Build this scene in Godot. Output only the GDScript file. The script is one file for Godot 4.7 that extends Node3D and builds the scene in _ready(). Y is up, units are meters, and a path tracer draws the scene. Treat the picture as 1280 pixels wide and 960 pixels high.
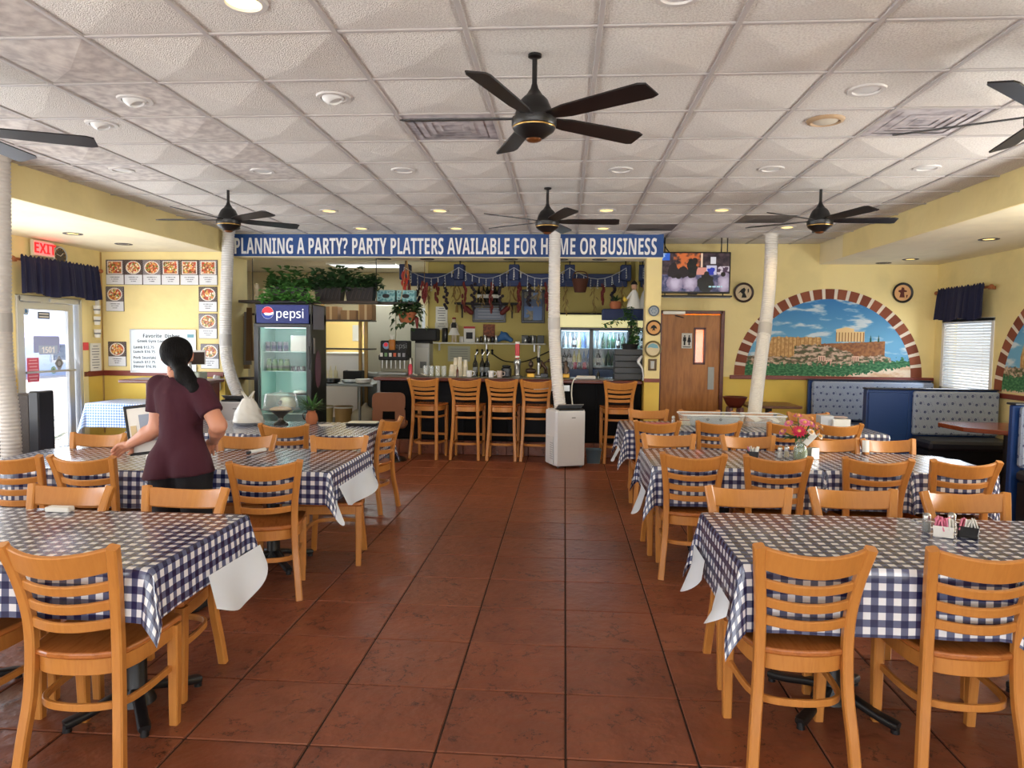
extends Node3D
# A restaurant dining room built object by object. Units are metres, y is up, the camera looks along -z.

const CE := 3.022            # ceiling grid height
var mats := {}
var taken := {}
var rng := RandomNumberGenerator.new()

# ---------------------------------------------------------------- mesh gathering
class G:
	var v := PackedVector3Array()
	var n := PackedVector3Array()
	var t := PackedVector2Array()
	var x := Transform3D()

	func tri(a: Vector3, b: Vector3, c: Vector3, na: Vector3, nb: Vector3, nc: Vector3, ta := Vector2.ZERO, tb := Vector2.ZERO, tc := Vector2.ZERO) -> void:
		if (b - a).cross(c - a).dot(na + nb + nc) > 0.0:
			v.append(x * a); v.append(x * c); v.append(x * b)
			n.append((x.basis * na).normalized()); n.append((x.basis * nc).normalized()); n.append((x.basis * nb).normalized())
			t.append(ta); t.append(tc); t.append(tb)
		else:
			v.append(x * a); v.append(x * b); v.append(x * c)
			n.append((x.basis * na).normalized()); n.append((x.basis * nb).normalized()); n.append((x.basis * nc).normalized())
			t.append(ta); t.append(tb); t.append(tc)

	func quad(a: Vector3, b: Vector3, c: Vector3, d: Vector3, out: Vector3, ua := Vector2(0, 0), ub := Vector2(1, 0), uc := Vector2(1, 1), ud := Vector2(0, 1)) -> void:
		var m := (b - a).cross(c - a) + (c - a).cross(d - a)
		if m.length_squared() < 1e-16:
			return
		m = m.normalized()
		if m.dot(out) < 0.0:
			m = -m
		tri(a, b, c, m, m, m, ua, ub, uc)
		tri(a, c, d, m, m, m, ua, uc, ud)

	func quadn(a: Vector3, b: Vector3, c: Vector3, d: Vector3, na: Vector3, nb: Vector3, nc: Vector3, nd: Vector3, ua := Vector2.ZERO, ub := Vector2.ZERO, uc := Vector2.ZERO, ud := Vector2.ZERO) -> void:
		tri(a, b, c, na, nb, nc, ua, ub, uc)
		tri(a, c, d, na, nc, nd, ua, uc, ud)

	func box(c: Vector3, s: Vector3, ch := 0.0) -> G:      # a box with chamfered edges
		var h := s * 0.5
		ch = minf(ch, 0.45 * minf(s.x, minf(s.y, s.z)))
		for ax in 3:
			var u := (ax + 1) % 3
			var w := (ax + 2) % 3
			for sg in [-1.0, 1.0]:
				var p := []
				for k in [[-1, -1], [1, -1], [1, 1], [-1, 1]]:
					var q := Vector3.ZERO
					q[ax] = sg * h[ax]; q[u] = k[0] * (h[u] - ch); q[w] = k[1] * (h[w] - ch)
					p.append(c + q)
				var o := Vector3.ZERO
				o[ax] = sg
				quad(p[0], p[1], p[2], p[3], o)
		if ch > 0.0:
			for ax in 3:
				var u := (ax + 1) % 3
				var w := (ax + 2) % 3
				for su in [-1.0, 1.0]:
					for sw in [-1.0, 1.0]:
						var p := []
						for k in [[-1, 0], [1, 0], [1, 1], [-1, 1]]:
							var q := Vector3.ZERO
							q[ax] = k[0] * (h[ax] - ch)
							q[u] = su * (h[u] - (ch if k[1] == 1 else 0.0)); q[w] = sw * (h[w] - (ch if k[1] == 0 else 0.0))
							p.append(c + q)
						var o := Vector3.ZERO
						o[u] = su; o[w] = sw
						quad(p[0], p[1], p[2], p[3], o)
			for sx in [-1.0, 1.0]:
				for sy in [-1.0, 1.0]:
					for sz in [-1.0, 1.0]:
						var sv := Vector3(sx, sy, sz)
						var a := c + sv * (h - Vector3(0, ch, ch))
						var b := c + sv * (h - Vector3(ch, 0, ch))
						var d := c + sv * (h - Vector3(ch, ch, 0))
						var m := sv.normalized()
						tri(a, b, d, m, m, m)
		return self

	func sweep(pts: PackedVector3Array, prof: PackedVector2Array, up: Vector3, smooth := false, scales := [], caps := true, closed := false) -> G:
		# carries a closed outline along a path; outline x lies across, outline y along «up»
		var np := pts.size()
		var k := prof.size()
		var rings := []
		var frames := []
		for i in np:
			var tan: Vector3
			if closed:
				tan = (pts[(i + 1) % np] - pts[(i + np - 1) % np]).normalized()
			else:
				tan = (pts[mini(i + 1, np - 1)] - pts[maxi(i - 1, 0)]).normalized()
			var uu := up
			if absf(tan.dot(uu)) > 0.98:
				uu = Vector3(uu.y, uu.z, uu.x)
			var side := uu.cross(tan).normalized()
			var vv := tan.cross(side).normalized()
			var sc: float = scales[i] if scales.size() > i else 1.0
			var ring := PackedVector3Array()
			for q in prof:
				ring.append(pts[i] + (side * q.x + vv * q.y) * sc)
			rings.append(ring)
			frames.append([side, vv, tan])
		var area := 0.0
		for j in k:
			area += prof[j].cross(prof[(j + 1) % k])
		var sgn := 1.0 if area > 0.0 else -1.0
		var nrm := PackedVector2Array()
		for j in k:
			var e := prof[(j + 1) % k] - prof[j]
			nrm.append(Vector2(e.y, -e.x).normalized() * sgn)
		for i in (np if closed else np - 1):
			var i2 := (i + 1) % np
			for j in k:
				var j2 := (j + 1) % k
				var n1 := nrm[j]
				var n2 := nrm[j]
				if smooth:
					n1 = (nrm[j] + nrm[(j + k - 1) % k]).normalized()
					n2 = (nrm[j] + nrm[j2]).normalized()
				var fa: Array = frames[i]
				var fb: Array = frames[i2]
				quadn(rings[i][j], rings[i][j2], rings[i2][j2], rings[i2][j],
					fa[0] * n1.x + fa[1] * n1.y, fa[0] * n2.x + fa[1] * n2.y, fb[0] * n2.x + fb[1] * n2.y, fb[0] * n1.x + fb[1] * n1.y,
					Vector2(float(j) / k, float(i) / np), Vector2(float(j + 1) / k, float(i) / np), Vector2(float(j + 1) / k, float(i + 1) / np), Vector2(float(j) / k, float(i + 1) / np))
		if caps and not closed:
			for e in [0, np - 1]:
				var o: Vector3 = frames[e][2] * (-1.0 if e == 0 else 1.0)
				var mid := Vector3.ZERO
				for q in rings[e]:
					mid += q
				mid /= k
				for j in k:
					tri(mid, rings[e][j], rings[e][(j + 1) % k], o, o, o)
		return self

	func tube(pts: PackedVector3Array, r: float, seg := 8, scales := [], caps := true) -> G:
		var prof := PackedVector2Array()
		for j in seg:
			prof.append(Vector2.from_angle(TAU * j / seg) * r)
		var d := (pts[pts.size() - 1] - pts[0]).normalized()
		var up := Vector3.UP if absf(d.y) < 0.8 else Vector3.RIGHT
		return sweep(pts, prof, up, true, scales, caps)

	func bar(a: Vector3, b: Vector3, w: float, h: float, up := Vector3.UP) -> G:
		return sweep(PackedVector3Array([a, b]), PackedVector2Array([Vector2(-w, -h) / 2, Vector2(w, -h) / 2, Vector2(w, h) / 2, Vector2(-w, h) / 2]), up)

	func lathe(prof: Array, seg := 20, c := Vector3.ZERO, arc := TAU) -> G:     # (radius, height) from one end to the other
		var m := prof.size()
		var en := []
		for i in m - 1:
			var e: Vector2 = prof[i + 1] - prof[i]
			en.append(Vector2(e.y, -e.x).normalized())
		for i in m - 1:
			var p: Vector2 = prof[i]
			var q: Vector2 = prof[i + 1]
			if (q - p).length() < 1e-7:
				continue
			var np_: Vector2 = en[i]
			var nq: Vector2 = en[i]
			if i > 0 and en[i].dot(en[i - 1]) > 0.6:
				np_ = (en[i] + en[i - 1]).normalized()
			if i < m - 2 and en[i].dot(en[i + 1]) > 0.6:
				nq = (en[i] + en[i + 1]).normalized()
			for j in seg:
				var a0 := arc * j / seg
				var a1 := arc * (j + 1) / seg
				var d0 := Vector3(cos(a0), 0, sin(a0))
				var d1 := Vector3(cos(a1), 0, sin(a1))
				var A := c + d0 * p.x + Vector3(0, p.y, 0)
				var B := c + d1 * p.x + Vector3(0, p.y, 0)
				var C := c + d1 * q.x + Vector3(0, q.y, 0)
				var D := c + d0 * q.x + Vector3(0, q.y, 0)
				var nA := d0 * np_.x + Vector3(0, np_.y, 0)
				var nB := d1 * np_.x + Vector3(0, np_.y, 0)
				var nC := d1 * nq.x + Vector3(0, nq.y, 0)
				var nD := d0 * nq.x + Vector3(0, nq.y, 0)
				var u0 := float(j) / seg
				var u1 := float(j + 1) / seg
				var v0 := float(i) / (m - 1)
				var v1 := float(i + 1) / (m - 1)
				if p.x > 1e-6:
					tri(A, B, C, nA, nB, nC, Vector2(u0, v0), Vector2(u1, v0), Vector2(u1, v1))
				if q.x > 1e-6:
					tri(A, C, D, nA, nC, nD, Vector2(u0, v0), Vector2(u1, v1), Vector2(u0, v1))
		return self

	func prism(poly: PackedVector2Array, z0: float, z1: float, smooth := false) -> G:   # outline in xy, from z0 to z1; uv = outline box
		var lo := poly[0]
		var hi := poly[0]
		var area := 0.0
		var k := poly.size()
		for j in k:
			lo = lo.min(poly[j]); hi = hi.max(poly[j])
			area += poly[j].cross(poly[(j + 1) % k])
		var sg := 1.0 if area > 0 else -1.0
		var ids := Geometry2D.triangulate_polygon(poly)
		var d := hi - lo
		for i in range(0, ids.size(), 3):
			var p := [poly[ids[i]], poly[ids[i + 1]], poly[ids[i + 2]]]
			var w := []
			for q in p:
				w.append(Vector2((q.x - lo.x) / d.x, 1.0 - (q.y - lo.y) / d.y))
			for e in [[z0, -1.0], [z1, 1.0]]:
				var o := Vector3(0, 0, e[1] * signf(z1 - z0))
				tri(Vector3(p[0].x, p[0].y, e[0]), Vector3(p[1].x, p[1].y, e[0]), Vector3(p[2].x, p[2].y, e[0]), o, o, o, w[0], w[1], w[2])
		for j in k:
			var a := poly[j]
			var b := poly[(j + 1) % k]
			var e1 := (b - a).normalized()
			var m := Vector3(e1.y, -e1.x, 0) * sg
			var ma := m
			var mb := m
			if smooth:
				var e0 := (a - poly[(j + k - 1) % k]).normalized()
				var e2 := (poly[(j + 2) % k] - b).normalized()
				if e0.dot(e1) > 0.7:
					ma = (m + Vector3(e0.y, -e0.x, 0) * sg).normalized()
				if e2.dot(e1) > 0.7:
					mb = (m + Vector3(e2.y, -e2.x, 0) * sg).normalized()
			quadn(Vector3(a.x, a.y, z0), Vector3(b.x, b.y, z0), Vector3(b.x, b.y, z1), Vector3(a.x, a.y, z1), ma, mb, mb, ma)
		return self

	func slab(poly: PackedVector2Array, y0: float, y1: float, bev: float) -> G:     # a horizontal board with rounded upper and lower edges; outline is (x, z)
		var mid := Vector2.ZERO
		for p in poly:
			mid += p
		mid /= poly.size()
		var rings := [[y0, bev], [y0 + bev, 0.0], [y1 - bev, 0.0], [y1 - bev * 0.3, bev * 0.3], [y1, bev]]
		var k := poly.size()
		var R := []
		for e in rings:
			var ring := PackedVector3Array()
			for p in poly:
				var q: Vector2 = p + (mid - p).normalized() * e[1]
				ring.append(Vector3(q.x, e[0], q.y))
			R.append(ring)
		for i in rings.size() - 1:
			for j in k:
				var j2 := (j + 1) % k
				var o: Vector3 = (R[i][j] + R[i + 1][j2]) * 0.5 - Vector3(mid.x, (y0 + y1) / 2, mid.y)
				quad(R[i][j], R[i][j2], R[i + 1][j2], R[i + 1][j], o)
		for j in k:
			var j2 := (j + 1) % k
			tri(Vector3(mid.x, y1, mid.y), R[4][j], R[4][j2], Vector3.UP, Vector3.UP, Vector3.UP)
			tri(Vector3(mid.x, y0, mid.y), R[0][j], R[0][j2], Vector3.DOWN, Vector3.DOWN, Vector3.DOWN)
		return self

	func ball(c: Vector3, r: Vector3, nu := 12, nv := 8) -> G:
		for i in nv:
			for j in nu:
				var p := []
				var m := []
				for k in [[0, 0], [1, 0], [1, 1], [0, 1]]:
					var a: float = TAU * (j + k[0]) / nu
					var b: float = PI * (i + k[1]) / nv
					var d := Vector3(sin(b) * cos(a), cos(b), sin(b) * sin(a))
					p.append(c + d * r); m.append((d / r).normalized())
				quadn(p[0], p[1], p[2], p[3], m[0], m[1], m[2], m[3])
		return self

	func sheet(nu: int, nv: int, fn: Callable, uvs := Vector2.ONE) -> G:    # fn(u, v) in 0..1 gives a point
		var P := []
		for i in nu + 1:
			var row := PackedVector3Array()
			for j in nv + 1:
				row.append(fn.call(float(i) / nu, float(j) / nv))
			P.append(row)
		grid(P, func(i, j): return Vector2(float(i) / nu, float(j) / nv) * uvs)
		return self

	func grid(P: Array, uvf: Callable) -> G:
		var nu := P.size() - 1
		var nv: int = P[0].size() - 1
		var N := []
		for i in nu + 1:
			var row := PackedVector3Array()
			for j in nv + 1:
				var a: Vector3 = P[mini(i + 1, nu)][j] - P[maxi(i - 1, 0)][j]
				var b: Vector3 = P[i][mini(j + 1, nv)] - P[i][maxi(j - 1, 0)]
				var m := a.cross(b)
				row.append(m.normalized() if m.length_squared() > 1e-18 else Vector3.UP)
			N.append(row)
		for i in nu:
			for j in nv:
				quadn(P[i][j], P[i + 1][j], P[i + 1][j + 1], P[i][j + 1], N[i][j], N[i + 1][j], N[i + 1][j + 1], N[i][j + 1], uvf.call(i, j), uvf.call(i + 1, j), uvf.call(i + 1, j + 1), uvf.call(i, j + 1))
		return self

	func leaf(a: Vector3, dir: Vector3, len: float, wid: float, droop: float, up := Vector3.UP) -> G:   # a bent leaf blade with a fold along its midrib
		var d := dir.normalized()
		var side := d.cross(up)
		if side.length() < 0.05:
			side = d.cross(Vector3.RIGHT)
		side = side.normalized()
		var nrm := side.cross(d).normalized()
		var last := []
		for i in 5:
			var s := i / 4.0
			var w: float = wid * [0.18, 0.85, 1.0, 0.62, 0.03][i] * 0.5
			var p := a + d * len * s * (1.0 - 0.25 * droop * s) - up * droop * len * s * s * 0.6
			var cur := [p - side * w + nrm * w * 0.35, p, p + side * w + nrm * w * 0.35]
			if i > 0:
				quad(last[0], cur[0], cur[1], last[1], nrm)
				quad(last[1], cur[1], cur[2], last[2], nrm)
			last = cur
		return self

	func mesh() -> ArrayMesh:
		var arr := []
		arr.resize(Mesh.ARRAY_MAX)
		arr[Mesh.ARRAY_VERTEX] = v
		arr[Mesh.ARRAY_NORMAL] = n
		arr[Mesh.ARRAY_TEX_UV] = t
		var m := ArrayMesh.new()
		m.add_surface_from_arrays(Mesh.PRIMITIVE_TRIANGLES, arr)
		return m

func g() -> G:
	return G.new()

func B(c: Vector3, s: Vector3, ch := 0.0) -> G:
	return G.new().box(c, s, ch)

func BB(a: Vector3, b: Vector3, ch := 0.0) -> G:
	return G.new().box((a + b) / 2, (b - a).abs(), ch)

# ---------------------------------------------------------------- naming and placing
func numbered(called: String) -> String:
	var k: int = taken.get(called, 0)
	taken[called] = k + 1
	return called if k == 0 else "%s_%03d" % [called, k]

func shape(s) -> Mesh:
	return s.mesh() if s is G else s

func tag(o: Node, label: String, category := "", group := "") -> Node:
	if label: o.set_meta("label", label)
	if category: o.set_meta("category", category)
	if group: o.set_meta("group", group)
	return o

func thing(called: String, label: String, category: String, at := Vector3.ZERO, turn := 0.0, group := "") -> Node3D:
	var o := Node3D.new()
	o.name = numbered(called)
	add_child(o)
	o.position = at
	o.rotation.y = turn
	tag(o, label, category, group)
	return o

func part(called: String, s, m: Material, parent: Node, label := "") -> MeshInstance3D:
	var o := MeshInstance3D.new()
	o.mesh = shape(s)
	o.material_override = m
	o.name = called
	parent.add_child(o, true)
	if label: o.set_meta("label", label)
	return o

func solo(called: String, s, m: Material, label: String, category: String, at := Vector3.ZERO, turn := 0.0, group := "") -> MeshInstance3D:
	var o := MeshInstance3D.new()
	o.mesh = shape(s)
	o.material_override = m
	o.name = numbered(called)
	add_child(o)
	o.position = at
	o.rotation.y = turn
	tag(o, label, category, group)
	return o

func struct(called: String, s, m: Material) -> MeshInstance3D:
	var o := MeshInstance3D.new()
	if s != null: o.mesh = shape(s)
	o.material_override = m
	o.name = numbered(called)
	add_child(o)
	o.set_meta("kind", "structure")
	return o

func dup(root: Node3D, label: String, at: Vector3, turn := 0.0) -> Node3D:
	var called := String(root.name)
	var rx := RegEx.create_from_string("_\\d\\d\\d$")
	called = rx.sub(called, "")
	var r: Node3D = root.duplicate()
	r.name = numbered(called)
	add_child(r)
	r.position = at
	r.rotation.y = turn
	r.set_meta("label", label)
	return r

func text(s: String, size: float, depth: float, bold := true, font_name := "Droid Sans") -> TextMesh:
	var t := TextMesh.new()
	var f := SystemFont.new()
	f.font_names = PackedStringArray([font_name])
	f.font_weight = 700 if bold else 400
	t.font = f
	t.text = s
	t.font_size = 64
	t.pixel_size = size / 64.0
	t.depth = depth
	t.curve_step = 4.0
	return t

# ---------------------------------------------------------------- materials
func sc(r: float, gg: float, b: float, a := 1.0) -> Color:
	return Color(r / 255.0, gg / 255.0, b / 255.0, a)

func mat(key: String, c: Color, rough := 0.6, metal := 0.0) -> StandardMaterial3D:
	if mats.has(key):
		return mats[key]
	var m := StandardMaterial3D.new()
	m.resource_name = key
	m.albedo_color = c
	m.roughness = rough
	m.metallic = metal
	mats[key] = m
	return m

func glass(key: String, c: Color, rough := 0.03) -> StandardMaterial3D:
	var m := mat(key, c, rough)
	m.transparency = BaseMaterial3D.TRANSPARENCY_ALPHA
	return m

func glow(key: String, c: Color, e: float) -> StandardMaterial3D:
	var m := mat(key, c, 0.5)
	m.emission_enabled = true
	m.emission = c
	m.emission_energy_multiplier = e
	return m

func noise_tex(freq: float, size: int, cols: Array, offs: Array, kind := FastNoiseLite.TYPE_SIMPLEX_SMOOTH, octaves := 4, sd := 1, normal := false, strength := 4.0) -> NoiseTexture2D:
	var n := FastNoiseLite.new()
	n.noise_type = kind
	n.frequency = freq
	n.fractal_octaves = octaves
	n.seed = sd
	var t := NoiseTexture2D.new()
	t.width = size
	t.height = size
	t.seamless = true
	t.noise = n
	if normal:
		t.as_normal_map = true
		t.bump_strength = strength
	else:
		var gr := Gradient.new()
		gr.colors = PackedColorArray(cols)
		gr.offsets = PackedFloat32Array(offs)
		t.color_ramp = gr
	return t

func textured(m: StandardMaterial3D, tex: Texture2D, scale: Vector3, world := true) -> StandardMaterial3D:
	m.albedo_texture = tex
	m.uv1_triplanar = true
	m.uv1_world_triplanar = world
	m.uv1_scale = scale
	return m

func bumpy(m: StandardMaterial3D, tex: Texture2D, amount: float) -> StandardMaterial3D:
	m.normal_enabled = true
	m.normal_texture = tex
	m.normal_scale = amount
	return m

func image_mat(key: String, im: Image, rough := 0.6) -> StandardMaterial3D:
	var m := mat(key, Color.WHITE, rough)
	m.albedo_texture = ImageTexture.create_from_image(im)
	m.texture_repeat = false
	return m

func circle(r: float, k: int, c := Vector2.ZERO) -> PackedVector2Array:
	var p := PackedVector2Array()
	for i in k:
		p.append(c + Vector2.from_angle(TAU * i / k) * r)
	return p

func round_rect(w: float, h: float, r: float, k := 4) -> PackedVector2Array:
	var p := PackedVector2Array()
	for q in 4:
		var c := Vector2([1, -1, -1, 1][q] * (w / 2 - r), [1, 1, -1, -1][q] * (h / 2 - r))
		for i in k + 1:
			p.append(c + Vector2.from_angle(PI / 2 * (q + float(i) / k)) * r)
	return p

func chamfer_rect(w: float, h: float, c: float) -> PackedVector2Array:
	var a := w / 2
	var b := h / 2
	return PackedVector2Array([Vector2(-a + c, -b), Vector2(a - c, -b), Vector2(a, -b + c), Vector2(a, b - c), Vector2(a - c, b), Vector2(-a + c, b), Vector2(-a, b - c), Vector2(-a, -b + c)])

func spline(pts: Array, k: int) -> PackedVector3Array:
	var out := PackedVector3Array()
	var n := pts.size()
	for i in n - 1:
		var p0: Vector3 = pts[maxi(i - 1, 0)]
		var p3: Vector3 = pts[mini(i + 2, n - 1)]
		for j in k:
			out.append((pts[i] as Vector3).cubic_interpolate(pts[i + 1], p0, p3, float(j) / k))
	out.append(pts[n - 1])
	return out

# ---------------------------------------------------------------- the scene
func _ready() -> void:
	rng.seed = 7
	camera_and_light()
	make_materials()
	shell()
	floor_tiles()
	ceiling_tiles()
	outside()
	murals()
	lamps()
	fans()
	tables()
	chairs()
	bar_stools()
	booths()
	conditioners()
	person()
	table_things()
	left_wall_things()
	entrance_table()
	drinks_fridge()
	bar()
	bar_back()
	bar_decor()
	kitchen()
	banner()
	back_wall_things()

func camera_and_light() -> void:
	var cam := Camera3D.new()
	cam.name = "camera"
	cam.position = Vector3(0, 1.61, 0)
	cam.rotation = Vector3(-0.0621, 0.0729, 0.0110)
	cam.fov = 56.48
	cam.near = 0.05
	cam.far = 300.0
	add_child(cam)
	cam.current = true
	var env := Environment.new()
	env.background_mode = Environment.BG_SKY
	var sky := Sky.new()
	var sm := ProceduralSkyMaterial.new()
	sm.sky_top_color = sc(120, 165, 225)
	sm.sky_horizon_color = sc(215, 228, 240)
	sm.ground_bottom_color = sc(150, 148, 142)
	sm.ground_horizon_color = sc(205, 210, 212)
	sm.energy_multiplier = 2.2
	sky.sky_material = sm
	env.sky = sky
	env.ambient_light_source = Environment.AMBIENT_SOURCE_SKY
	env.tonemap_mode = Environment.TONE_MAPPER_LINEAR
	env.tonemap_exposure = EXPOSURE
	env.sdfgi_enabled = true
	env.ssao_enabled = true
	env.ssil_enabled = true
	var we := WorldEnvironment.new()
	we.name = "world_environment"
	we.environment = env
	add_child(we)
	var sun := DirectionalLight3D.new()
	sun.name = "sun"
	sun.rotation_degrees = Vector3(-62, 150, 0)
	sun.light_color = sc(255, 246, 232)
	sun.light_energy = 5.0
	sun.light_angular_distance = 0.6
	sun.shadow_enabled = true
	add_child(sun)
	# daylight arriving through the glazing: one soft source per window; upward-tilted fills are added to brighten the ceiling
	daylight("daylight_front_sky", Vector3(-0.5, 1.55, 2.9), Vector2(10.6, 2.1), 0.0, 17.0, sc(250, 250, 250), -12.0)
	daylight("ceiling_fill_front", Vector3(-0.5, 1.2, 2.85), Vector2(10.6, 1.6), 0.0, 20.0, sc(250, 246, 242), 32.0)
	daylight("daylight_street_window", Vector3(-6.14, 1.25, -2.2), Vector2(4.4, 1.9), -90.0, 9.0, sc(238, 245, 255))
	daylight("ceiling_fill_street", Vector3(-6.1, 1.0, -4.0), Vector2(7.5, 1.4), -90.0, 9.0, sc(250, 248, 244), 42.0)
	daylight("ceiling_fill_street_far", Vector3(-6.1, 1.0, -7.6), Vector2(2.6, 1.4), -90.0, 1.3, sc(246, 248, 250), 36.0)
	daylight("ceiling_fill_booth", Vector3(5.1, 1.4, -4.6), Vector2(1.8, 1.0), 90.0, 14.0, sc(250, 248, 244), 42.0)
	daylight("daylight_street_window_far", Vector3(-6.14, 1.2, -6.3), Vector2(2.0, 1.8), -90.0, 6.0, sc(232, 242, 255))
	daylight("daylight_entrance_door", Vector3(-6.14, 1.05, -8.27), Vector2(0.7, 1.8), -90.0, 2.4, sc(232, 242, 255))
	daylight("daylight_booth_window", Vector3(5.12, 1.5, -4.6), Vector2(1.6, 1.0), 90.0, 3.0, sc(232, 242, 255))
	daylight("daylight_booth_window_far", Vector3(5.05, 1.45, -9.85), Vector2(1.1, 0.9), 90.0, 1.2, sc(225, 238, 255))

const EXPOSURE := 0.92

func daylight(called: String, at: Vector3, size: Vector2, turn: float, energy: float, c: Color, tilt := 0.0) -> void:
	var l := AreaLight3D.new()
	l.name = called
	l.area_size = size
	l.position = at
	l.rotation_degrees = Vector3(tilt, turn, 0)
	l.light_energy = energy
	l.light_color = c
	l.area_range = 40.0
	l.area_attenuation = 2.0
	l.shadow_enabled = true
	add_child(l)

func make_materials() -> void:
	var grain := noise_tex(0.012, 512, [sc(192, 127, 60), sc(196, 131, 63), sc(188, 122, 57), sc(199, 135, 67)], [0.0, 0.4, 0.62, 1.0], FastNoiseLite.TYPE_SIMPLEX_SMOOTH, 5, 3)
	textured(mat("honey_wood", Color.WHITE, 0.33), grain, Vector3(5.0, 0.6, 5.0), false)
	var grain2 := noise_tex(0.012, 512, [sc(168, 100, 48), sc(182, 110, 55), sc(158, 92, 44)], [0.0, 0.5, 1.0], FastNoiseLite.TYPE_SIMPLEX_SMOOTH, 5, 4)
	textured(mat("seat_wood", Color.WHITE, 0.22), grain2, Vector3(5.0, 5.0, 0.7), false)
	textured(mat("door_wood", Color.WHITE, 0.42), noise_tex(0.01, 512, [sc(150, 92, 34), sc(172, 110, 44), sc(186, 122, 52), sc(160, 100, 38)], [0.0, 0.4, 0.7, 1.0], FastNoiseLite.TYPE_SIMPLEX_SMOOTH, 5, 9), Vector3(2.2, 0.35, 2.2), false)
	textured(mat("mahogany", Color.WHITE, 0.3), noise_tex(0.012, 256, [sc(84, 34, 24), sc(102, 44, 30), sc(74, 28, 20)], [0.0, 0.5, 1.0], FastNoiseLite.TYPE_SIMPLEX_SMOOTH, 4, 6), Vector3(0.6, 5, 5), false)
	textured(mat("booth_table_wood", Color.WHITE, 0.22), noise_tex(0.012, 256, [sc(120, 58, 36), sc(140, 70, 44), sc(106, 48, 30)], [0.0, 0.5, 1.0], FastNoiseLite.TYPE_SIMPLEX_SMOOTH, 4, 16), Vector3(0.7, 5, 5), false)
	mat("trim_brown", sc(122, 50, 36), 0.4)
	var plaster := noise_tex(0.02, 512, [], [], FastNoiseLite.TYPE_SIMPLEX_SMOOTH, 5, 12, true, 3.0)
	for e in [["wall_yellow", sc(238, 219, 156)], ["wall_deep_yellow", sc(230, 198, 92)], ["wall_cream", sc(242, 230, 196)]]:
		var m := mat(e[0], Color.WHITE, 0.72)
		var c: Color = e[1]
		textured(m, noise_tex(0.006, 512, [c.darkened(0.035), c, c.lightened(0.03)], [0.2, 0.5, 0.85], FastNoiseLite.TYPE_SIMPLEX_SMOOTH, 5, 5), Vector3(0.35, 0.35, 0.35))
		bumpy(m, plaster, 0.25)
	mat("white_paint", sc(232, 231, 226), 0.5)
	mat("alu", sc(196, 198, 200), 0.35, 0.6)
	mat("white_plastic", sc(228, 229, 230), 0.32)
	mat("grey_plastic", sc(122, 124, 126), 0.5)
	mat("black_gloss", sc(14, 13, 13), 0.28)
	mat("black_matte", sc(22, 22, 24), 0.6)
	mat("iron_black", sc(20, 20, 22), 0.42)
	mat("steel", sc(186, 186, 182), 0.28, 0.9)
	mat("dull_steel", sc(150, 152, 148), 0.45, 0.55)
	mat("brass", sc(196, 158, 92), 0.3, 0.9)
	mat("gold", sc(190, 146, 62), 0.35, 0.85)
	mat("terracotta", sc(176, 104, 66), 0.8)
	mat("navy", sc(28, 46, 92), 0.55)
	mat("leaf_dark", sc(44, 74, 40), 0.5)
	mat("leaf_mid", sc(62, 104, 48), 0.5)
	mat("leaf_bright", sc(78, 136, 56), 0.5)
	mat("paper", sc(232, 230, 222), 0.75)
	mat("rubber", sc(18, 18, 18), 0.7)
	glass("pane", Color(0.93, 0.97, 0.98, 0.06))
	glass("display_pane", Color(0.93, 0.97, 0.98, 0.04)).metallic_specular = 0.2
	glass("clear_glass", Color(0.95, 0.98, 0.97, 0.14))
	glass("green_glass", Color(0.06, 0.16, 0.08, 0.75))
	mat("wine_black", sc(20, 22, 18), 0.12)

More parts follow.
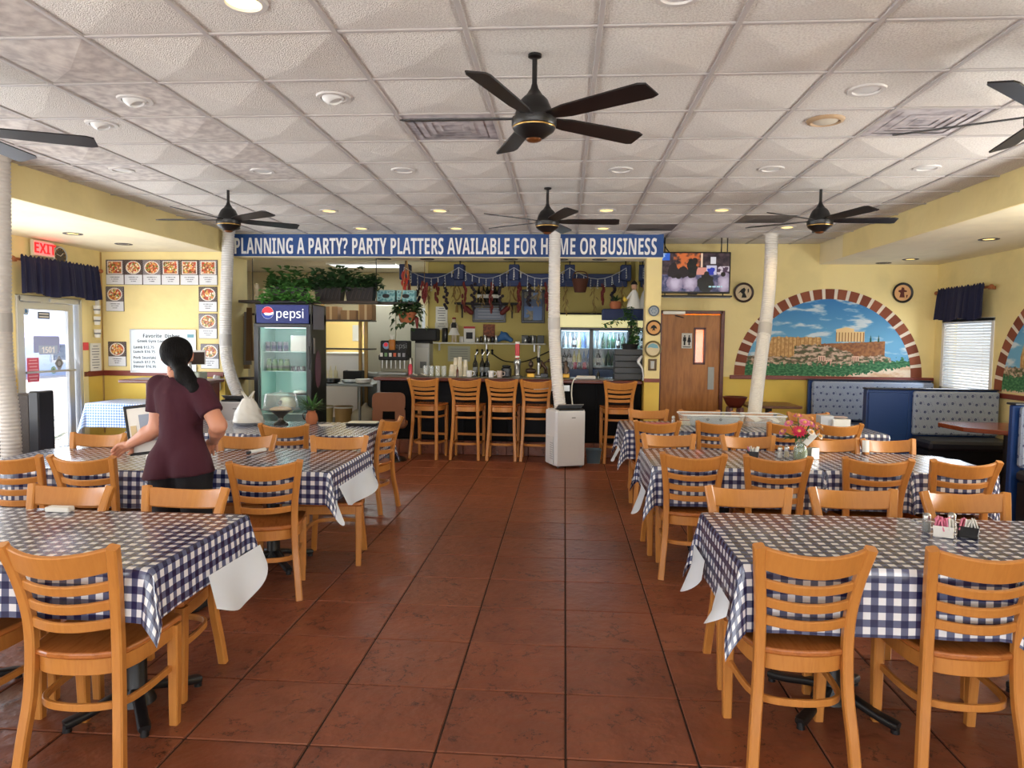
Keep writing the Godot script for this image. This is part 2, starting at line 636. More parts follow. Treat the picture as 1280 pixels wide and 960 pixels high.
# ---------------------------------------------------------------- room shell
func shell() -> void:
	var wy := mats["wall_yellow"] as Material
	var wd := mats["wall_deep_yellow"] as Material
	# floor bed under the tiles
	struct("floor", BB(Vector3(-6.5, -0.2, -14.3), Vector3(5.5, -0.006, 3.2)), mat("grout", sc(52, 34, 26), 0.9))
	# wall on the door side: openings for the door and two windows
	var l := g()
	for e in [[-9.33, -8.9, 1.10, 2.735], [-8.9, -7.78, 2.07, 2.735], [-7.78, -7.3, 1.10, 2.735], [-7.3, -5.2, 2.1, 2.735], [-5.2, -4.5, 1.10, 2.735], [-4.5, 0.1, 2.2, 2.735], [0.1, 3.0, 1.10, 2.735]]:
		l.box(Vector3(-6.38, (e[2] + e[3]) / 2, (e[0] + e[1]) / 2), Vector3(0.2, e[3] - e[2], e[1] - e[0]))
	struct("wall_left", l, wy)
	l = g()
	for e in [[-9.33, -8.9, 0.0, 1.10], [-7.78, -7.3, 0.0, 1.10], [-7.3, -5.2, 0.0, 0.3], [-5.2, -4.5, 0.0, 1.10], [-4.5, 0.1, 0.0, 0.3], [0.1, 3.0, 0.0, 1.10]]:
		l.box(Vector3(-6.38, (e[2] + e[3]) / 2, (e[0] + e[1]) / 2), Vector3(0.2, e[3] - e[2], e[1] - e[0]))
	struct("wall_left_lower", l, wd)
	struct("wall_poster", BB(Vector3(-6.48, 1.10, -9.53), Vector3(-4.57, 2.8, -9.33)), wy)
	struct("wall_poster_lower", BB(Vector3(-6.48, 0.0, -9.53), Vector3(-4.57, 1.10, -9.33)), wd)
	struct("wall_kitchen_jamb", BB(Vector3(-4.77, 0, -10.05), Vector3(-4.57, 2.9, -9.53)), wy)
	# wall with the mural and the restroom door
	var b := g()
	b.box(Vector3(1.335, 1.95, -10.75), Vector3(0.13, 2.2, 0.2))
	b.box(Vector3(1.85, 2.55, -10.75), Vector3(0.9, 1.0, 0.2))
	b.box(Vector3(3.89, 2.08, -10.75), Vector3(3.18, 1.96, 0.2))
	struct("wall_back", b, wy)
	struct("wall_back_lower", B(Vector3(3.89, 0.55, -10.75), Vector3(3.18, 1.1, 0.2)).box(Vector3(1.335, 0.42, -10.75), Vector3(0.13, 0.85, 0.2)), wd)
	struct("wall_pillar", BB(Vector3(1.065, 1.08, -10.65), Vector3(1.268, 3.1, -9.65), 0.006), wy)
	struct("wall_pillar_lower", BB(Vector3(1.065, 0.0, -10.65), Vector3(1.268, 1.08, -9.65), 0.006), wd)
	# wall on the booth side with two windows
	var r := g()
	for e in [[-10.85, -10.45, 0.0, 2.8], [-10.45, -9.23, 0.0, 0.98], [-10.45, -9.23, 1.95, 2.8], [-9.23, -5.6, 0.0, 2.8], [-5.6, -3.6, 0.0, 0.95], [-5.6, -3.6, 2.0, 2.8], [-3.6, 3.0, 0.0, 2.8]]:
		r.box(Vector3(5.37, (e[2] + e[3]) / 2, (e[0] + e[1]) / 2), Vector3(0.2, e[3] - e[2], e[1] - e[0]))
	struct("wall_right", r, wy)
	# street front behind the camera
	var f := g()
	f.box(Vector3(-0.5, 0.2, 3.1), Vector3(12.2, 0.4, 0.2)); f.box(Vector3(-0.5, 2.85, 3.1), Vector3(12.2, 0.5, 0.2))
	for px in [-6.2, -2.2, 1.8, 5.2]:
		f.box(Vector3(px, 1.5, 3.1), Vector3(0.3, 2.2, 0.2))
	struct("wall_front", f, wy)
	var fw := struct("window_1", B(Vector3(-0.5, 1.5, 3.1), Vector3(11.4, 2.2, 0.01)), mats["pane"])
	for px in [-4.2, -0.2, 3.8]:
		part("window_mullion", B(Vector3(px, 1.5, 3.1), Vector3(0.06, 2.2, 0.08)), mats["alu"], fw)
	# dropped soffits over the two sides, and the beam that carries the banner
	struct("ceiling_soffit_left", BB(Vector3(-6.48, 2.735, -9.34), Vector3(-4.59, 3.2, 3.0)), mats["wall_cream"])
	struct("trim_soffit_left", BB(Vector3(-4.592, 2.737, -9.6), Vector3(-4.578, 3.03, 3.0)), wy)
	struct("ceiling_soffit_right", BB(Vector3(3.63, 2.735, -10.66), Vector3(5.48, 3.2, 3.0)), mats["wall_cream"])
	struct("trim_soffit_right", BB(Vector3(3.612, 2.737, -9.75), Vector3(3.63, 3.03, 3.0)).box(Vector3(3.66, 2.883, -10.2), Vector3(0.02, 0.293, 0.9)), wy)
	struct("ceiling_beam", BB(Vector3(-4.77, 2.70, -10.0), Vector3(1.268, 3.2, -9.62)), mats["wall_cream"])
	# red-brown chair rail
	var rail := g()
	rail.box(Vector3(-6.27, 1.095, -9.115), Vector3(0.02, 0.07, 0.43), 0.004)
	struct("trim_1", rail, mats["trim_brown"])
	struct("trim_2", B(Vector3(-5.425, 1.095, -9.32), Vector3(1.69, 0.07, 0.02), 0.004), mats["trim_brown"])
	struct("trim_3", B(Vector3(3.84, 1.10, -10.635), Vector3(2.86, 0.058, 0.03), 0.006), mats["trim_brown"])
	struct("trim_4", B(Vector3(1.167, 1.085, -9.64), Vector3(0.205, 0.05, 0.022), 0.004), mats["trim_brown"])
	struct("trim_5", B(Vector3(5.255, 1.0, -7.4), Vector3(0.03, 0.06, 3.6), 0.006), mats["trim_brown"])
	struct("trim_6", B(Vector3(-6.275, 1.5, -9.315), Vector3(0.012, 2.45, 0.025), 0.003), mat("corner_bead", sc(176, 142, 84), 0.6))
	# street windows on the door side
	for e in [["window_2", -7.3, -5.2, 0.3, 2.1], ["window_3", -4.5, 0.1, 0.3, 2.2]]:
		var zc: float = (e[1] + e[2]) / 2
		var yc: float = (e[3] + e[4]) / 2
		var w := struct(e[0], B(Vector3(-6.38, yc, zc), Vector3(0.01, e[4] - e[3], e[2] - e[1])), mats["pane"])
		for z in [e[1] + 0.03, e[2] - 0.03, zc]:
			part("window_frame", B(Vector3(-6.38, yc, z), Vector3(0.1, e[4] - e[3], 0.06), 0.004), mats["alu"], w)
		for y in [e[3] + 0.03, e[4] - 0.03]:
			part("window_frame", B(Vector3(-6.38, y, zc), Vector3(0.1, 0.06, e[2] - e[1]), 0.004), mats["alu"], w)
	# entrance door of glass in an aluminium frame
	var d := struct("door_1", null, null)
	for z in [-8.86, -7.81]:
		part("door_jamb", B(Vector3(-6.36, 1.03, z), Vector3(0.2, 2.06, 0.06), 0.005), mats["alu"], d)
	part("door_head", B(Vector3(-6.36, 2.03, -8.335), Vector3(0.2, 0.07, 1.05), 0.005), mats["alu"], d)
	for z in [-8.74, -7.90]:
		part("door_stile", B(Vector3(-6.33, 1.0, z), Vector3(0.05, 1.98, 0.1), 0.006), mats["alu"], d)
	for e in [[0.1, 0.18], [1.95, 0.09]]:
		part("door_rail", B(Vector3(-6.33, e[0], -8.32), Vector3(0.05, e[1], 0.76), 0.006), mats["alu"], d)
	part("door_pane", B(Vector3(-6.33, 1.05, -8.32), Vector3(0.012, 1.72, 0.74)), mats["pane"], d)
	part("push_bar", g().tube(PackedVector3Array([Vector3(-6.26, 1.16, -8.74), Vector3(-6.26, 1.16, -7.9)]), 0.014), mats["steel"], d)
	part("door_closer", B(Vector3(-6.27, 2.02, -8.45), Vector3(0.07, 0.055, 0.3), 0.008).bar(Vector3(-6.25, 2.0, -8.35), Vector3(-6.2, 1.99, -8.1), 0.03, 0.012), mats["alu"], d)
	part("door_casing", BB(Vector3(-6.285, 0, -8.99), Vector3(-6.26, 2.08, -8.89), 0.004), mat("casing_cream", sc(240, 222, 160), 0.6), d)
	# restroom door
	var dr := struct("door_2", null, null)
	var slab := CSGBox3D.new()
	slab.name = "door_leaf"
	slab.size = Vector3(0.86, 2.0, 0.045)
	slab.position = Vector3(1.83, 1.0, -10.665)
	slab.material_override = mats["door_wood"]
	var hole := CSGBox3D.new()
	hole.name = "cutout"
	hole.operation = CSGShape3D.OPERATION_SUBTRACTION
	hole.size = Vector3(0.13, 0.48, 0.2)
	hole.position = Vector3(0.135, 0.545, 0)
	slab.add_child(hole)
	dr.add_child(slab)
	for x in [1.385, 2.285]:
		part("door_frame", B(Vector3(x, 1.03, -10.64), Vector3(0.055, 2.06, 0.07), 0.005), mats["mahogany"], dr)
	part("door_frame", B(Vector3(1.835, 2.035, -10.64), Vector3(0.9, 0.05, 0.07), 0.005), mats["mahogany"], dr)
	for x in [1.892, 2.038]:
		part("pane_frame", B(Vector3(x, 1.545, -10.64), Vector3(0.03, 0.54, 0.02), 0.003), mats["mahogany"], dr)
	for y in [1.29, 1.80]:
		part("pane_frame", B(Vector3(1.965, y, -10.64), Vector3(0.17, 0.03, 0.02), 0.003), mats["mahogany"], dr)
	part("pane", B(Vector3(1.965, 1.545, -10.665), Vector3(0.13, 0.48, 0.008)), mats["pane"], dr)
	part("push_plate", B(Vector3(2.14, 1.075, -10.637), Vector3(0.09, 0.33, 0.006), 0.002), mats["dull_steel"], dr, "brushed metal push plate")
	part("door_closer", B(Vector3(1.58, 2.025, -10.60), Vector3(0.32, 0.05, 0.06), 0.006), mat("closer_grey", sc(212, 210, 202), 0.4, 0.3), dr)
	part("closer_arm", g().bar(Vector3(1.6, 1.985, -10.6), Vector3(1.72, 1.955, -10.62), 0.03, 0.012), mats["black_matte"], dr)
	var sg := part("restroom_sign", B(Vector3(1.78, 1.62, -10.637), Vector3(0.15, 0.22, 0.006), 0.002), mats["paper"], dr, "white restroom sign with two black figures")
	for k in 2:
		var cx := 1.747 + 0.066 * k
		var fig := g()
		fig.ball(Vector3(cx, 1.69, -10.632), Vector3(0.012, 0.012, 0.004), 10, 6)
		var pts := [Vector2(-0.02, 0.05), Vector2(0.02, 0.05), Vector2(0.024, -0.01), Vector2(0.013, -0.01), Vector2(0.012, -0.07), Vector2(-0.012, -0.07), Vector2(-0.013, -0.01), Vector2(-0.024, -0.01)]
		if k == 1:
			pts = [Vector2(-0.014, 0.05), Vector2(0.014, 0.05), Vector2(0.028, -0.025), Vector2(0.01, -0.025), Vector2(0.009, -0.07), Vector2(-0.009, -0.07), Vector2(-0.01, -0.025), Vector2(-0.028, -0.025)]
		var pp := PackedVector2Array()
		for q in pts:
			pp.append(q + Vector2(cx, 1.625))
		fig.prism(pp, -10.635, -10.631)
		part("sign_figure", fig, mats["black_matte"], sg)
	part("sign_line", B(Vector3(1.78, 1.53, -10.633), Vector3(0.11, 0.012, 0.003)), mats["black_matte"], sg)
	# the lit corridor behind the restroom door pane
	struct("wall_corridor", BB(Vector3(1.3, 0, -12.2), Vector3(2.6, 2.6, -12.1)).box(Vector3(2.65, 1.3, -11.4), Vector3(0.1, 2.6, 1.4)).box(Vector3(1.25, 1.3, -11.5), Vector3(0.1, 2.6, 1.3)).box(Vector3(1.95, 2.65, -11.5), Vector3(1.5, 0.1, 1.5)), mat("corridor_orange", sc(244, 178, 40), 0.7))
	lamp_point("corridor_bulb", Vector3(1.95, 2.35, -11.3), sc(255, 205, 110), 0.9, 0.05)
	# window with blinds on the booth side
	var wr := struct("window_4", B(Vector3(5.37, 1.465, -9.84), Vector3(0.01, 0.97, 1.22)), mats["pane"])
	for z in [-10.42, -9.26]:
		part("window_frame", B(Vector3(5.33, 1.465, z), Vector3(0.14, 0.97, 0.06), 0.004), mats["white_paint"], wr)
	for y in [1.0, 1.93]:
		part("window_frame", B(Vector3(5.33, y, -9.84), Vector3(0.14, 0.05, 1.22), 0.004), mats["white_paint"], wr)
	var blind := thing("window_blind", "white slatted blind drawn over the booth side window", "blind", Vector3(5.285, 0, -9.84))
	var bm := mat("blind_white", sc(246, 247, 246), 0.5)
	bm.backlight_enabled = true
	bm.backlight = sc(190, 195, 200)
	var sl := g()
	sl.x = Transform3D(Basis(Vector3(0, 0, 1), deg_to_rad(38)), Vector3.ZERO)
	sl.box(Vector3.ZERO, Vector3(0.046, 0.003, 1.14))
	var slm := sl.mesh()
	for i in 25:
		part("slat", slm, bm, blind).position = Vector3(0, 1.01 + 0.037 * i, 0)
	part("headrail", B(Vector3(0, 1.93, 0), Vector3(0.05, 0.04, 1.16), 0.004), bm, blind)
	for z in [-0.4, 0.4]:
		part("blind_cord", g().tube(PackedVector3Array([Vector3(-0.026, 0.99, z), Vector3(-0.026, 1.92, z)]), 0.0015, 5), mats["paper"], blind)
	# window further forward on the booth side, outside the picture: it lights the booth backs
	struct("window_5", B(Vector3(5.37, 1.475, -4.6), Vector3(0.01, 1.05, 2.0)), mats["pane"])

func floor_tiles() -> void:
	var t := 0.5078
	var veins := vein_image(512)
	var tex := ImageTexture.create_from_image(veins)
	var nrm := noise_tex(0.03, 512, [], [], FastNoiseLite.TYPE_SIMPLEX_SMOOTH, 4, 21, true, 5.0)
	var kinds := []
	for i in 5:
		var m := mat("clay_tile_%d" % i, [sc(255, 255, 255), sc(246, 240, 236), sc(255, 248, 240), sc(238, 232, 230), sc(250, 244, 246)][i], 0.36)
		textured(m, tex, Vector3(0.6, 0.6, 0.6))
		m.uv1_offset = Vector3(0.37 * i, 0.21 * i, 0.53 * i)
		bumpy(m, nrm, 0.22)
		kinds.append(m)
	var tile := B(Vector3(0, -0.008, 0), Vector3(t - 0.009, 0.016, t - 0.009), 0.0035).mesh()
	var near := []
	var far := g()
	var root := get_node("floor")
	for k in range(-6, 25):
		for j in range(-13, 11):
			var c := Vector3(0.0283 + (j + 0.5) * t, 0, -(2.670 + (k + 0.5) * t))
			if c.z < -9.7 and (c.x > 1.0):
				pass
			if c.x < -6.3 or c.x > 5.25 or c.z < -13.9:
				continue
			var depth := -c.z
			if depth > 1.6 and depth < 10.6 and absf(c.x + 0.073 * depth) < 0.76 * depth + 0.4:
				near.append([c, depth])
			else:
				far.box(c + Vector3(0, -0.008, 0), Vector3(t - 0.009, 0.016, t - 0.009))
	near.sort_custom(func(a, b): return a[1] < b[1])
	for i in near.size():
		if i < 290:
			var p := part("floor_tile", tile, kinds[rng.randi() % 5], root)
			p.position = near[i][0]
		else:
			far.box(near[i][0] + Vector3(0, -0.008, 0), Vector3(t - 0.009, 0.016, t - 0.009))
	part("floor_tiles_beyond", far, kinds[0], root).set_meta("kind", "stuff")

func vein_image(n: int) -> Image:      # fired clay: soft mottling and thin broken dark veins
	var a := FastNoiseLite.new(); a.frequency = 0.012; a.seed = 4; a.fractal_octaves = 4
	var b := FastNoiseLite.new(); b.frequency = 0.016; b.seed = 9; b.fractal_octaves = 4; b.domain_warp_enabled = true; b.domain_warp_amplitude = 24.0
	var c := FastNoiseLite.new(); c.frequency = 0.01; c.seed = 14; c.fractal_octaves = 2
	var ia := a.get_seamless_image(n, n)
	var ib := b.get_seamless_image(n, n)
	var ic := c.get_seamless_image(n, n)
	var im := Image.create(n, n, false, Image.FORMAT_RGB8)
	for y in n:
		for x in n:
			var m := ia.get_pixel(x, y).r
			var v := absf(ib.get_pixel(x, y).r - 0.5)
			var gate := clampf((ic.get_pixel(x, y).r - 0.44) * 8.0, 0.0, 1.0)
			var k := clampf(1.4 - v / 0.013, 0.0, 1.0) * gate
			var col := Color(0.555, 0.325, 0.225).lerp(Color(0.470, 0.265, 0.180), m)
			im.set_pixel(x, y, col.lerp(Color(0.20, 0.085, 0.05), k))
	return im

func ceiling_tiles() -> void:
	var top := struct("ceiling", BB(Vector3(-4.7, CE + 0.05, -10.75), Vector3(3.7, CE + 0.2, 3.1)), mat("plenum", sc(90, 88, 86), 0.9))
	struct("ceiling_kitchen", B(Vector3(-2.66, 2.96, -12.1), Vector3(7.5, 0.1, 4.15)), mat("kitchen_ceiling", sc(222, 218, 206), 0.85))
	var tm := mat("ceiling_tile", Color.WHITE, 0.9)
	textured(tm, noise_tex(0.09, 512, [sc(210, 204, 197), sc(226, 221, 214), sc(234, 230, 223)], [0.15, 0.5, 0.85], FastNoiseLite.TYPE_SIMPLEX, 3, 31), Vector3(1.2, 1.2, 1.2))
	bumpy(tm, noise_tex(0.16, 512, [], [], FastNoiseLite.TYPE_SIMPLEX, 3, 33, true, 8.0), 0.55)
	var dusty := mat("ceiling_tile_dusty", Color.WHITE, 0.92)
	textured(dusty, noise_tex(0.02, 512, [sc(184, 176, 172), sc(206, 199, 193), sc(222, 216, 209)], [0.2, 0.5, 0.8], FastNoiseLite.TYPE_SIMPLEX_SMOOTH, 5, 37), Vector3(0.9, 0.9, 0.9))
	var vent_m := mat("vent_stained", Color.WHITE, 0.7)
	textured(vent_m, noise_tex(0.012, 512, [sc(150, 144, 148), sc(184, 178, 181), sc(200, 195, 196)], [0.2, 0.5, 0.8], FastNoiseLite.TYPE_SIMPLEX_SMOOTH, 5, 39), Vector3(1.1, 1.1, 1.1))
	var dark_vent := mat("vent_dark", sc(120, 114, 110), 0.8)
	var gm := mat("grid_paint", sc(186, 180, 177), 0.55)
	var s := 0.6096
	var far := g()
	var flat := {}
	for p in [[-3, -1], [-3, 1], [-3, 4], [-3, 7], [-3, 9], [-5, 1], [-5, 4], [-5, 7], [-5, 9], [0, -1], [0, 1], [0, 4], [0, 7], [0, 9], [2, 1], [2, 4], [2, 7], [4, 4], [4, 9], [2, 2], [-7, 4], [-6, 2], [-1, 0], [-1, 5]]:
		flat[p] = 1
	var shapes := {}
	for i in range(-8, 7):
		for k in range(-11, 13):
			var x0 := 0.1375 + i * s
			var x1 := x0 + s
			var z1 := -(3.3267 + k * s)
			var z0 := z1 - s
			x0 = maxf(x0, -4.585); x1 = minf(x1, 3.615); z0 = maxf(z0, -10.65); z1 = minf(z1, 3.0)
			if x1 - x0 < 0.06 or z1 - z0 < 0.05 or (z1 < -9.65 and x0 < 1.1):
				continue
			if z0 < -9.65 and x1 < 1.3:
				z0 = -9.62
			var c := Vector3((x0 + x1) / 2, CE, (z0 + z1) / 2)
			var w := x1 - x0 - 0.022
			var d := z1 - z0 - 0.022
			var vent: bool = [i, k] in [[-2, 2], [3, 2]]
			var dv: bool = [i, k] in [[3, 8], [1, 9]]
			var whole := absf(w - d) < 0.01 and w > 0.5
			var key := "%s %.3f %.3f" % ["flat" if flat.has([i, k]) or not whole else "fold", w, d]
			if not shapes.has(key):
				shapes[key] = ceiling_tile(w, d, key.begins_with("fold"))
			if c.z > -2.2:
				far.box(c + Vector3(0, 0.012, 0), Vector3(w, 0.02, d))
				continue
			var soiled: bool = i <= -5 and k <= 4 and (i * 7 + k * 3) % 3 != 0
			var t: MeshInstance3D
			if vent or dv:
				t = part("air_vent", vent_panel(w, d), vent_m if vent else dark_vent, top, "square air vent panel streaked with grey dust" if vent else "dark square air vent panel")
			else:
				t = part("ceiling_tile", shapes[key], dusty if soiled else tm, top)
			t.position = c
	part("ceiling_tiles_behind", far, tm, top).set_meta("kind", "stuff")
	for i in range(-7, 6):
		part("grid_bar", B(Vector3(0.1375 + i * s, CE - 0.002, -3.3 if i < 2 else -3.8), Vector3(0.024, 0.012, 12.6 if i < 2 else 13.6), 0.002), gm, top)
	for k in range(-9, 12):
		var z := -(3.3267 + k * s)
		var xa := -4.585 if z > -9.6 else 1.28
		part("grid_bar", B(Vector3((xa + 3.615) / 2, CE - 0.001, z), Vector3(3.615 - xa, 0.01, 0.022), 0.002), gm, top)

func ceiling_tile(w: float, d: float, fold: bool) -> Mesh:     # a mineral board; most carry a shallow four-sided fold
	var a := g()
	var y := 0.003
	var p := [Vector3(-w / 2, y, -d / 2), Vector3(w / 2, y, -d / 2), Vector3(w / 2, y, d / 2), Vector3(-w / 2, y, d / 2)]
	if fold:
		var mid := Vector3(0.02, -0.036, 0.0)
		for i in 4:
			var b: Vector3 = p[i]
			var c: Vector3 = p[(i + 1) % 4]
			var m := (c - b).cross(mid - b).normalized()
			if m.y > 0:
				m = -m
			a.tri(b, c, mid, m, m, m)
	else:
		a.quad(p[0], p[1], p[2], p[3], Vector3.DOWN)
	for i in 4:
		var b: Vector3 = p[i]
		var c: Vector3 = p[(i + 1) % 4]
		a.quad(b, c, c + Vector3(0, 0.02, 0), b + Vector3(0, 0.02, 0), Vector3(b.x + c.x, 0, b.z + c.z))
	a.quad(p[0] + Vector3(0, 0.02, 0), p[1] + Vector3(0, 0.02, 0), p[2] + Vector3(0, 0.02, 0), p[3] + Vector3(0, 0.02, 0), Vector3.UP)
	return a.mesh()

func vent_panel(w: float, d: float) -> Mesh:
	var a := g()
	for k in 4:       # nested square louvres
		var s := 1.0 - k * 0.24
		var y := -0.008 + 0.0005 * k
		for e in [[1, 0], [-1, 0], [0, 1], [0, -1]]:
			var o := Vector3(e[0] * w / 2 * s, 0, e[1] * d / 2 * s)
			var side := Vector3(e[1] * w / 2 * s, 0, e[0] * d / 2 * s)
			var inn := 0.80
			a.quad(o - side + Vector3(0, y + 0.011, 0), o + side + Vector3(0, y + 0.011, 0), o * inn + side * inn + Vector3(0, y + 0.0075, 0), o * inn - side * inn + Vector3(0, y + 0.0075, 0), Vector3.DOWN)
	a.box(Vector3(0, 0.009, 0), Vector3(w, 0.006, d))
	return a.mesh()

func outside() -> void:
	struct("ground_pavement", BB(Vector3(-60, -0.4, -50), Vector3(-6.49, -0.12, 40)), textured(mat("pavement", Color.WHITE, 0.9), noise_tex(0.02, 256, [sc(222, 219, 212), sc(232, 229, 222)], [0.2, 0.8]), Vector3(0.4, 0.4, 0.4)))
	struct("ground_street", BB(Vector3(-6.49, -0.4, 3.2), Vector3(60, -0.12, 40)), mats["pavement"])
	struct("ground_yard", BB(Vector3(5.48, -0.4, -50), Vector3(60, -0.12, 3.2)), mats["pavement"])
	# across the street, far off: a low pale shop with a violet awning
	var s := thing("shop_building", "low pale blue shop building seen across the street through the glass door", "building", Vector3(-24, -0.12, -30.5))
	part("wall", B(Vector3(0, 1.9, 0), Vector3(5, 3.8, 17)), mat("shop_wall", sc(206, 224, 244), 0.8), s)
	part("roof", B(Vector3(0, 3.9, 0), Vector3(5.4, 0.2, 17.4)), mats["white_paint"], s)
	var aw := g()
	aw.prism(PackedVector2Array([Vector2(0, 0), Vector2(1.6, -0.7), Vector2(1.6, -0.95), Vector2(0, -0.3)]), -3.4, 3.4)
	part("awning", aw, mat("awning_violet", sc(170, 166, 214), 0.7), s).position = Vector3(2.5, 2.3, 2.6)
	for z in [-6.0, -2.0, 1.0, 4.5]:
		var f := part("window", B(Vector3(2.5, 1.3, z), Vector3(0.1, 1.5, 2.0)), mats["alu"], s)
		part("pane", B(Vector3(2.56, 1.3, z), Vector3(0.02, 1.3, 1.8)), mat("far_pane", sc(70, 90, 120), 0.1), f)
	# spiky plant beside the entrance
	var pl := thing("yucca_plant", "spiky grey green plant growing outside the glass entrance door", "plant", Vector3(-7.3, -0.12, -9.35))
	var lv := g()
	var r := RandomNumberGenerator.new(); r.seed = 5
	for i in 70:
		var az := r.randf() * TAU
		var el := r.randf_range(0.1, 1.3)
		lv.leaf(Vector3(0, 0.1, 0), Vector3(cos(az) * cos(el), sin(el), sin(az) * cos(el)), r.randf_range(0.6, 0.95), 0.03, 0.35)
	part("leaves", lv, mat("yucca_leaf", sc(120, 132, 118), 0.6), pl)
	part("stem", g().lathe([Vector2(0.07, 0), Vector2(0.05, 0.16), Vector2(0.0, 0.18)], 10), mat("bark", sc(96, 78, 60), 0.9), pl)

func murals() -> void:
	var im := mural_image(720, 350)
	var m := image_mat("mural_paint", im, 0.75)
	mural("wall_mural", "arched wall painting of a hilltop temple framed by brown and white bricks", Transform3D(Basis(), Vector3(3.79, 1.13, -10.648)), m, 1.32, 1.255)
	var m2 := image_mat("mural_paint_second", mural_image(256, 128, 5), 0.75)
	mural("wall_mural", "arched painting with brick border beside the blinds on the booth side wall", Transform3D(Basis(Vector3.UP, -PI / 2), Vector3(5.268, 1.05, -7.85)), m2, 1.32, 1.255)

func mural(called: String, label: String, at: Transform3D, m: Material, rx: float, ry: float) -> void:
	var root := thing(called, label, "mural")
	root.transform = at
	var k := 0.885
	var poly := PackedVector2Array()
	for i in 41:
		var a := PI * i / 40
		poly.append(Vector2(cos(a) * rx * k, sin(a) * ry * k))
	part("painting", g().prism(poly, 0.0, 0.004), m, root)
	var band := PackedVector2Array()
	for i in 61:
		var a := PI * i / 60
		band.append(Vector2(cos(a) * rx, sin(a) * ry))
	for i in 61:
		var a := PI * (60 - i) / 60
		band.append(Vector2(cos(a) * rx * k, sin(a) * ry * k))
	part("mortar_band", g().prism(band, 0.0, 0.003), mat("mortar_white", sc(226, 214, 196), 0.8), root)
	var cols := [sc(132, 70, 46), sc(142, 78, 52), sc(122, 62, 40)]
	var n := 23
	for i in n:
		var a0 := PI * (i + 0.14) / n
		var a1 := PI * (i + 0.86) / n
		if i == 0: a0 = 0.0
		if i == n - 1: a1 = PI
		var b := PackedVector2Array()
		for q in 4:
			var a := lerpf(a0, a1, q / 3.0)
			b.append(Vector2(cos(a) * rx, sin(a) * ry))
		for q in 4:
			var a := lerpf(a1, a0, q / 3.0)
			b.append(Vector2(cos(a) * rx * k, sin(a) * ry * k))
		part("brick", g().prism(b, 0.0, 0.007), mat("mural_brick_%d" % (i % 3), cols[i % 3], 0.8), root)

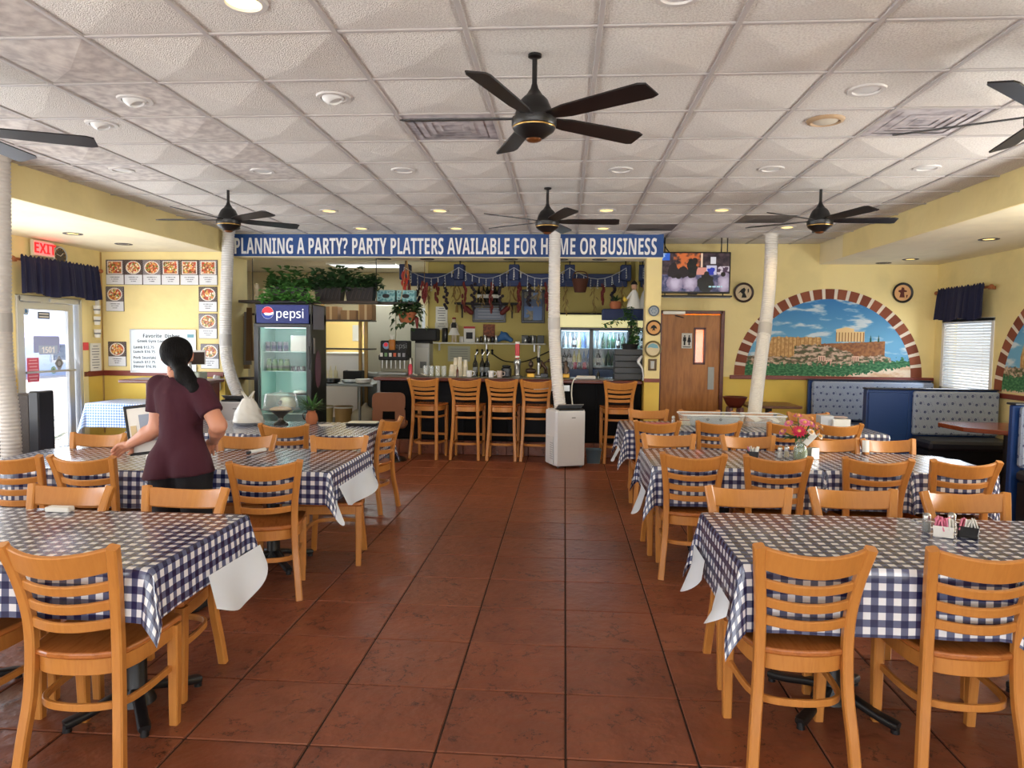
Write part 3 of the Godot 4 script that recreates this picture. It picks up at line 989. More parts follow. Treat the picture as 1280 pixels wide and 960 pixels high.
func mural_image(w: int, h: int, sd := 0) -> Image:     # brush work: sky, temple on a rock, scrub, trees, sand
	var f := FastNoiseLite.new(); f.seed = 3 + sd; f.frequency = 0.008; f.fractal_octaves = 5
	var c := FastNoiseLite.new(); c.seed = 8 + sd; c.frequency = 0.05; c.fractal_octaves = 3
	var im := Image.create(w, h, false, Image.FORMAT_RGB8)
	var sx := 720.0 / w
	for py in h:
		for px in w:
			var x := px * sx
			var y := py * sx
			var n1 := f.get_noise_2d(x * 0.7, y * 2.4)
			var n2 := c.get_noise_2d(x, y)
			var n3 := c.get_noise_2d(x * 1.1 + 500, y * 1.9)
			var n4 := c.get_noise_2d(x * 0.5 + 500, y * 1.1)
			var t := clampf(y / 190.0, 0.0, 1.0)
			var col := Color(0.20, 0.47, 0.70).lerp(Color(0.42, 0.66, 0.80), t)
			col = col.lerp(Color(0.86, 0.88, 0.88), clampf((n1 - 0.05) * 2.6, 0.0, 0.85))
			# temple and walls on the rock
			var wall_y := 192.0 + 10.0 * sin(x * 0.006) + n2 * 3.0
			if x > 200 and x < 605 and y > wall_y and y < 285:
				col = Color(0.66, 0.45, 0.27).lerp(Color(0.50, 0.32, 0.20), clampf(0.5 + n2, 0, 1))
			if x > 392 and x < 516 and y > 136 - (10.0 * maxf(0.0, 1.0 - absf(x - 436) / 46.0)) and y < 192 and x < (470 if y < 146 else 516):
				var band := fmod(x - 392, 13.0)
				col = Color(0.90, 0.78, 0.56) if band > 4.0 or y < 150 else Color(0.62, 0.46, 0.28)
			if x > 100 and x < 330 and y > 172 + n2 * 6.0 and y < 268 and x + (y - 190) * 0.3 > 110:
				var band2 := fmod(x, 17.0)
				col = Color(0.84, 0.68, 0.44).lerp(Color(0.66, 0.48, 0.28), 0.9 if band2 < 5.0 else clampf(0.3 + n2, 0, 1))
			# rocky hillside
			var hill := 206.0 + 0.0012 * (x - 285.0) * (x - 285.0) + n2 * 9.0
			if x > 470: hill = 262.0 - (x - 470) * 0.10 + n2 * 8.0 if x < 600 else 249.0 + (x - 600) * 0.62 + n2 * 8.0
			if x < 215: hill = 262.0 + n2 * 8.0
			if y > hill:
				col = Color(0.44, 0.36, 0.29).lerp(Color(0.80, 0.70, 0.60), clampf(0.45 + n4 * 1.6 + n3 * 0.7, 0, 1))
				if n2 * 0.4 - n4 > 0.14:
					col = Color(0.30, 0.36, 0.22).lerp(Color(0.40, 0.34, 0.26), clampf(n3 + 0.4, 0, 1))
			# small pale ruins
			for q in [[335, 268], [480, 268], [365, 285]]:
				if absf(x - q[0]) < 16 and absf(y - q[1]) < 12:
					col = Color(0.90, 0.76, 0.66) if fmod(x, 9.0) > 3.5 or y < q[1] - 6 else Color(0.5, 0.36, 0.3)
			# tree belt
			var belt := 300.0 + n2 * 22.0 - 8.0 * absf(sin(x * 0.09)) + (n3 * 10.0)
			if x > 430: belt -= (x - 430) * 0.1
			var foot := 352.0 + n2 * 14.0 - (maxf(0.0, x - 400) * 0.16)
			if y > belt and y < foot:
				col = Color(0.13, 0.36, 0.22).lerp(Color(0.34, 0.55, 0.36), clampf(0.45 + n3 * 1.2, 0, 1))
			elif y >= foot:
				col = Color(0.84, 0.70, 0.55).lerp(Color(0.92, 0.84, 0.74), clampf(0.5 + n1 * 2.0 + n3 * 0.5, 0, 1))
			for q in [[542, 10], [576, 9]]:
				if absf(x - q[0]) < 4.0 * clampf((y - 160) / 22.0, 0, 1) and y > 160 and y < 193:
					col = Color(0.12, 0.30, 0.20)
			im.set_pixel(px, py, col)
	return im

# ---------------------------------------------------------------- lamps and fans
func lamp_point(called: String, at: Vector3, c: Color, e: float, r: float) -> void:
	var o := OmniLight3D.new()
	o.name = called
	o.position = at
	o.light_color = c
	o.light_energy = e
	o.light_size = r
	o.omni_range = 20.0
	o.omni_attenuation = 2.0
	o.shadow_enabled = true
	add_child(o)

func lamp_spot(called: String, at: Vector3, c: Color, e: float, angle := 62.0) -> void:
	var o := SpotLight3D.new()
	o.name = called
	o.position = at
	o.rotation_degrees = Vector3(-90, 0, 0)
	o.spot_angle = angle
	o.spot_range = 20.0
	o.spot_attenuation = 2.0
	o.light_color = c
	o.light_energy = e
	o.light_size = 0.06
	o.shadow_enabled = true
	add_child(o)

func downlight(at: Vector3, lit: bool, label: String, ring: Material, lens: Material, eyeball := false) -> void:
	var o := thing("recessed_downlight", label, "downlight", at, 0.0, "recessed ceiling lights")
	part("trim_ring", g().lathe([Vector2(0.072, 0.004), Vector2(0.076, -0.007), Vector2(0.098, -0.006), Vector2(0.104, 0.004)], 24), ring, o)
	if eyeball:
		var b := g()
		b.x = Transform3D(Basis(Vector3(0, 0, 1), 0.35), Vector3(0.0, 0.012, 0))
		b.lathe([Vector2(0.0, -0.030), Vector2(0.036, -0.030), Vector2(0.04, -0.040), Vector2(0.052, -0.034), Vector2(0.07, -0.006), Vector2(0.072, 0.004)], 20)
		part("eyeball", b, lens, o)
	else:
		part("lens", g().lathe([Vector2(0.0, -0.002), Vector2(0.05, -0.001), Vector2(0.074, 0.003)], 20), lens, o)
	if lit:
		lamp_spot("downlight_lamp", at + Vector3(0, -0.03, 0), sc(255, 214, 150), LAMP, 64.0)

const LAMP := 0.55

func lamps() -> void:
	var white := mat("ring_white", sc(206, 202, 198), 0.45)
	var off := mat("lens_off", sc(220, 220, 218), 0.4)
	var on := glow("lens_on", sc(255, 216, 120), 2.6)
	var bright := glow("lens_bright", sc(255, 228, 160), 3.0)
	var dark := mat("ring_dark", sc(66, 60, 58), 0.5)
	var rows := {-3.05: "row nearest the camera", -4.22: "second row", -6.07: "third row", -7.92: "fourth row", -9.18: "row before the blue banner"}
	for e in [[-1.38, -3.03, 2], [0.44, -3.05, 0], [-2.60, -4.22, 3], [-1.38, -4.22, 3], [1.66, -4.22, 0], [-3.12, -4.68, 3],
			[-3.81, -5.97, 0], [-2.6, -6.04, 0], [-1.38, -6.04, 0], [0.44, -6.07, 0], [1.66, -6.07, 0], [2.88, -6.07, 0],
			[-2.65, -7.92, 1], [-1.4, -7.92, 1], [0.43, -7.92, 1], [1.66, -7.92, 1], [-2.65, -9.18, 1], [-1.41, -9.18, 1], [0.46, -9.18, 1], [2.7, -9.1, 1]]:
		var rowname := ""
		var best := 9.0
		for z in rows:
			if absf(z - e[1]) < best:
				best = absf(z - e[1]); rowname = rows[z]
		var col := "left aisle side" if e[0] < -2.0 else ("left of the centre fans" if e[0] < 0 else ("right of the centre fans" if e[0] < 1.2 else "booth side"))
		var what: String = ["unlit white", "glowing yellow", "bright glowing", "tilted unlit"][e[2]]
		if e[0] < -3.0: col = "over the door side soffit edge"
		if e[0] > 2.5: col = "by the booth soffit"
		downlight(Vector3(e[0], CE, e[1]), e[2] in [1, 2], "%s ceiling downlight in the %s, %s" % [what, rowname, col], white, [off, on, bright, off][e[2]], e[2] == 3)
	for e in [[-5.49, -7.68, 1, "glowing soffit downlight above the exit sign"], [-5.45, -8.54, 0, "dark soffit downlight in front of the food posters"], [4.5, -8.07, 1, "glowing soffit downlight over the booth with the red table"], [4.57, -9.96, 1, "glowing soffit downlight near the right mural plate"], [4.42, -10.42, 0, "dark soffit downlight closest to the mural wall"]]:
		downlight(Vector3(e[0], 2.735, e[1]), e[2] == 1, e[3], dark, on if e[2] == 1 else dark)
	var where := ["above the hanging basket", "beside the blue valance end", "above the wine bottle shelf", "behind the white pipe", "above the drinks cooler"]
	var xs := [-2.5, -1.9, -0.75, -0.07, 0.45]
	for k in 5:
		downlight(Vector3(xs[k], 2.70, -9.78), false, "dark downlight under the banner beam " + where[k], dark, mats["black_matte"])
	solo("ceiling_speaker", g().lathe([Vector2(0.0, -0.014), Vector2(0.07, -0.012), Vector2(0.085, -0.002)], 24), mat("speaker_cloth", sc(206, 198, 180), 0.8), "round beige ceiling speaker between two downlights on the booth side", "speaker", Vector3(1.63, CE, -4.77))
	part("rim", g().lathe([Vector2(0.083, -0.003), Vector2(0.09, -0.016), Vector2(0.11, -0.01), Vector2(0.116, 0.003)], 24), mat("speaker_rim", sc(178, 150, 116), 0.6), get_node("ceiling_speaker"))

func fans() -> void:
	var f := thing("ceiling_fan", "black five-blade ceiling fan nearest the camera above the central aisle", "ceiling fan", Vector3.ZERO, 0, "black ceiling fans")
	var m := mat("fan_black", sc(17, 15, 15), 0.38)
	part("downrod", g().lathe([Vector2(0.034, 0.0), Vector2(0.034, -0.012), Vector2(0.013, -0.02), Vector2(0.013, -0.17)], 14), m, f)
	part("motor_housing", g().lathe([Vector2(0.013, -0.14), Vector2(0.02, -0.165), Vector2(0.043, -0.2), Vector2(0.052, -0.205), Vector2(0.068, -0.222), Vector2(0.09, -0.27), Vector2(0.1, -0.305), Vector2(0.112, -0.312), Vector2(0.112, -0.345), Vector2(0.108, -0.352)], 28), m, f)
	part("brass_band", g().lathe([Vector2(0.1075, -0.352), Vector2(0.1095, -0.356), Vector2(0.1075, -0.36)], 28), mats["brass"], f, "thin brass band")
	part("lower_cup", g().lathe([Vector2(0.107, -0.36), Vector2(0.1, -0.372), Vector2(0.05, -0.408), Vector2(0.04, -0.412)], 28), m, f)
	part("end_cap", g().lathe([Vector2(0.04, -0.412), Vector2(0.036, -0.42), Vector2(0.02, -0.426), Vector2(0.0, -0.428)], 18), mat("cap_amber", sc(120, 74, 40), 0.3, 0.4), f, "amber end cap")
	var b := g()
	b.x = Transform3D(Basis(Vector3(1, 0, 0), deg_to_rad(-13)), Vector3(0, -0.31, 0))
	b.slab(PackedVector2Array([Vector2(0.09, -0.03), Vector2(0.2, -0.052), Vector2(0.64, -0.064), Vector2(0.672, -0.052), Vector2(0.665, 0.05), Vector2(0.63, 0.064), Vector2(0.2, 0.052), Vector2(0.09, 0.03)]), -0.004, 0.004, 0.002)
	var bm := b.mesh()
	for k in 5:
		part("blade", bm, mat("fan_blade", sc(24, 19, 19), 0.42), f).rotation.y = -TAU * k / 5
	var at := [Vector3(-0.17, CE, -3.64), Vector3(-0.18, CE, -6.76), Vector3(2.28, CE, -6.72), Vector3(-3.2, CE, -6.65), Vector3(2.3, CE, -3.66), Vector3(-3.3, CE, -3.70)]
	var ph := [37.0, 70.0, 0.0, 33.0, 66.0, 46.0]
	var lb := ["", "black five-blade ceiling fan in the middle, in front of the blue banner", "black five-blade ceiling fan on the booth side before the mural wall", "black five-blade ceiling fan on the door side before the food posters", "black ceiling fan nearest the booth side, hub beyond the picture edge", "black ceiling fan nearest the door side, hub beyond the picture edge"]
	for i in 6:
		var o: Node3D = f if i == 0 else dup(f, lb[i], at[i])
		o.position = at[i]
		o.rotation.y = -deg_to_rad(ph[i])

# ---------------------------------------------------------------- tables and cloths
func gingham(key: String, deep: Color, mid: Color, light: Color, rough: float) -> StandardMaterial3D:
	var n := 64
	var im := Image.create(n, n, false, Image.FORMAT_RGB8)
	for y in n:
		for x in n:
			var a := x < n / 2
			var b := y < n / 2
			var c := deep if a and b else (light if not a and not b else mid)
			if a != b and (x + y) % 4 < 1:
				c = c.lerp(deep, 0.25)
			im.set_pixel(x, y, c)
	var m := mat(key, Color.WHITE, rough)
	m.albedo_texture = ImageTexture.create_from_image(im)
	return m

func cloth_shape(x0: float, x1: float, z0: float, z1: float, y: float, drop: float, rad: Array, sd: int, pitch := 0.05, sides := [1, 1, 1, 1]) -> G:
	# a sheet laid over a board with rounded corners; whatever overhangs falls, ripples along the edges and gathers at the corners
	var f := FastNoiseLite.new(); f.seed = sd; f.frequency = 1.0; f.fractal_octaves = 2
	var us := axis_steps(x0, x1, drop * sides[0], drop * sides[1])
	var vs := axis_steps(z0, z1, drop * sides[2], drop * sides[3])
	var cx := (x0 + x1) / 2
	var cz := (z0 + z1) / 2
	var P := []
	for s in us:
		var row := PackedVector3Array()
		for t in vs:
			var rr: float = rad[(0 if t < cz else 2) + (0 if s < cx else 1)]
			var ix := clampf(s, x0 + rr, x1 - rr)
			var iz := clampf(t, z0 + rr, z1 - rr)
			var d := Vector2(s - ix, t - iz)
			var len := d.length()
			if len <= rr + 1e-5:
				row.append(Vector3(s, y + 0.0012 * f.get_noise_2d(s * 4.0, t * 4.0), t))
				continue
			d /= len
			var r := len - rr
			var base := Vector2(ix, iz) + d * rr
			var diag := clampf(2.0 * absf(d.x * d.y), 0.0, 1.0)
			if rr > 0.1: diag *= 0.25
			var along := base.x * 9.0 + base.y * 9.0
			var rip := (0.5 + 0.5 * f.get_noise_2d(along * 0.5, sd * 3.7)) * 0.022 * r / drop
			var out := 0.010 * minf(1.0, r / 0.015) + rip * (1.0 - 0.5 * diag) + r * 0.24 * diag
			var down := r * (1.0 - 0.05 * diag)
			if r < 0.012: down = r * 0.5
			row.append(Vector3(base.x + d.x * out, y - down + 0.003, base.y + d.y * out))
		P.append(row)
	var a := g()
	a.grid(P, func(i, j): return Vector2(us[i], vs[j]) / pitch)
	return a

func axis_steps(a: float, b: float, da: float, db: float) -> PackedFloat32Array:
	var o := PackedFloat32Array()
	if da > 0:
		for i in 10: o.append(a - da + da * i / 10.0)
		o.append(a - 0.008)
	var k := maxi(6, int((b - a) / 0.05))
	for i in k + 1: o.append(a + (b - a) * i / k)
	if db > 0:
		o.append(b + 0.008)
		for i in range(1, 11): o.append(b + db * i / 10.0)
	return o

func lining(a: Vector3, b: Vector3, out: Vector3, low: float, sd: int) -> G:     # the white back of a cloth hanging out below its edge
	return g().sheet(16, 8, func(u, v):
		var p: Vector3 = a.lerp(b, u)
		var hang: float = low * (0.45 + 0.55 * sin(PI * clampf(u * 0.85 + 0.15, 0, 1))) * v
		return p + Vector3(0, -hang, 0) + out * (0.02 * v + 0.05 * v * sin(PI * u) + a.distance_to(b) * 0.05 * v * sin(u * 8.0 + sd)))

func dining_table(x0: float, x1: float, z0: float, z1: float, label: String, group: String, rad := [0.02, 0.02, 0.02, 0.02]) -> void:
	var c := Vector3((x0 + x1) / 2, 0, (z0 + z1) / 2)
	var o := thing("dining_table", label, "table", c, 0.0, group)
	var w := x1 - x0
	var d := z1 - z0
	var poly := PackedVector2Array()
	for q in 4:
		var r: float = maxf(0.012, [rad[3], rad[2], rad[0], rad[1]][q] - 0.004)
		var cc := Vector2([1, -1, -1, 1][q] * (w / 2 - 0.006 - r), [1, 1, -1, -1][q] * (d / 2 - 0.006 - r))
		for i in 7:
			poly.append(cc + Vector2.from_angle(PI / 2 * (q + i / 6.0)) * r)
	part("tabletop", g().slab(poly, 0.722, 0.752, 0.004), mat("table_board", sc(120, 78, 48), 0.5), o)
	part("column", g().lathe([Vector2(0.14, 0.722), Vector2(0.14, 0.712), Vector2(0.045, 0.7), Vector2(0.045, 0.1), Vector2(0.07, 0.06), Vector2(0.08, 0.03)], 18), mats["iron_black"], o)
	var wx := minf(0.34, w * 0.46)
	for k in 4:
		var dir := Vector3(cos(PI / 4 + k * PI / 2) * wx * 0.72, 0, sin(PI / 4 + k * PI / 2) * 0.27)
		var p := spline([Vector3(0, 0.09, 0), dir * 0.35 + Vector3(0, 0.075, 0), dir * 0.8 + Vector3(0, 0.045, 0), dir * 1.15 + Vector3(0, 0.032, 0)], 5)
		part("foot", g().sweep(p, round_rect(0.05, 0.034, 0.012, 3), Vector3.UP, true, [1.25, 1.2, 1.15, 1.1, 1.05, 1, 1, 0.95, 0.95, 0.95, 0.95, 0.95, 1, 1.05, 1.0, 0.85]).lathe([Vector2(0.016, 0.03), Vector2(0.018, 0.0), Vector2(0.0, 0.0)], 10, dir * 1.1), mats["iron_black"], o)

var cloth_m: StandardMaterial3D

func covered(x0: float, x1: float, z0: float, z1: float, drop: float, tl: String, cl: String, sd: int, sides := [1, 1, 1, 1], rad := [0.02, 0.02, 0.02, 0.02]) -> MeshInstance3D:
	dining_table(x0, x1, z0, z1, tl, "black pedestal tables under checked cloths", rad)
	return solo("tablecloth", cloth_shape(x0 - 0.002, x1 + 0.002, z0 - 0.002, z1 + 0.002, 0.7555, drop, rad, sd, 0.056, sides), cloth_m, cl, "tablecloth", Vector3.ZERO, 0.0, "navy checked tablecloths")

func tables() -> void:
	cloth_m = gingham("gingham_navy", sc(27, 30, 70), sc(92, 97, 124), sc(224, 224, 226), 0.2)
	cloth_m.metallic_specular = 0.6
	bumpy(cloth_m, noise_tex(0.01, 256, [], [], FastNoiseLite.TYPE_SIMPLEX_SMOOTH, 4, 51, true, 4.0), 0.05)
	cloth_m.uv1_scale = Vector3(1, 1, 1)
	var white := mat("cloth_back", sc(222, 228, 236), 0.6)
	white.backlight_enabled = true
	white.backlight = sc(120, 125, 135)
	# booth side, front
	var c := covered(0.70, 1.70, -3.60, -2.775, 0.265, "pedestal table under the front booth-side cloth, by the aisle", "navy checked cloth on the front booth-side table, aisle end", 1)
	part("cloth_lining", lining(Vector3(0.655, 0.60, -2.98), Vector3(0.655, 0.60, -2.78), Vector3(-1, 0, 0), 0.13, 3), white, c, "white underside hanging out below")
	part("cloth_lining", lining(Vector3(0.66, 0.60, -3.58), Vector3(0.66, 0.60, -3.3), Vector3(-1, 0, 0), 0.2, 4), white, c, "white underside hanging out below")
	covered(1.72, 2.85, -3.60, -2.775, 0.265, "pedestal table under the front booth-side cloth, at the picture edge", "navy checked cloth at the picture edge under the sugar caddies", 2, [0.3, 1, 1, 1])
	# booth side, middle: three small tables in a row, the last with a rounded leaf
	c = covered(0.62, 1.745, -5.72, -4.90, 0.27, "pedestal table under the middle booth-side cloth, by the aisle", "navy checked cloth on the middle booth-side table, aisle end", 3, [1, 0.35, 1, 1])
	part("cloth_lining", lining(Vector3(0.575, 0.57, -5.25), Vector3(0.575, 0.57, -4.95), Vector3(-1, 0, 0), 0.2, 5), white, c, "white underside hanging out below")
	covered(1.765, 2.30, -5.72, -4.90, 0.27, "pedestal table under the flower vase cloth, middle booth-side row", "navy checked cloth under the flower vase, middle booth-side row", 4, [0.3, 0.3, 1, 1])
	covered(2.32, 2.92, -5.72, -4.885, 0.27, "round-ended pedestal table in front of the blue booths", "navy checked cloth with rounded end in front of the blue booths", 5, [0.3, 1, 1, 1], [0.02, 0.27, 0.02, 0.16])
	# booth side, back
	c = covered(0.60, 1.75, -7.72, -6.90, 0.28, "pedestal table under the back booth-side cloth, by the aisle", "navy checked cloth on the back booth-side table, aisle end", 6, [1, 0.3, 1, 1])
	part("cloth_lining", lining(Vector3(0.555, 0.55, -7.3), Vector3(0.555, 0.55, -7.0), Vector3(-1, 0, 0), 0.15, 6), white, c, "white underside hanging out below")
	covered(1.77, 3.05, -7.72, -6.92, 0.28, "pedestal table under the back booth-side cloth, by the booths", "navy checked cloth under the plastic bins' far end, by the booths", 7, [0.3, 1, 1, 1])
	# door side, front
	c = covered(-2.145, -1.51, -3.29, -2.475, 0.20, "pedestal table under the front door-side cloth, by the aisle", "navy checked cloth on the front door-side table, aisle end", 8, [0.3, 1, 1, 1])
	part("cloth_lining", lining(Vector3(-1.485, 0.6, -2.86), Vector3(-1.465, 0.6, -3.33), Vector3(1, 0, 0), 0.2, 7), white, c, "pale blue-white underside hanging out below")
	covered(-3.3, -2.16, -3.29, -2.475, 0.22, "pedestal table under the front door-side cloth, at the picture edge", "navy checked cloth on the front door-side table, at the picture edge", 9, [1, 0.3, 1, 1])
	# door side, middle: the outer table has a rounded leaf
	c = covered(-2.60, -1.48, -5.32, -4.40, 0.21, "pedestal table under the middle door-side cloth, by the aisle", "navy checked cloth in front of the woman, aisle end", 10, [0.3, 1, 1, 1])
	part("cloth_lining", lining(Vector3(-1.455, 0.64, -4.52), Vector3(-1.455, 0.64, -5.34), Vector3(1, 0, 0), 0.17, 8), white, c, "white underside hanging out below")
	part("cloth_lining", lining(Vector3(-1.46, 0.56, -4.41), Vector3(-1.46, 0.56, -4.49), Vector3(1, 0, 0.4), 0.15, 9), white, c, "white underside hanging out below")
	covered(-3.85, -2.62, -5.32, -4.30, 0.24, "round-ended pedestal table beside the left white pipe", "navy checked cloth with rounded end beside the left white pipe", 11, [1, 0.3, 1, 1], [0.34, 0.02, 0.34, 0.02])
	# door side, back
	covered(-2.80, -1.74, -7.03, -6.06, 0.30, "pedestal table under the tray and flower pot cloth", "navy checked cloth under the black tray and flower pot", 12, [0.3, 1, 1, 1])
	covered(-3.9, -2.82, -7.03, -6.08, 0.30, "pedestal table under the carrier bag cloth behind the woman", "navy checked cloth under the white carrier bag", 13, [1, 0.3, 1, 1])

# ---------------------------------------------------------------- chairs
func ladder_seat(called: String, label: String, category: String, group: String, seat: float, total: float, stool: bool) -> Node3D:
	var o := thing(called, label, category, Vector3.ZERO, 0.0, group)
	var wood := mats["honey_wood"] as Material
	var up := total - seat
	var zb := 0.215 if not stool else 0.225
	var path := []     # rear post: foot, seat height, top
	for e in [[0.0, 0.190, zb], [0.28 * seat, 0.181, 0.196], [0.62 * seat, 0.168, 0.17], [seat, 0.163, 0.160], [seat + up * 0.34, 0.166, 0.168], [seat + up * 0.7, 0.182, 0.2], [total, 0.201, 0.243]]:
		path.append(Vector3(e[1], e[0], e[2]))
	var post := spline(path, 4)
	var at_height := func(y: float) -> Vector3:
		for i in post.size() - 1:
			if y <= post[i + 1].y:
				return post[i].lerp(post[i + 1], (y - post[i].y) / maxf(1e-6, post[i + 1].y - post[i].y))
		return post[post.size() - 1]
	for s in [-1.0, 1.0]:
		var pts := PackedVector3Array()
		for p in post:
			pts.append(Vector3(p.x * s, p.y, p.z))
		part("rear_post", g().sweep(pts, chamfer_rect(0.040, 0.038, 0.006), Vector3.BACK), wood, o)
		part("front_leg", g().sweep(PackedVector3Array([Vector3(0.192 * s, 0, -0.172), Vector3(0.196 * s, seat * 0.5, -0.172), Vector3(0.196 * s, seat - 0.03, -0.17)]), chamfer_rect(0.046, 0.046, 0.006), Vector3.BACK, false, [0.78, 0.94, 1.0]), wood, o)
	var rail := func(y: float, h: float, thick: float, bow: float) -> G:
		var a: Vector3 = at_height.call(y)
		var slope: Vector3 = (at_height.call(y + 0.02) - at_height.call(y - 0.04)).normalized()
		var pts := PackedVector3Array()
		for i in 13:
			var u := -1.0 + i / 6.0
			pts.append(Vector3(u * (a.x - 0.008), y, a.z - 0.004) + Vector3(0, -slope.z, slope.y) * bow * (1.0 - u * u))
		return g().sweep(pts, chamfer_rect(thick, h, 0.004), Vector3(0, slope.y, slope.z))
	part("top_rail", rail.call(total - 0.048, 0.094, 0.02, 0.062), wood, o)
	for k in 3:
		part("slat", rail.call(seat + up * [0.26, 0.44, 0.625][k], 0.038, 0.017, 0.052), wood, o)
	# seat board, bent apron and bent hoop
	var poly := PackedVector2Array([Vector2(-0.2, -0.208), Vector2(-0.1, -0.216), Vector2(0.1, -0.216), Vector2(0.2, -0.208), Vector2(0.219, -0.19), Vector2(0.215, -0.1), Vector2(0.198, 0.06), Vector2(0.18, 0.125), Vector2(0.15, 0.165), Vector2(0.09, 0.188), Vector2(0, 0.197), Vector2(-0.09, 0.188), Vector2(-0.15, 0.165), Vector2(-0.18, 0.125), Vector2(-0.198, 0.06), Vector2(-0.215, -0.1), Vector2(-0.219, -0.19)])
	part("seat", g().slab(poly, seat - 0.026, seat, 0.008), mats["seat_wood"], o)
	var bend := func(y: float, front: float, back: float, wx: float) -> PackedVector3Array:
		return spline([Vector3(-wx, y, front), Vector3(-wx * 0.97, y, 0.0), Vector3(-wx * 0.86, y, back * 0.6), Vector3(-wx * 0.56, y, back * 0.9), Vector3(0, y, back), Vector3(wx * 0.56, y, back * 0.9), Vector3(wx * 0.86, y, back * 0.6), Vector3(wx * 0.97, y, 0.0), Vector3(wx, y, front)], 4)
	part("apron", g().sweep(bend.call(seat - 0.057, -0.16, 0.178, 0.192), chamfer_rect(0.018, 0.062, 0.003), Vector3.UP), wood, o)
	part("front_apron", B(Vector3(0, seat - 0.057, -0.18), Vector3(0.36, 0.062, 0.018), 0.003), wood, o)
	part("hoop_stretcher", g().sweep(bend.call(0.245 if not stool else seat - 0.17, -0.165, 0.172, 0.186), chamfer_rect(0.017, 0.028, 0.003), Vector3.UP), wood, o)
	if stool:
		part("foot_ring", g().sweep(bend.call(0.215, -0.165, 0.196, 0.19), chamfer_rect(0.017, 0.03, 0.003), Vector3.UP), wood, o)
		part("foot_rest", B(Vector3(0, 0.30, -0.172), Vector3(0.36, 0.034, 0.02), 0.004), wood, o)
	return o

func chairs() -> void:
	var c0 := ladder_seat("dining_chair", "", "chair", "honey wood ladder-back dining chairs", 0.458, 0.868, false)
	var t := "wooden ladder-back chair, "
	# [label, x, z of the top rail, facing away from the camera?, turn in degrees]
	var list := [
		["first from aisle, near side of front booth-side table", 0.92, -2.635, 1, 1], ["second from aisle, near side of front booth-side table", 1.545, -2.66, 1, 0], ["third from aisle, near side of front booth-side table", 2.15, -2.66, 1, 0],
		["first from aisle, far side of front booth-side table", 0.95, -3.71, 0, -1], ["second from aisle, far side of front booth-side table", 1.48, -3.74, 0, -1], ["behind the sugar caddies, far side of front booth-side table", 2.02, -3.72, 0, 2],
		["first from aisle, near side of middle booth-side table", 0.86, -4.765, 1, -5], ["before the flower vase, near side of middle booth-side table", 1.40, -4.745, 1, -5], ["third from aisle, near side of middle booth-side table", 2.03, -4.735, 1, -5], ["fourth from aisle, near side of middle booth-side table", 2.57, -4.725, 1, -1],
		["first from aisle, far side of middle booth-side table", 0.84, -5.78, 0, 2], ["second from aisle, far side of middle booth-side table", 1.46, -5.78, 0, 2], ["angled behind the flowers, far side of middle booth-side table", 2.09, -5.70, 0, 12], ["with a paper slip on its post, far side of middle booth-side table", 2.52, -5.74, 0, 6],
		["first from aisle, near side of back booth-side table", 0.87, -6.69, 1, 0], ["before the plastic bins, near side of back booth-side table", 1.45, -6.765, 1, 5], ["half behind the flowers, near side of back booth-side table", 2.10, -6.765, 1, 5], ["nearest the booths, near side of back booth-side table", 2.54, -6.765, 1, 1],
		["first from aisle, far side of back booth-side table", 0.92, -7.85, 0, -2], ["before the restroom door, far side of back booth-side table", 1.47, -7.86, 0, -1], ["before the right white pipe, far side of back booth-side table", 2.01, -7.79, 0, -1], ["before the white cartons, far side of back booth-side table", 2.60, -7.81, 0, -1],
		["first from aisle, near side of front door-side table", -1.77, -2.35, 1, 2], ["cut by the picture edge, near side of front door-side table", -2.37, -2.35, 1, 0],
		["second from aisle, far side of front door-side table", -2.42, -3.33, 0, 0], ["behind the woman, far side of front door-side table", -1.85, -3.36, 0, 0],
		["cut by the picture edge, near side of middle door-side table", -3.40, -4.11, 1, 2], ["left of the woman, near side of middle door-side table", -2.94, -4.13, 1, 0], ["angled, right of the woman, near side of middle door-side table", -1.77, -4.10, 1, 18],
		["beyond the woman's hand, far side of middle door-side table", -3.51, -5.15, 0, 3], ["under the woman's right arm, far side of middle door-side table", -2.38, -5.21, 0, 9], ["first from aisle, far side of middle door-side table", -1.69, -5.27, 0, 9],
		["below the cake stand, near side of back door-side table", -2.38, -5.90, 1, 2], ["just past the woman's fist, near side of back door-side table", -3.50, -5.95, 1, 0]]
	for i in list.size():
		var e: Array = list[i]
		var turn := deg_to_rad(e[4]) + (0.0 if e[3] == 1 else PI)
		var off := Vector3(0, 0, -0.243).rotated(Vector3.UP, turn)
		var at := Vector3(e[1], 0, e[2]) + off
		var o: Node3D = c0 if i == 0 else dup(c0, "", at, turn)
		o.position = at
		o.rotation.y = turn
		o.set_meta("label", t + e[0])
	dup(c0, "wooden ladder-back chair seen from the side at the aisle end of the back door-side table", Vector3(-1.585, 0, -6.51) + Vector3(0, 0, -0.243).rotated(Vector3.UP, deg_to_rad(78)), deg_to_rad(78))

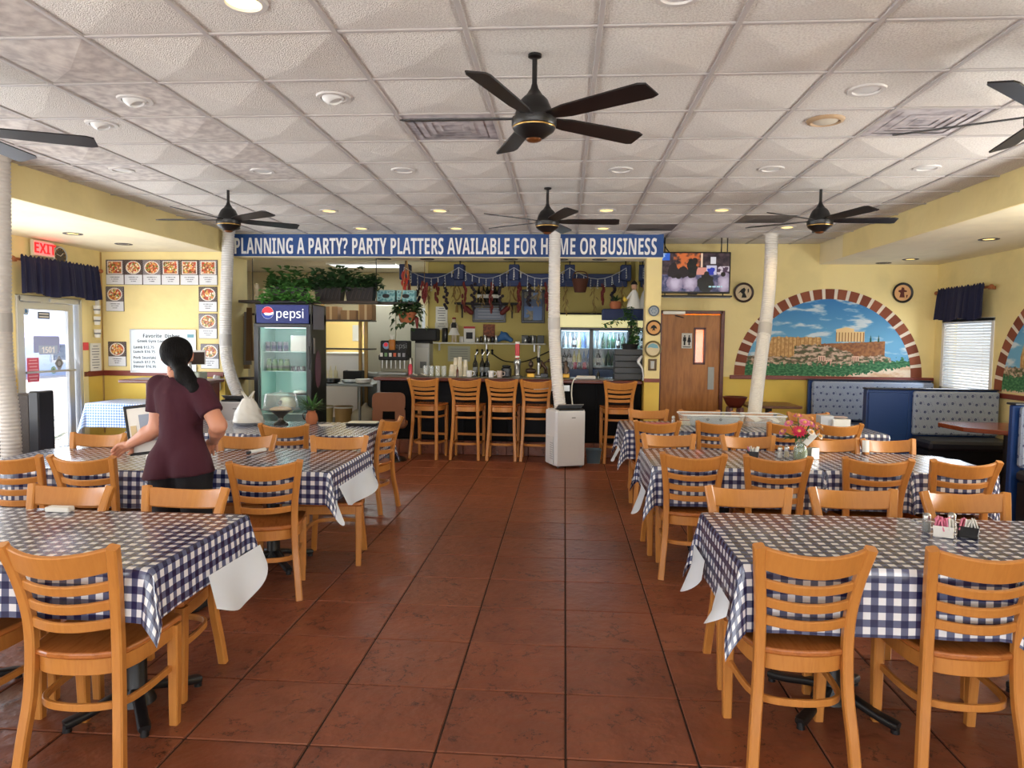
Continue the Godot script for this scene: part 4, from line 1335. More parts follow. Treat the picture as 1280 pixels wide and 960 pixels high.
func bar_stools() -> void:
	var s0 := ladder_seat("bar_stool", "wooden bar stool standing beside the brown booster seat", "bar stool", "honey wood ladder-back bar stools", 0.735, 1.085, true)
	var lb := ["", "wooden bar stool, second from the brown booster seat, below the paper cups", "wooden bar stool, third from the brown booster seat, below the beer tap", "wooden bar stool next to the white pipe", "wooden bar stool standing alone in front of the grey crate stack"]
	var xs := [-1.83, -1.295, -0.815, -0.365, 0.715]
	for i in 5:
		var o: Node3D = s0 if i == 0 else dup(s0, lb[i], Vector3.ZERO)
		o.position = Vector3(xs[i], 0, -9.575)
		o.rotation.y = deg_to_rad([-9, -3, -1, 0, 3][i])
	# the low brown booster chair between bar end and stools
	var b := thing("booster_chair", "low brown padded swivel chair beside the end of the bar", "chair", Vector3(-2.28, 0, -9.25), deg_to_rad(8))
	var vin := mat("brown_vinyl", sc(110, 64, 30), 0.6)
	part("backrest", g().prism(round_rect(0.42, 0.24, 0.07), -0.03, 0.03, true), vin, b).position = Vector3(0, 0.79, 0.2)
	for s in [-1.0, 1.0]:
		part("back_support", g().prism(round_rect(0.13, 0.2, 0.03), -0.02, 0.02, true), vin, b).position = Vector3(0.145 * s, 0.6, 0.2)
	part("seat", g().slab(round_rect(0.44, 0.42, 0.1), 0.44, 0.52, 0.025), vin, b)
	part("column", g().lathe([Vector2(0.03, 0.44), Vector2(0.03, 0.08), Vector2(0.2, 0.03), Vector2(0.22, 0.0)], 20), mats["iron_black"], b)

# ---------------------------------------------------------------- booths
func floral(key: String, base: Color, dot: Color) -> StandardMaterial3D:
	var n := 256
	var im := Image.create(n, n, false, Image.FORMAT_RGB8)
	var r := RandomNumberGenerator.new(); r.seed = 12
	for y in n:
		for x in n:
			var c := base
			if x % 8 < 2: c = c.darkened(0.10)
			if (y + (x / 8) * 3) % 6 == 0: c = c.lightened(0.06)
			im.set_pixel(x, y, c)
	for k in 16:
		var c := Vector2(fmod(k * 64.0 + (32.0 if (k / 4) % 2 else 0.0), 256.0) + r.randf_range(-6, 6) + 20, (k / 4) * 64.0 + 24 + r.randf_range(-6, 6))
		for p in 5:
			var q := c + Vector2.from_angle(TAU * p / 5 + k) * 7.0
			for y in range(-5, 6):
				for x in range(-5, 6):
					if x * x + y * y < 24:
						im.set_pixel(posmod(int(q.x) + x, n), posmod(int(q.y) + y, n), dot)
		for p in 3:
			var q2 := c + Vector2(18 + 6 * p, -14 + 12 * p)
			for y in range(-2, 3):
				for x in range(-2, 3):
					im.set_pixel(posmod(int(q2.x) + x, n), posmod(int(q2.y) + y, n), dot.lerp(base, 0.3))
	var m := mat(key, Color.WHITE, 0.55)
	return textured(m, ImageTexture.create_from_image(im), Vector3(2.7, 2.7, 2.7), false)

func booth(label: String, x0: float, x1: float, zb: float, panel: float, top: float) -> void:
	var w := x1 - x0
	var o := thing("booth_bench", label, "booth", Vector3((x0 + x1) / 2, 0, zb), 0.0, "blue booths")
	var blue := mat("booth_vinyl", sc(28, 64, 124), 0.4)
	var fab := floral("booth_fabric", sc(150, 162, 182), sc(42, 56, 100))
	part("back_frame", B(Vector3(0, top / 2, -0.06), Vector3(w, top, 0.12 if panel > 0.1 else 0.07), 0.012), blue, o)
	part("cap_rail", B(Vector3(0, top + 0.008, -0.06), Vector3(w + 0.01, 0.02, 0.135), 0.005), mat("booth_cap", sc(26, 30, 44), 0.35), o)
	part("back_panel", B(Vector3(panel / 2 + 0.01, (top + 0.5) / 2, 0.03), Vector3(w - panel - 0.04, top - 0.52, 0.07), 0.02), fab, o, "pale blue flowered fabric panel")
	if panel > 0.1:
		part("end_panel", B(Vector3(-w / 2 + panel / 2, top / 2, 0.012), Vector3(panel - 0.03, top - 0.06, 0.03), 0.008), blue, o)
	part("seat", B(Vector3(panel / 2, 0.44, 0.27), Vector3(w - panel - 0.02, 0.11, 0.5), 0.03), mat("booth_seat", sc(40, 42, 52), 0.4), o)
	part("seat_base", B(Vector3(panel / 2, 0.19, 0.24), Vector3(w - panel - 0.06, 0.38, 0.42), 0.006), mat("booth_base", sc(16, 18, 26), 0.6), o)

func booths() -> void:
	booth("blue booth bench with flowered back against the mural wall", 3.50, 5.2, -10.5, 0.0, 1.075)
	booth("blue booth bench with plain end panel behind the red-brown table", 3.69, 5.22, -9.0, 0.5, 1.05)
	booth("blue booth bench at the picture edge nearest the camera", 4.05, 5.22, -6.72, 0.0, 1.07)
	var t := thing("booth_table", "red-brown tapered booth table between the blue benches", "table", Vector3(4.62, 0, -7.75))
	part("tabletop", g().slab(PackedVector2Array([Vector2(-0.56, -0.3), Vector2(-0.5, -0.42), Vector2(0.62, -0.42), Vector2(0.62, 0.42), Vector2(-0.2, 0.42), Vector2(-0.52, 0.12)]), 0.715, 0.76, 0.006), mats["booth_table_wood"], t)
	part("column", g().lathe([Vector2(0.045, 0.715), Vector2(0.045, 0.08), Vector2(0.2, 0.03), Vector2(0.21, 0.0)], 18), mats["iron_black"], t)
	# dark bench end beside the left pipe
	var d := thing("bench_end", "dark brown upholstered bench back beside the left white pipe", "booth", Vector3(-5.15, 0, -6.0))
	part("back_panel", B(Vector3(-0.03, 0.55, 0.02), Vector3(1.0, 1.08, 0.09), 0.02), textured(mat("brown_weave", Color.WHITE, 0.7), noise_tex(0.2, 128, [sc(56, 48, 44), sc(72, 62, 57)], [0.2, 0.8]), Vector3(3, 3, 3)), d)
	part("end_post", B(Vector3(0.51, 0.555, -0.02), Vector3(0.1, 1.11, 0.2), 0.012), mat("bench_edge", sc(26, 26, 34), 0.4), d)
	# table by the mural wall
	var w := thing("wall_table", "brown wooden pedestal table against the wall under the mural", "table", Vector3(2.83, 0, -10.1))
	part("tabletop", g().slab(round_rect(0.72, 0.7, 0.06), 0.725, 0.76, 0.006), mat("brown_top", sc(104, 62, 38), 0.35), w)
	part("column", g().lathe([Vector2(0.045, 0.725), Vector2(0.045, 0.08), Vector2(0.2, 0.03), Vector2(0.21, 0.0)], 18), mats["iron_black"], w)
	var h := thing("basin_stand", "dark brown wooden basin stand on turned legs beside the restroom door", "stand", Vector3(2.3, 0, -9.8))
	part("basin", g().lathe([Vector2(0.0, 0.73), Vector2(0.08, 0.73), Vector2(0.12, 0.78), Vector2(0.155, 0.86), Vector2(0.165, 0.872), Vector2(0.15, 0.878), Vector2(0.12, 0.83), Vector2(0.0, 0.8)], 24), mats["mahogany"], h)
	for k in 4:
		var a := PI / 4 + k * PI / 2
		part("leg", g().lathe([Vector2(0.02, 0.0), Vector2(0.026, 0.15), Vector2(0.03, 0.45), Vector2(0.045, 0.6), Vector2(0.032, 0.7), Vector2(0.026, 0.735)], 12, Vector3(cos(a) * 0.1, 0, sin(a) * 0.1)), mats["mahogany"], h)
	part("ring_shelf", g().lathe([Vector2(0.0, 0.3), Vector2(0.14, 0.3), Vector2(0.145, 0.315), Vector2(0.0, 0.33)], 20), mats["mahogany"], h)

# ---------------------------------------------------------------- portable air conditioners and their hoses
func conditioner(label: String, at: Vector3, turn: float) -> Node3D:
	var o := thing("air_conditioner", label, "air conditioner", at, turn)
	var wp := mats["white_plastic"] as Material
	var p := PackedVector2Array([Vector2(-0.18, 0.2), Vector2(-0.2, 0.15), Vector2(-0.215, -0.16), Vector2(-0.18, -0.19), Vector2(0.18, -0.19), Vector2(0.215, -0.16), Vector2(0.2, 0.15), Vector2(0.18, 0.2)])
	part("housing", g().slab(p, 0.03, 0.72, 0.012), wp, o)
	part("side_panel", B(Vector3(-0.212, 0.22, -0.01), Vector3(0.014, 0.36, 0.27), 0.006), wp, o)
	var gr := mat("grille_grey", sc(176, 178, 182), 0.5)
	for k in 8:
		part("side_louvre", B(Vector3(-0.219, 0.12 + 0.028 * k, 0.08), Vector3(0.012, 0.008, 0.09), 0.002), gr, o)
	part("top_deck", g().slab(round_rect(0.39, 0.34, 0.03), 0.715, 0.735, 0.006), mat("deck_grey", sc(202, 203, 205), 0.4), o)
	var fl := g()
	fl.x = Transform3D(Basis(Vector3(1, 0, 0), -0.5), Vector3(0.01, 0.765, 0.09))
	fl.box(Vector3.ZERO, Vector3(0.34, 0.012, 0.16), 0.004)
	part("outlet_flap", fl, mat("flap_grey", sc(126, 128, 130), 0.4), o, "raised grey outlet flap")
	part("outlet_slot", B(Vector3(0.01, 0.738, 0.1), Vector3(0.33, 0.02, 0.15), 0.004), mats["black_matte"], o)
	part("badge", B(Vector3(0.03, 0.64, 0.201), Vector3(0.05, 0.012, 0.004)), mats["grey_plastic"], o)
	for s in [[-0.15, -0.14], [0.15, -0.14], [-0.15, 0.15], [0.15, 0.15]]:
		part("caster", g().ball(Vector3(s[0], 0.018, s[1]), Vector3(0.018, 0.018, 0.018), 10, 6), mats["grey_plastic"], o)
	return o

func hose(label: String, pts: Array, r: float, joint: float, col: Color, key: String) -> void:
	var o := thing("exhaust_hose", label, "hose", Vector3.ZERO, 0.0, "white exhaust hoses up to the ceiling")
	var m := mat(key, col, 0.45)
	var path := spline(pts, 60)
	# even steps, with a raised rib every pitch
	var even := PackedVector3Array()
	var scales := []
	var total := 0.0
	for i in path.size() - 1: total += path[i].distance_to(path[i + 1])
	var pitch := 0.03
	var n := int(total / pitch) * 4
	var seg := 0
	var acc := 0.0
	var jd := joint * total
	for i in n + 1:
		var want := total * i / n
		while seg < path.size() - 2 and acc + path[seg].distance_to(path[seg + 1]) < want:
			acc += path[seg].distance_to(path[seg + 1]); seg += 1
		even.append(path[seg].lerp(path[seg + 1], (want - acc) / maxf(1e-6, path[seg].distance_to(path[seg + 1]))))
		scales.append([1.03, 1.04, 1.0, 0.93][i % 4] if absf(want - jd) > 0.06 else 1.0)
	var rows := []
	for i in n + 1:
		var tan := (even[mini(i + 1, n)] - even[maxi(i - 1, 0)]).normalized()
		var vv := tan.cross(Vector3.BACK.cross(tan).normalized()).normalized()
		var side := vv.cross(tan).normalized()
		var row := PackedVector3Array()
		for j in 25:
			var a := TAU * j / 24
			row.append(even[i] + (side * cos(a) + vv * sin(a)) * r * float(scales[i]))
		rows.append(row)
	part("ribbed_tube", g().grid(rows, func(i, j): return Vector2(i, j) / 24.0), m, o)
	var ji := int(joint * n)
	var jp := PackedVector3Array()
	for i in range(ji - 10, ji + 11, 2): jp.append(even[clampi(i, 0, n)])
	part("coupling", g().sweep(jp, circle(r * 1.07, 24), Vector3.RIGHT, true), mat(key + "_coupling", col.darkened(0.12), 0.35), o, "smooth grey coupling sleeve")
	part("ceiling_collar", g().lathe([Vector2(r * 1.02, -0.05), Vector2(r * 1.1, -0.02), Vector2(r * 1.5, 0.0)], 24, pts[0]), m, o)

func conditioners() -> void:
	conditioner("white portable air conditioner in front of the bar under the central hose", Vector3(0.03, 0, -9.12), deg_to_rad(20))
	hose("white ribbed hose rising from the air conditioner before the bar", [Vector3(-0.15, CE, -9.40), Vector3(-0.145, 2.0, -9.38), Vector3(-0.13, 1.55, -9.36), Vector3(-0.09, 1.1, -9.27), Vector3(-0.045, 0.735, -9.2)], 0.075, 0.52, sc(226, 222, 216), "hose_white")
	conditioner("white portable air conditioner behind the carrier bag table", Vector3(-4.17, 0.06, -8.9), deg_to_rad(0))
	hose("white ribbed hose in front of the poster wall edge", [Vector3(-4.46, CE, -9.27), Vector3(-4.47, 2.2, -9.2), Vector3(-4.47, 1.5, -9.16), Vector3(-4.38, 1.15, -9.08), Vector3(-4.2, 0.8, -8.98)], 0.075, 0.64, sc(214, 212, 210), "hose_white_b")
	hose("white ribbed hose at the picture edge beside the entrance", [Vector3(-4.48, CE, -5.44), Vector3(-4.505, 2.3, -5.45), Vector3(-4.52, 1.7, -5.45), Vector3(-4.51, 1.3, -5.45), Vector3(-4.475, 0.9, -5.45), Vector3(-4.5, 0.5, -5.46), Vector3(-4.72, 0.3, -5.5), Vector3(-4.95, 0.35, -5.5)], 0.073, 0.43, sc(196, 190, 182), "hose_white_c")
	conditioner("white portable air conditioner beyond the picture edge beside the left hose", Vector3(-5.12, 0, -5.5), deg_to_rad(90))
	hose("white ribbed hose crossing the mural", [Vector3(2.66, CE, -9.62), Vector3(2.63, 2.4, -9.52), Vector3(2.55, 1.85, -9.36), Vector3(2.39, 1.2, -9.0), Vector3(2.25, 0.72, -8.62)], 0.078, 0.5, sc(222, 218, 210), "hose_white_d")
	conditioner("white portable air conditioner behind the back booth-side table", Vector3(2.27, 0, -8.47), deg_to_rad(-10))
	# blue bin and power cord by the bar
	var bin := thing("plastic_bin", "small blue-grey plastic bin on the floor beside the air conditioner", "bin", Vector3(0.4, 0, -9.42))
	part("body", g().lathe([Vector2(0.115, 0.0), Vector2(0.14, 0.17), Vector2(0.15, 0.18), Vector2(0.13, 0.178), Vector2(0.11, 0.02), Vector2(0, 0.02)], 4), mat("bin_blue", sc(92, 112, 126), 0.5), bin).rotation.y = PI / 4
	solo("power_cord", g().tube(spline([Vector3(0.12, 0.72, -9.2), Vector3(0.10, 0.9, -9.5), Vector3(0.12, 1.06, -9.62), Vector3(0.2, 1.115, -9.68), Vector3(0.38, 1.112, -9.72)], 8), 0.008, 8), mats["paper"], "white cord running from the air conditioner up onto the bar", "cord")

# ---------------------------------------------------------------- the woman
# bones are [from, to, radius, radius]; their distances join with a smooth minimum, the surface is meshed as surface nets
func net(bones: Array, k: float, cell: float, cuts := [], grow := 0.0) -> G:
	var lo := Vector3(9e9, 9e9, 9e9)
	var hi := -lo
	for b in bones:
		var r: float = maxf(b[2], b[3]) + grow + k * 0.5 + cell * 2
		for e in [b[0], b[1]]:
			lo = lo.min(e - Vector3(r, r, r)); hi = hi.max(e + Vector3(r, r, r))
	var nx := int((hi.x - lo.x) / cell) + 2
	var ny := int((hi.y - lo.y) / cell) + 2
	var nz := int((hi.z - lo.z) / cell) + 2
	var f := PackedFloat32Array()
	f.resize(nx * ny * nz)
	f.fill(1.0)
	# each bone writes into the cells near it; plain smooth-min accumulation
	for b in bones:
		var p: Vector3 = b[0]
		var q: Vector3 = b[1]
		var ra: float = b[2] + grow
		var rb: float = b[3] + grow
		var rm := maxf(ra, rb) + k + cell * 2
		var bl := ((p.min(q) - Vector3(rm, rm, rm) - lo) / cell).floor()
		var bh := ((p.max(q) + Vector3(rm, rm, rm) - lo) / cell).ceil()
		var pq := q - p
		var l2 := maxf(pq.length_squared(), 1e-9)
		for iz in range(maxi(0, int(bl.z)), mini(nz, int(bh.z) + 1)):
			for iy in range(maxi(0, int(bl.y)), mini(ny, int(bh.y) + 1)):
				var row := (iz * ny + iy) * nx
				for ix in range(maxi(0, int(bl.x)), mini(nx, int(bh.x) + 1)):
					var w := lo + Vector3(ix, iy, iz) * cell - p
					var s := clampf(w.dot(pq) / l2, 0.0, 1.0)
					var d := (w - pq * s).length() - lerpf(ra, rb, s)
					var e := f[row + ix]
					var h := maxf(k - absf(d - e), 0.0) / k
					f[row + ix] = minf(d, e) - h * h * k * 0.25
	for c in cuts:
		var o: Vector3 = c[0]
		var nn: Vector3 = (c[1] as Vector3).normalized()
		var only: float = c[2] if c.size() > 2 else 9.0     # cut only within this distance of its point
		for iz in nz:
			for iy in ny:
				for ix in nx:
					var w := lo + Vector3(ix, iy, iz) * cell - o
					if w.length() < only:
						var i := (iz * ny + iy) * nx + ix
						f[i] = maxf(f[i], w.dot(nn))
	var at := {}
	var pos := PackedVector3Array()
	var out := g()
	var sx := 1
	var sy := nx
	var sz := nx * ny
	for iz in nz - 1:
		for iy in ny - 1:
			for ix in nx - 1:
				var i := iz * sz + iy * sy + ix
				var a := f[i]
				var m := 0
				var cs := [a, f[i + sx], f[i + sy], f[i + sx + sy], f[i + sz], f[i + sx + sz], f[i + sy + sz], f[i + sx + sy + sz]]
				for j in 8:
					if cs[j] < 0.0: m += 1
				if m == 0 or m == 8:
					continue
				var sum := Vector3.ZERO
				var cnt := 0
				for e in [[0, 1], [2, 3], [4, 5], [6, 7], [0, 2], [1, 3], [4, 6], [5, 7], [0, 4], [1, 5], [2, 6], [3, 7]]:
					var va: float = cs[e[0]]
					var vb: float = cs[e[1]]
					if (va < 0.0) != (vb < 0.0):
						var s := va / (va - vb)
						var pa := Vector3(e[0] & 1, (e[0] >> 1) & 1, e[0] >> 2)
						var pb := Vector3(e[1] & 1, (e[1] >> 1) & 1, e[1] >> 2)
						sum += pa.lerp(pb, s)
						cnt += 1
				at[i] = pos.size()
				pos.append(lo + (Vector3(ix, iy, iz) + sum / cnt) * cell)
	var nrm := PackedVector3Array()
	nrm.resize(pos.size())
	var faces := []
	for i in at:
		var a := f[i]
		for e in [[sx, sy, sz], [sy, sz, sx], [sz, sx, sy]]:
			if i + e[0] >= f.size():
				continue
			var b := f[i + e[0]]
			if (a < 0.0) == (b < 0.0):
				continue
			var q := [i, i - e[1], i - e[1] - e[2], i - e[2]]
			if at.has(q[1]) and at.has(q[2]) and at.has(q[3]):
				var ids := [at[q[0]], at[q[1]], at[q[2]], at[q[3]]]
				if a < 0.0:
					ids.reverse()
				faces.append(ids)
	for q in faces:
		var m := (pos[q[2]] - pos[q[0]]).cross(pos[q[3]] - pos[q[1]])
		for id in q:
			nrm[id] += m
	# make the normals look outward
	var probe := 0.0
	for q in faces.slice(0, 200):
		var c: Vector3 = pos[q[0]]
		var ii := ((c + nrm[q[0]].normalized() * cell * 1.5 - lo) / cell).round()
		var jj := ((c - nrm[q[0]].normalized() * cell * 1.5 - lo) / cell).round()
		probe += f[clampi(int(ii.z) * sz + int(ii.y) * sy + int(ii.x), 0, f.size() - 1)] - f[clampi(int(jj.z) * sz + int(jj.y) * sy + int(jj.x), 0, f.size() - 1)]
	var sg := 1.0 if probe >= 0.0 else -1.0
	for q in faces:
		out.quadn(pos[q[0]], pos[q[1]], pos[q[2]], pos[q[3]], nrm[q[0]] * sg, nrm[q[1]] * sg, nrm[q[2]] * sg, nrm[q[3]] * sg)
	return out

func person() -> void:
	var o := thing("person", "woman in a maroon shirt seen from behind, leaning over the checked table", "person", Vector3(-2.29, 0, -4.05))
	# joints relative to that point; she faces away and a little to the left
	var V := func(x: float, y: float, z: float) -> Vector3: return Vector3(x + 2.29, y, z + 4.05)
	var neck: Vector3 = V.call(-2.305, 1.36, -4.13)
	var head: Vector3 = V.call(-2.345, 1.485, -4.18)
	var shl: Vector3 = V.call(-2.43, 1.305, -4.13)
	var shr: Vector3 = V.call(-2.145, 1.295, -4.06)
	var ell: Vector3 = V.call(-2.445, 1.055, -4.12)
	var elr: Vector3 = V.call(-2.012, 1.09, -4.02)
	var wrl: Vector3 = V.call(-2.665, 0.94, -4.2)
	var wrr: Vector3 = V.call(-2.13, 0.975, -4.2)
	var hip: Vector3 = V.call(-2.265, 0.83, -4.05)
	var kl: Vector3 = V.call(-2.37, 0.46, -4.08)
	var kr: Vector3 = V.call(-2.16, 0.46, -4.05)
	var fl: Vector3 = V.call(-2.38, 0.06, -4.02)
	var fr: Vector3 = V.call(-2.15, 0.06, -3.99)
	var torso := [
		[V.call(-2.345, 1.26, -4.10), V.call(-2.30, 1.02, -4.07), 0.078, 0.072], [V.call(-2.22, 1.255, -4.075), V.call(-2.225, 1.02, -4.06), 0.078, 0.072],
		[V.call(-2.30, 1.02, -4.07), V.call(-2.335, 0.86, -4.05), 0.072, 0.1], [V.call(-2.225, 1.02, -4.06), V.call(-2.195, 0.86, -4.05), 0.072, 0.1],
		[V.call(-2.285, 1.17, -4.15), V.call(-2.27, 1.05, -4.13), 0.085, 0.07], [shl, shr, 0.05, 0.05], [V.call(-2.285, 1.25, -4.07), V.call(-2.265, 0.9, -4.035), 0.078, 0.08]]
	var skin := []      # slimmer inside the clothes
	for b in torso:
		skin.append([b[0], b[1], b[2] * 0.84, b[3] * 0.84])
	skin.append_array([
		[neck + Vector3(0, -0.05, 0.02), head + Vector3(0, -0.03, 0.01), 0.056, 0.052],
		[shl, ell, 0.055, 0.047], [ell, ell.lerp(wrl, 0.35), 0.047, 0.046], [ell.lerp(wrl, 0.35), wrl, 0.046, 0.029],
		[shr, elr, 0.055, 0.047], [elr, elr.lerp(wrr, 0.35), 0.046, 0.044], [elr.lerp(wrr, 0.35), wrr, 0.044, 0.028],
		[hip + Vector3(-0.08, 0, 0), kl, 0.085, 0.058], [hip + Vector3(0.08, 0, 0), kr, 0.085, 0.058], [kl, kl.lerp(fl, 0.4), 0.058, 0.058], [kl.lerp(fl, 0.4), fl, 0.058, 0.04], [kr, kr.lerp(fr, 0.4), 0.058, 0.058], [kr.lerp(fr, 0.4), fr, 0.058, 0.04],
		[fl, fl + Vector3(-0.02, -0.025, -0.16), 0.04, 0.03], [fr, fr + Vector3(0.02, -0.025, -0.16), 0.04, 0.03]])
	var body := net(skin, 0.02, 0.013)
	# head: skull, face, jaw, nose, ears, on a finer grid
	var face := Vector3(-0.35, 0, -0.94).normalized()        # where she looks
	var side := face.cross(Vector3.UP).normalized()
	var fine := net([
		[head + Vector3(0, 0.02, 0) - face * 0.02, head + Vector3(0, 0.015, 0) + face * 0.02, 0.082, 0.078],
		[head - Vector3(0, 0.03, 0) + face * 0.03, head - Vector3(0, 0.075, 0) + face * 0.062, 0.062, 0.036],
		[head + face * 0.088 + Vector3(0, 0.005, 0), head + face * 0.102 - Vector3(0, 0.03, 0), 0.01, 0.014],
		[head + face * 0.078 - Vector3(0, 0.055, 0) - side * 0.016, head + face * 0.078 - Vector3(0, 0.055, 0) + side * 0.016, 0.016, 0.016],
		[head + face * 0.07 + Vector3(0, 0.022, 0) - side * 0.035, head + face * 0.07 + Vector3(0, 0.022, 0) + side * 0.035, 0.018, 0.018],
		[head - side * 0.08 - face * 0.005 + Vector3(0, 0.015, 0), head - side * 0.082 - face * 0.005 - Vector3(0, 0.02, 0), 0.014, 0.009],
		[head + side * 0.08 - face * 0.005 + Vector3(0, 0.015, 0), head + side * 0.082 - face * 0.005 - Vector3(0, 0.02, 0), 0.014, 0.009]], 0.02, 0.006)
	merge(body, fine)
	# hands: left spread a little over the table, right half closed in front of her
	merge(body, hand(wrl, Vector3(-0.78, -0.28, -0.36), Vector3(0.2, 0.75, -0.6), 1.0, 0.55))
	merge(body, hand(wrr, Vector3(-0.55, -0.3, -0.7), Vector3(-0.3, 0.8, -0.3), -1.0, 0.9))
	var sk := mat("skin", sc(196, 136, 108), 0.5)
	sk.subsurf_scatter_enabled = true
	sk.subsurf_scatter_strength = 0.08
	part("body", body, sk, o)
	# short-sleeved shirt with clean hems
	var sleeve_l := shl.lerp(ell, 0.62)
	var sleeve_r := shr.lerp(elr, 0.66)
	var shirt_bones := torso.duplicate()
	shirt_bones.append_array([[shl, sleeve_l + (ell - shl) * 0.2, 0.058, 0.058], [shr, sleeve_r + (elr - shr) * 0.2, 0.058, 0.057], [neck + Vector3(0, -0.05, 0.02), neck + Vector3(0, 0.03, 0.01), 0.062, 0.054],
		[V.call(-2.335, 0.86, -4.04), V.call(-2.35, 0.74, -4.04), 0.104, 0.122], [V.call(-2.195, 0.86, -4.03), V.call(-2.165, 0.74, -4.03), 0.104, 0.122]])
	var shirt := net(shirt_bones, 0.02, 0.011, [[neck + Vector3(0, 0.02, 0), Vector3(0, 1, 0.35), 0.075], [sleeve_l, ell - shl, 0.13], [sleeve_r, elr - shr, 0.13], [V.call(-2.27, 0.785, -4.05), Vector3(0.12, -1, 0)]], 0.012)
	var sm := mat("maroon_cloth", sc(60, 15, 31), 0.92)
	sm.rim_enabled = true
	sm.rim = 0.1
	bumpy(sm, noise_tex(0.012, 256, [], [], FastNoiseLite.TYPE_SIMPLEX_SMOOTH, 3, 61, true, 6.0), 0.5)
	sm.uv1_triplanar = true
	sm.uv1_scale = Vector3(2.2, 1.1, 2.2)
	part("shirt", shirt, sm, o)
	var pants := net([[hip + Vector3(-0.07, 0.06, 0), hip + Vector3(-0.08, -0.02, 0), 0.08, 0.095], [hip + Vector3(0.07, 0.06, 0), hip + Vector3(0.08, -0.02, 0), 0.08, 0.095], [hip + Vector3(-0.08, 0, 0), kl, 0.095, 0.066], [hip + Vector3(0.08, 0, 0), kr, 0.095, 0.066], [kl, fl + Vector3(0, 0.04, 0), 0.07, 0.058], [kr, fr + Vector3(0, 0.04, 0), 0.07, 0.058]],
		0.03, 0.013, [[hip + Vector3(0, 0.11, 0), Vector3.UP], [fl + Vector3(0, 0.03, 0), Vector3.DOWN, 0.2], [fr + Vector3(0, 0.03, 0), Vector3.DOWN, 0.2]], 0.012)
	part("trousers", pants, mat("black_cloth", sc(18, 18, 24), 0.85), o)
	var shoes := net([[fl + Vector3(0, -0.03, 0.04), fl + Vector3(-0.02, -0.03, -0.17), 0.045, 0.04], [fr + Vector3(0, -0.03, 0.04), fr + Vector3(0.02, -0.03, -0.17), 0.045, 0.04]], 0.02, 0.01, [[fl + Vector3(0, -0.058, 0), Vector3.DOWN]], 0.006)
	part("shoes", shoes, mats["rubber"], o)
	# dark hair drawn back into a low ponytail that falls over her right shoulder blade
	var tie := head - face * 0.085 - Vector3(0, 0.045, 0) + Vector3(0.03, 0, 0.01)
	var hair := net([
		[head + Vector3(0, 0.03, 0) - face * 0.025, head + Vector3(0, 0.035, 0) + face * 0.018, 0.093, 0.085],
		[head - face * 0.05 - Vector3(0, 0.0, 0), tie, 0.072, 0.04],
		[tie, tie + Vector3(0.06, -0.06, 0.05), 0.04, 0.048], [tie + Vector3(0.06, -0.06, 0.05), tie + Vector3(0.14, -0.14, 0.06), 0.048, 0.042], [tie + Vector3(0.14, -0.14, 0.06), tie + Vector3(0.2, -0.215, 0.06), 0.042, 0.016]],
		0.025, 0.008, [[head + face * 0.066 + Vector3(0, 0.03, 0), face + Vector3(0, -0.55, 0), 0.2]])
	var hm := mat("black_hair", sc(12, 10, 10), 0.62)
	bumpy(hm, noise_tex(0.03, 256, [], [], FastNoiseLite.TYPE_SIMPLEX_SMOOTH, 3, 63, true, 8.0), 0.6)
	hm.metallic_specular = 0.25
	hm.uv1_triplanar = true
	hm.uv1_scale = Vector3(14, 2, 14)
	part("hair", hair, hm, o)
	part("hair_tie", g().lathe([Vector2(0.036, -0.01), Vector2(0.043, 0.0), Vector2(0.036, 0.01)], 16), mats["black_matte"], o).transform = Transform3D(Basis(Vector3(1, 0, 0.6).normalized(), 0.9), tie)
	for s in [-1.0, 1.0]:
		var e := part("eye", g().ball(Vector3.ZERO, Vector3(0.011, 0.011, 0.011), 12, 8), mats["paper"], o)
		e.position = head + face * 0.077 + side * 0.031 * s + Vector3(0, 0.006, 0)
		part("iris", g().ball(face * 0.0075, Vector3(0.006, 0.006, 0.006), 10, 6), mat("iris_brown", sc(40, 24, 16), 0.2), e)
	part("lips", g().ball(Vector3.ZERO, Vector3(0.022, 0.008, 0.008), 12, 6), mat("lips", sc(168, 92, 84), 0.45), o).transform = Transform3D(Basis(Vector3.UP, atan2(-face.x, -face.z)), head + face * 0.092 - Vector3(0, 0.056, 0))
	# the framed menu board she carries under her left arm
	var b := thing("menu_board", "black framed white menu board tucked under the woman's left arm", "menu board", Vector3(-2.555, 1.03, -4.29), deg_to_rad(8))
	b.rotation.z = deg_to_rad(7)
	part("panel", B(Vector3.ZERO, Vector3(0.32, 0.29, 0.012), 0.002), mats["paper"], b)
	for e in [[0, 0.148, 0.35, 0.018], [0, -0.148, 0.35, 0.018], [-0.167, 0, 0.016, 0.31], [0.167, 0, 0.016, 0.31]]:
		part("frame_strip", B(Vector3(e[0], e[1], 0.002), Vector3(e[2], e[3], 0.02), 0.003), mats["black_matte"], b)
	part("print", B(Vector3(-0.03, 0.01, 0.008), Vector3(0.12, 0.17, 0.002)), mat("menu_blue", sc(150, 160, 176), 0.6), b, "grey-blue printed picture")
	part("print", B(Vector3(-0.13, -0.03, 0.008), Vector3(0.035, 0.12, 0.002)), mat("menu_tan", sc(206, 184, 140), 0.6), b, "tan printed strip")

func merge(a: G, b: G) -> void:
	a.v.append_array(b.v); a.n.append_array(b.n); a.t.append_array(b.t)

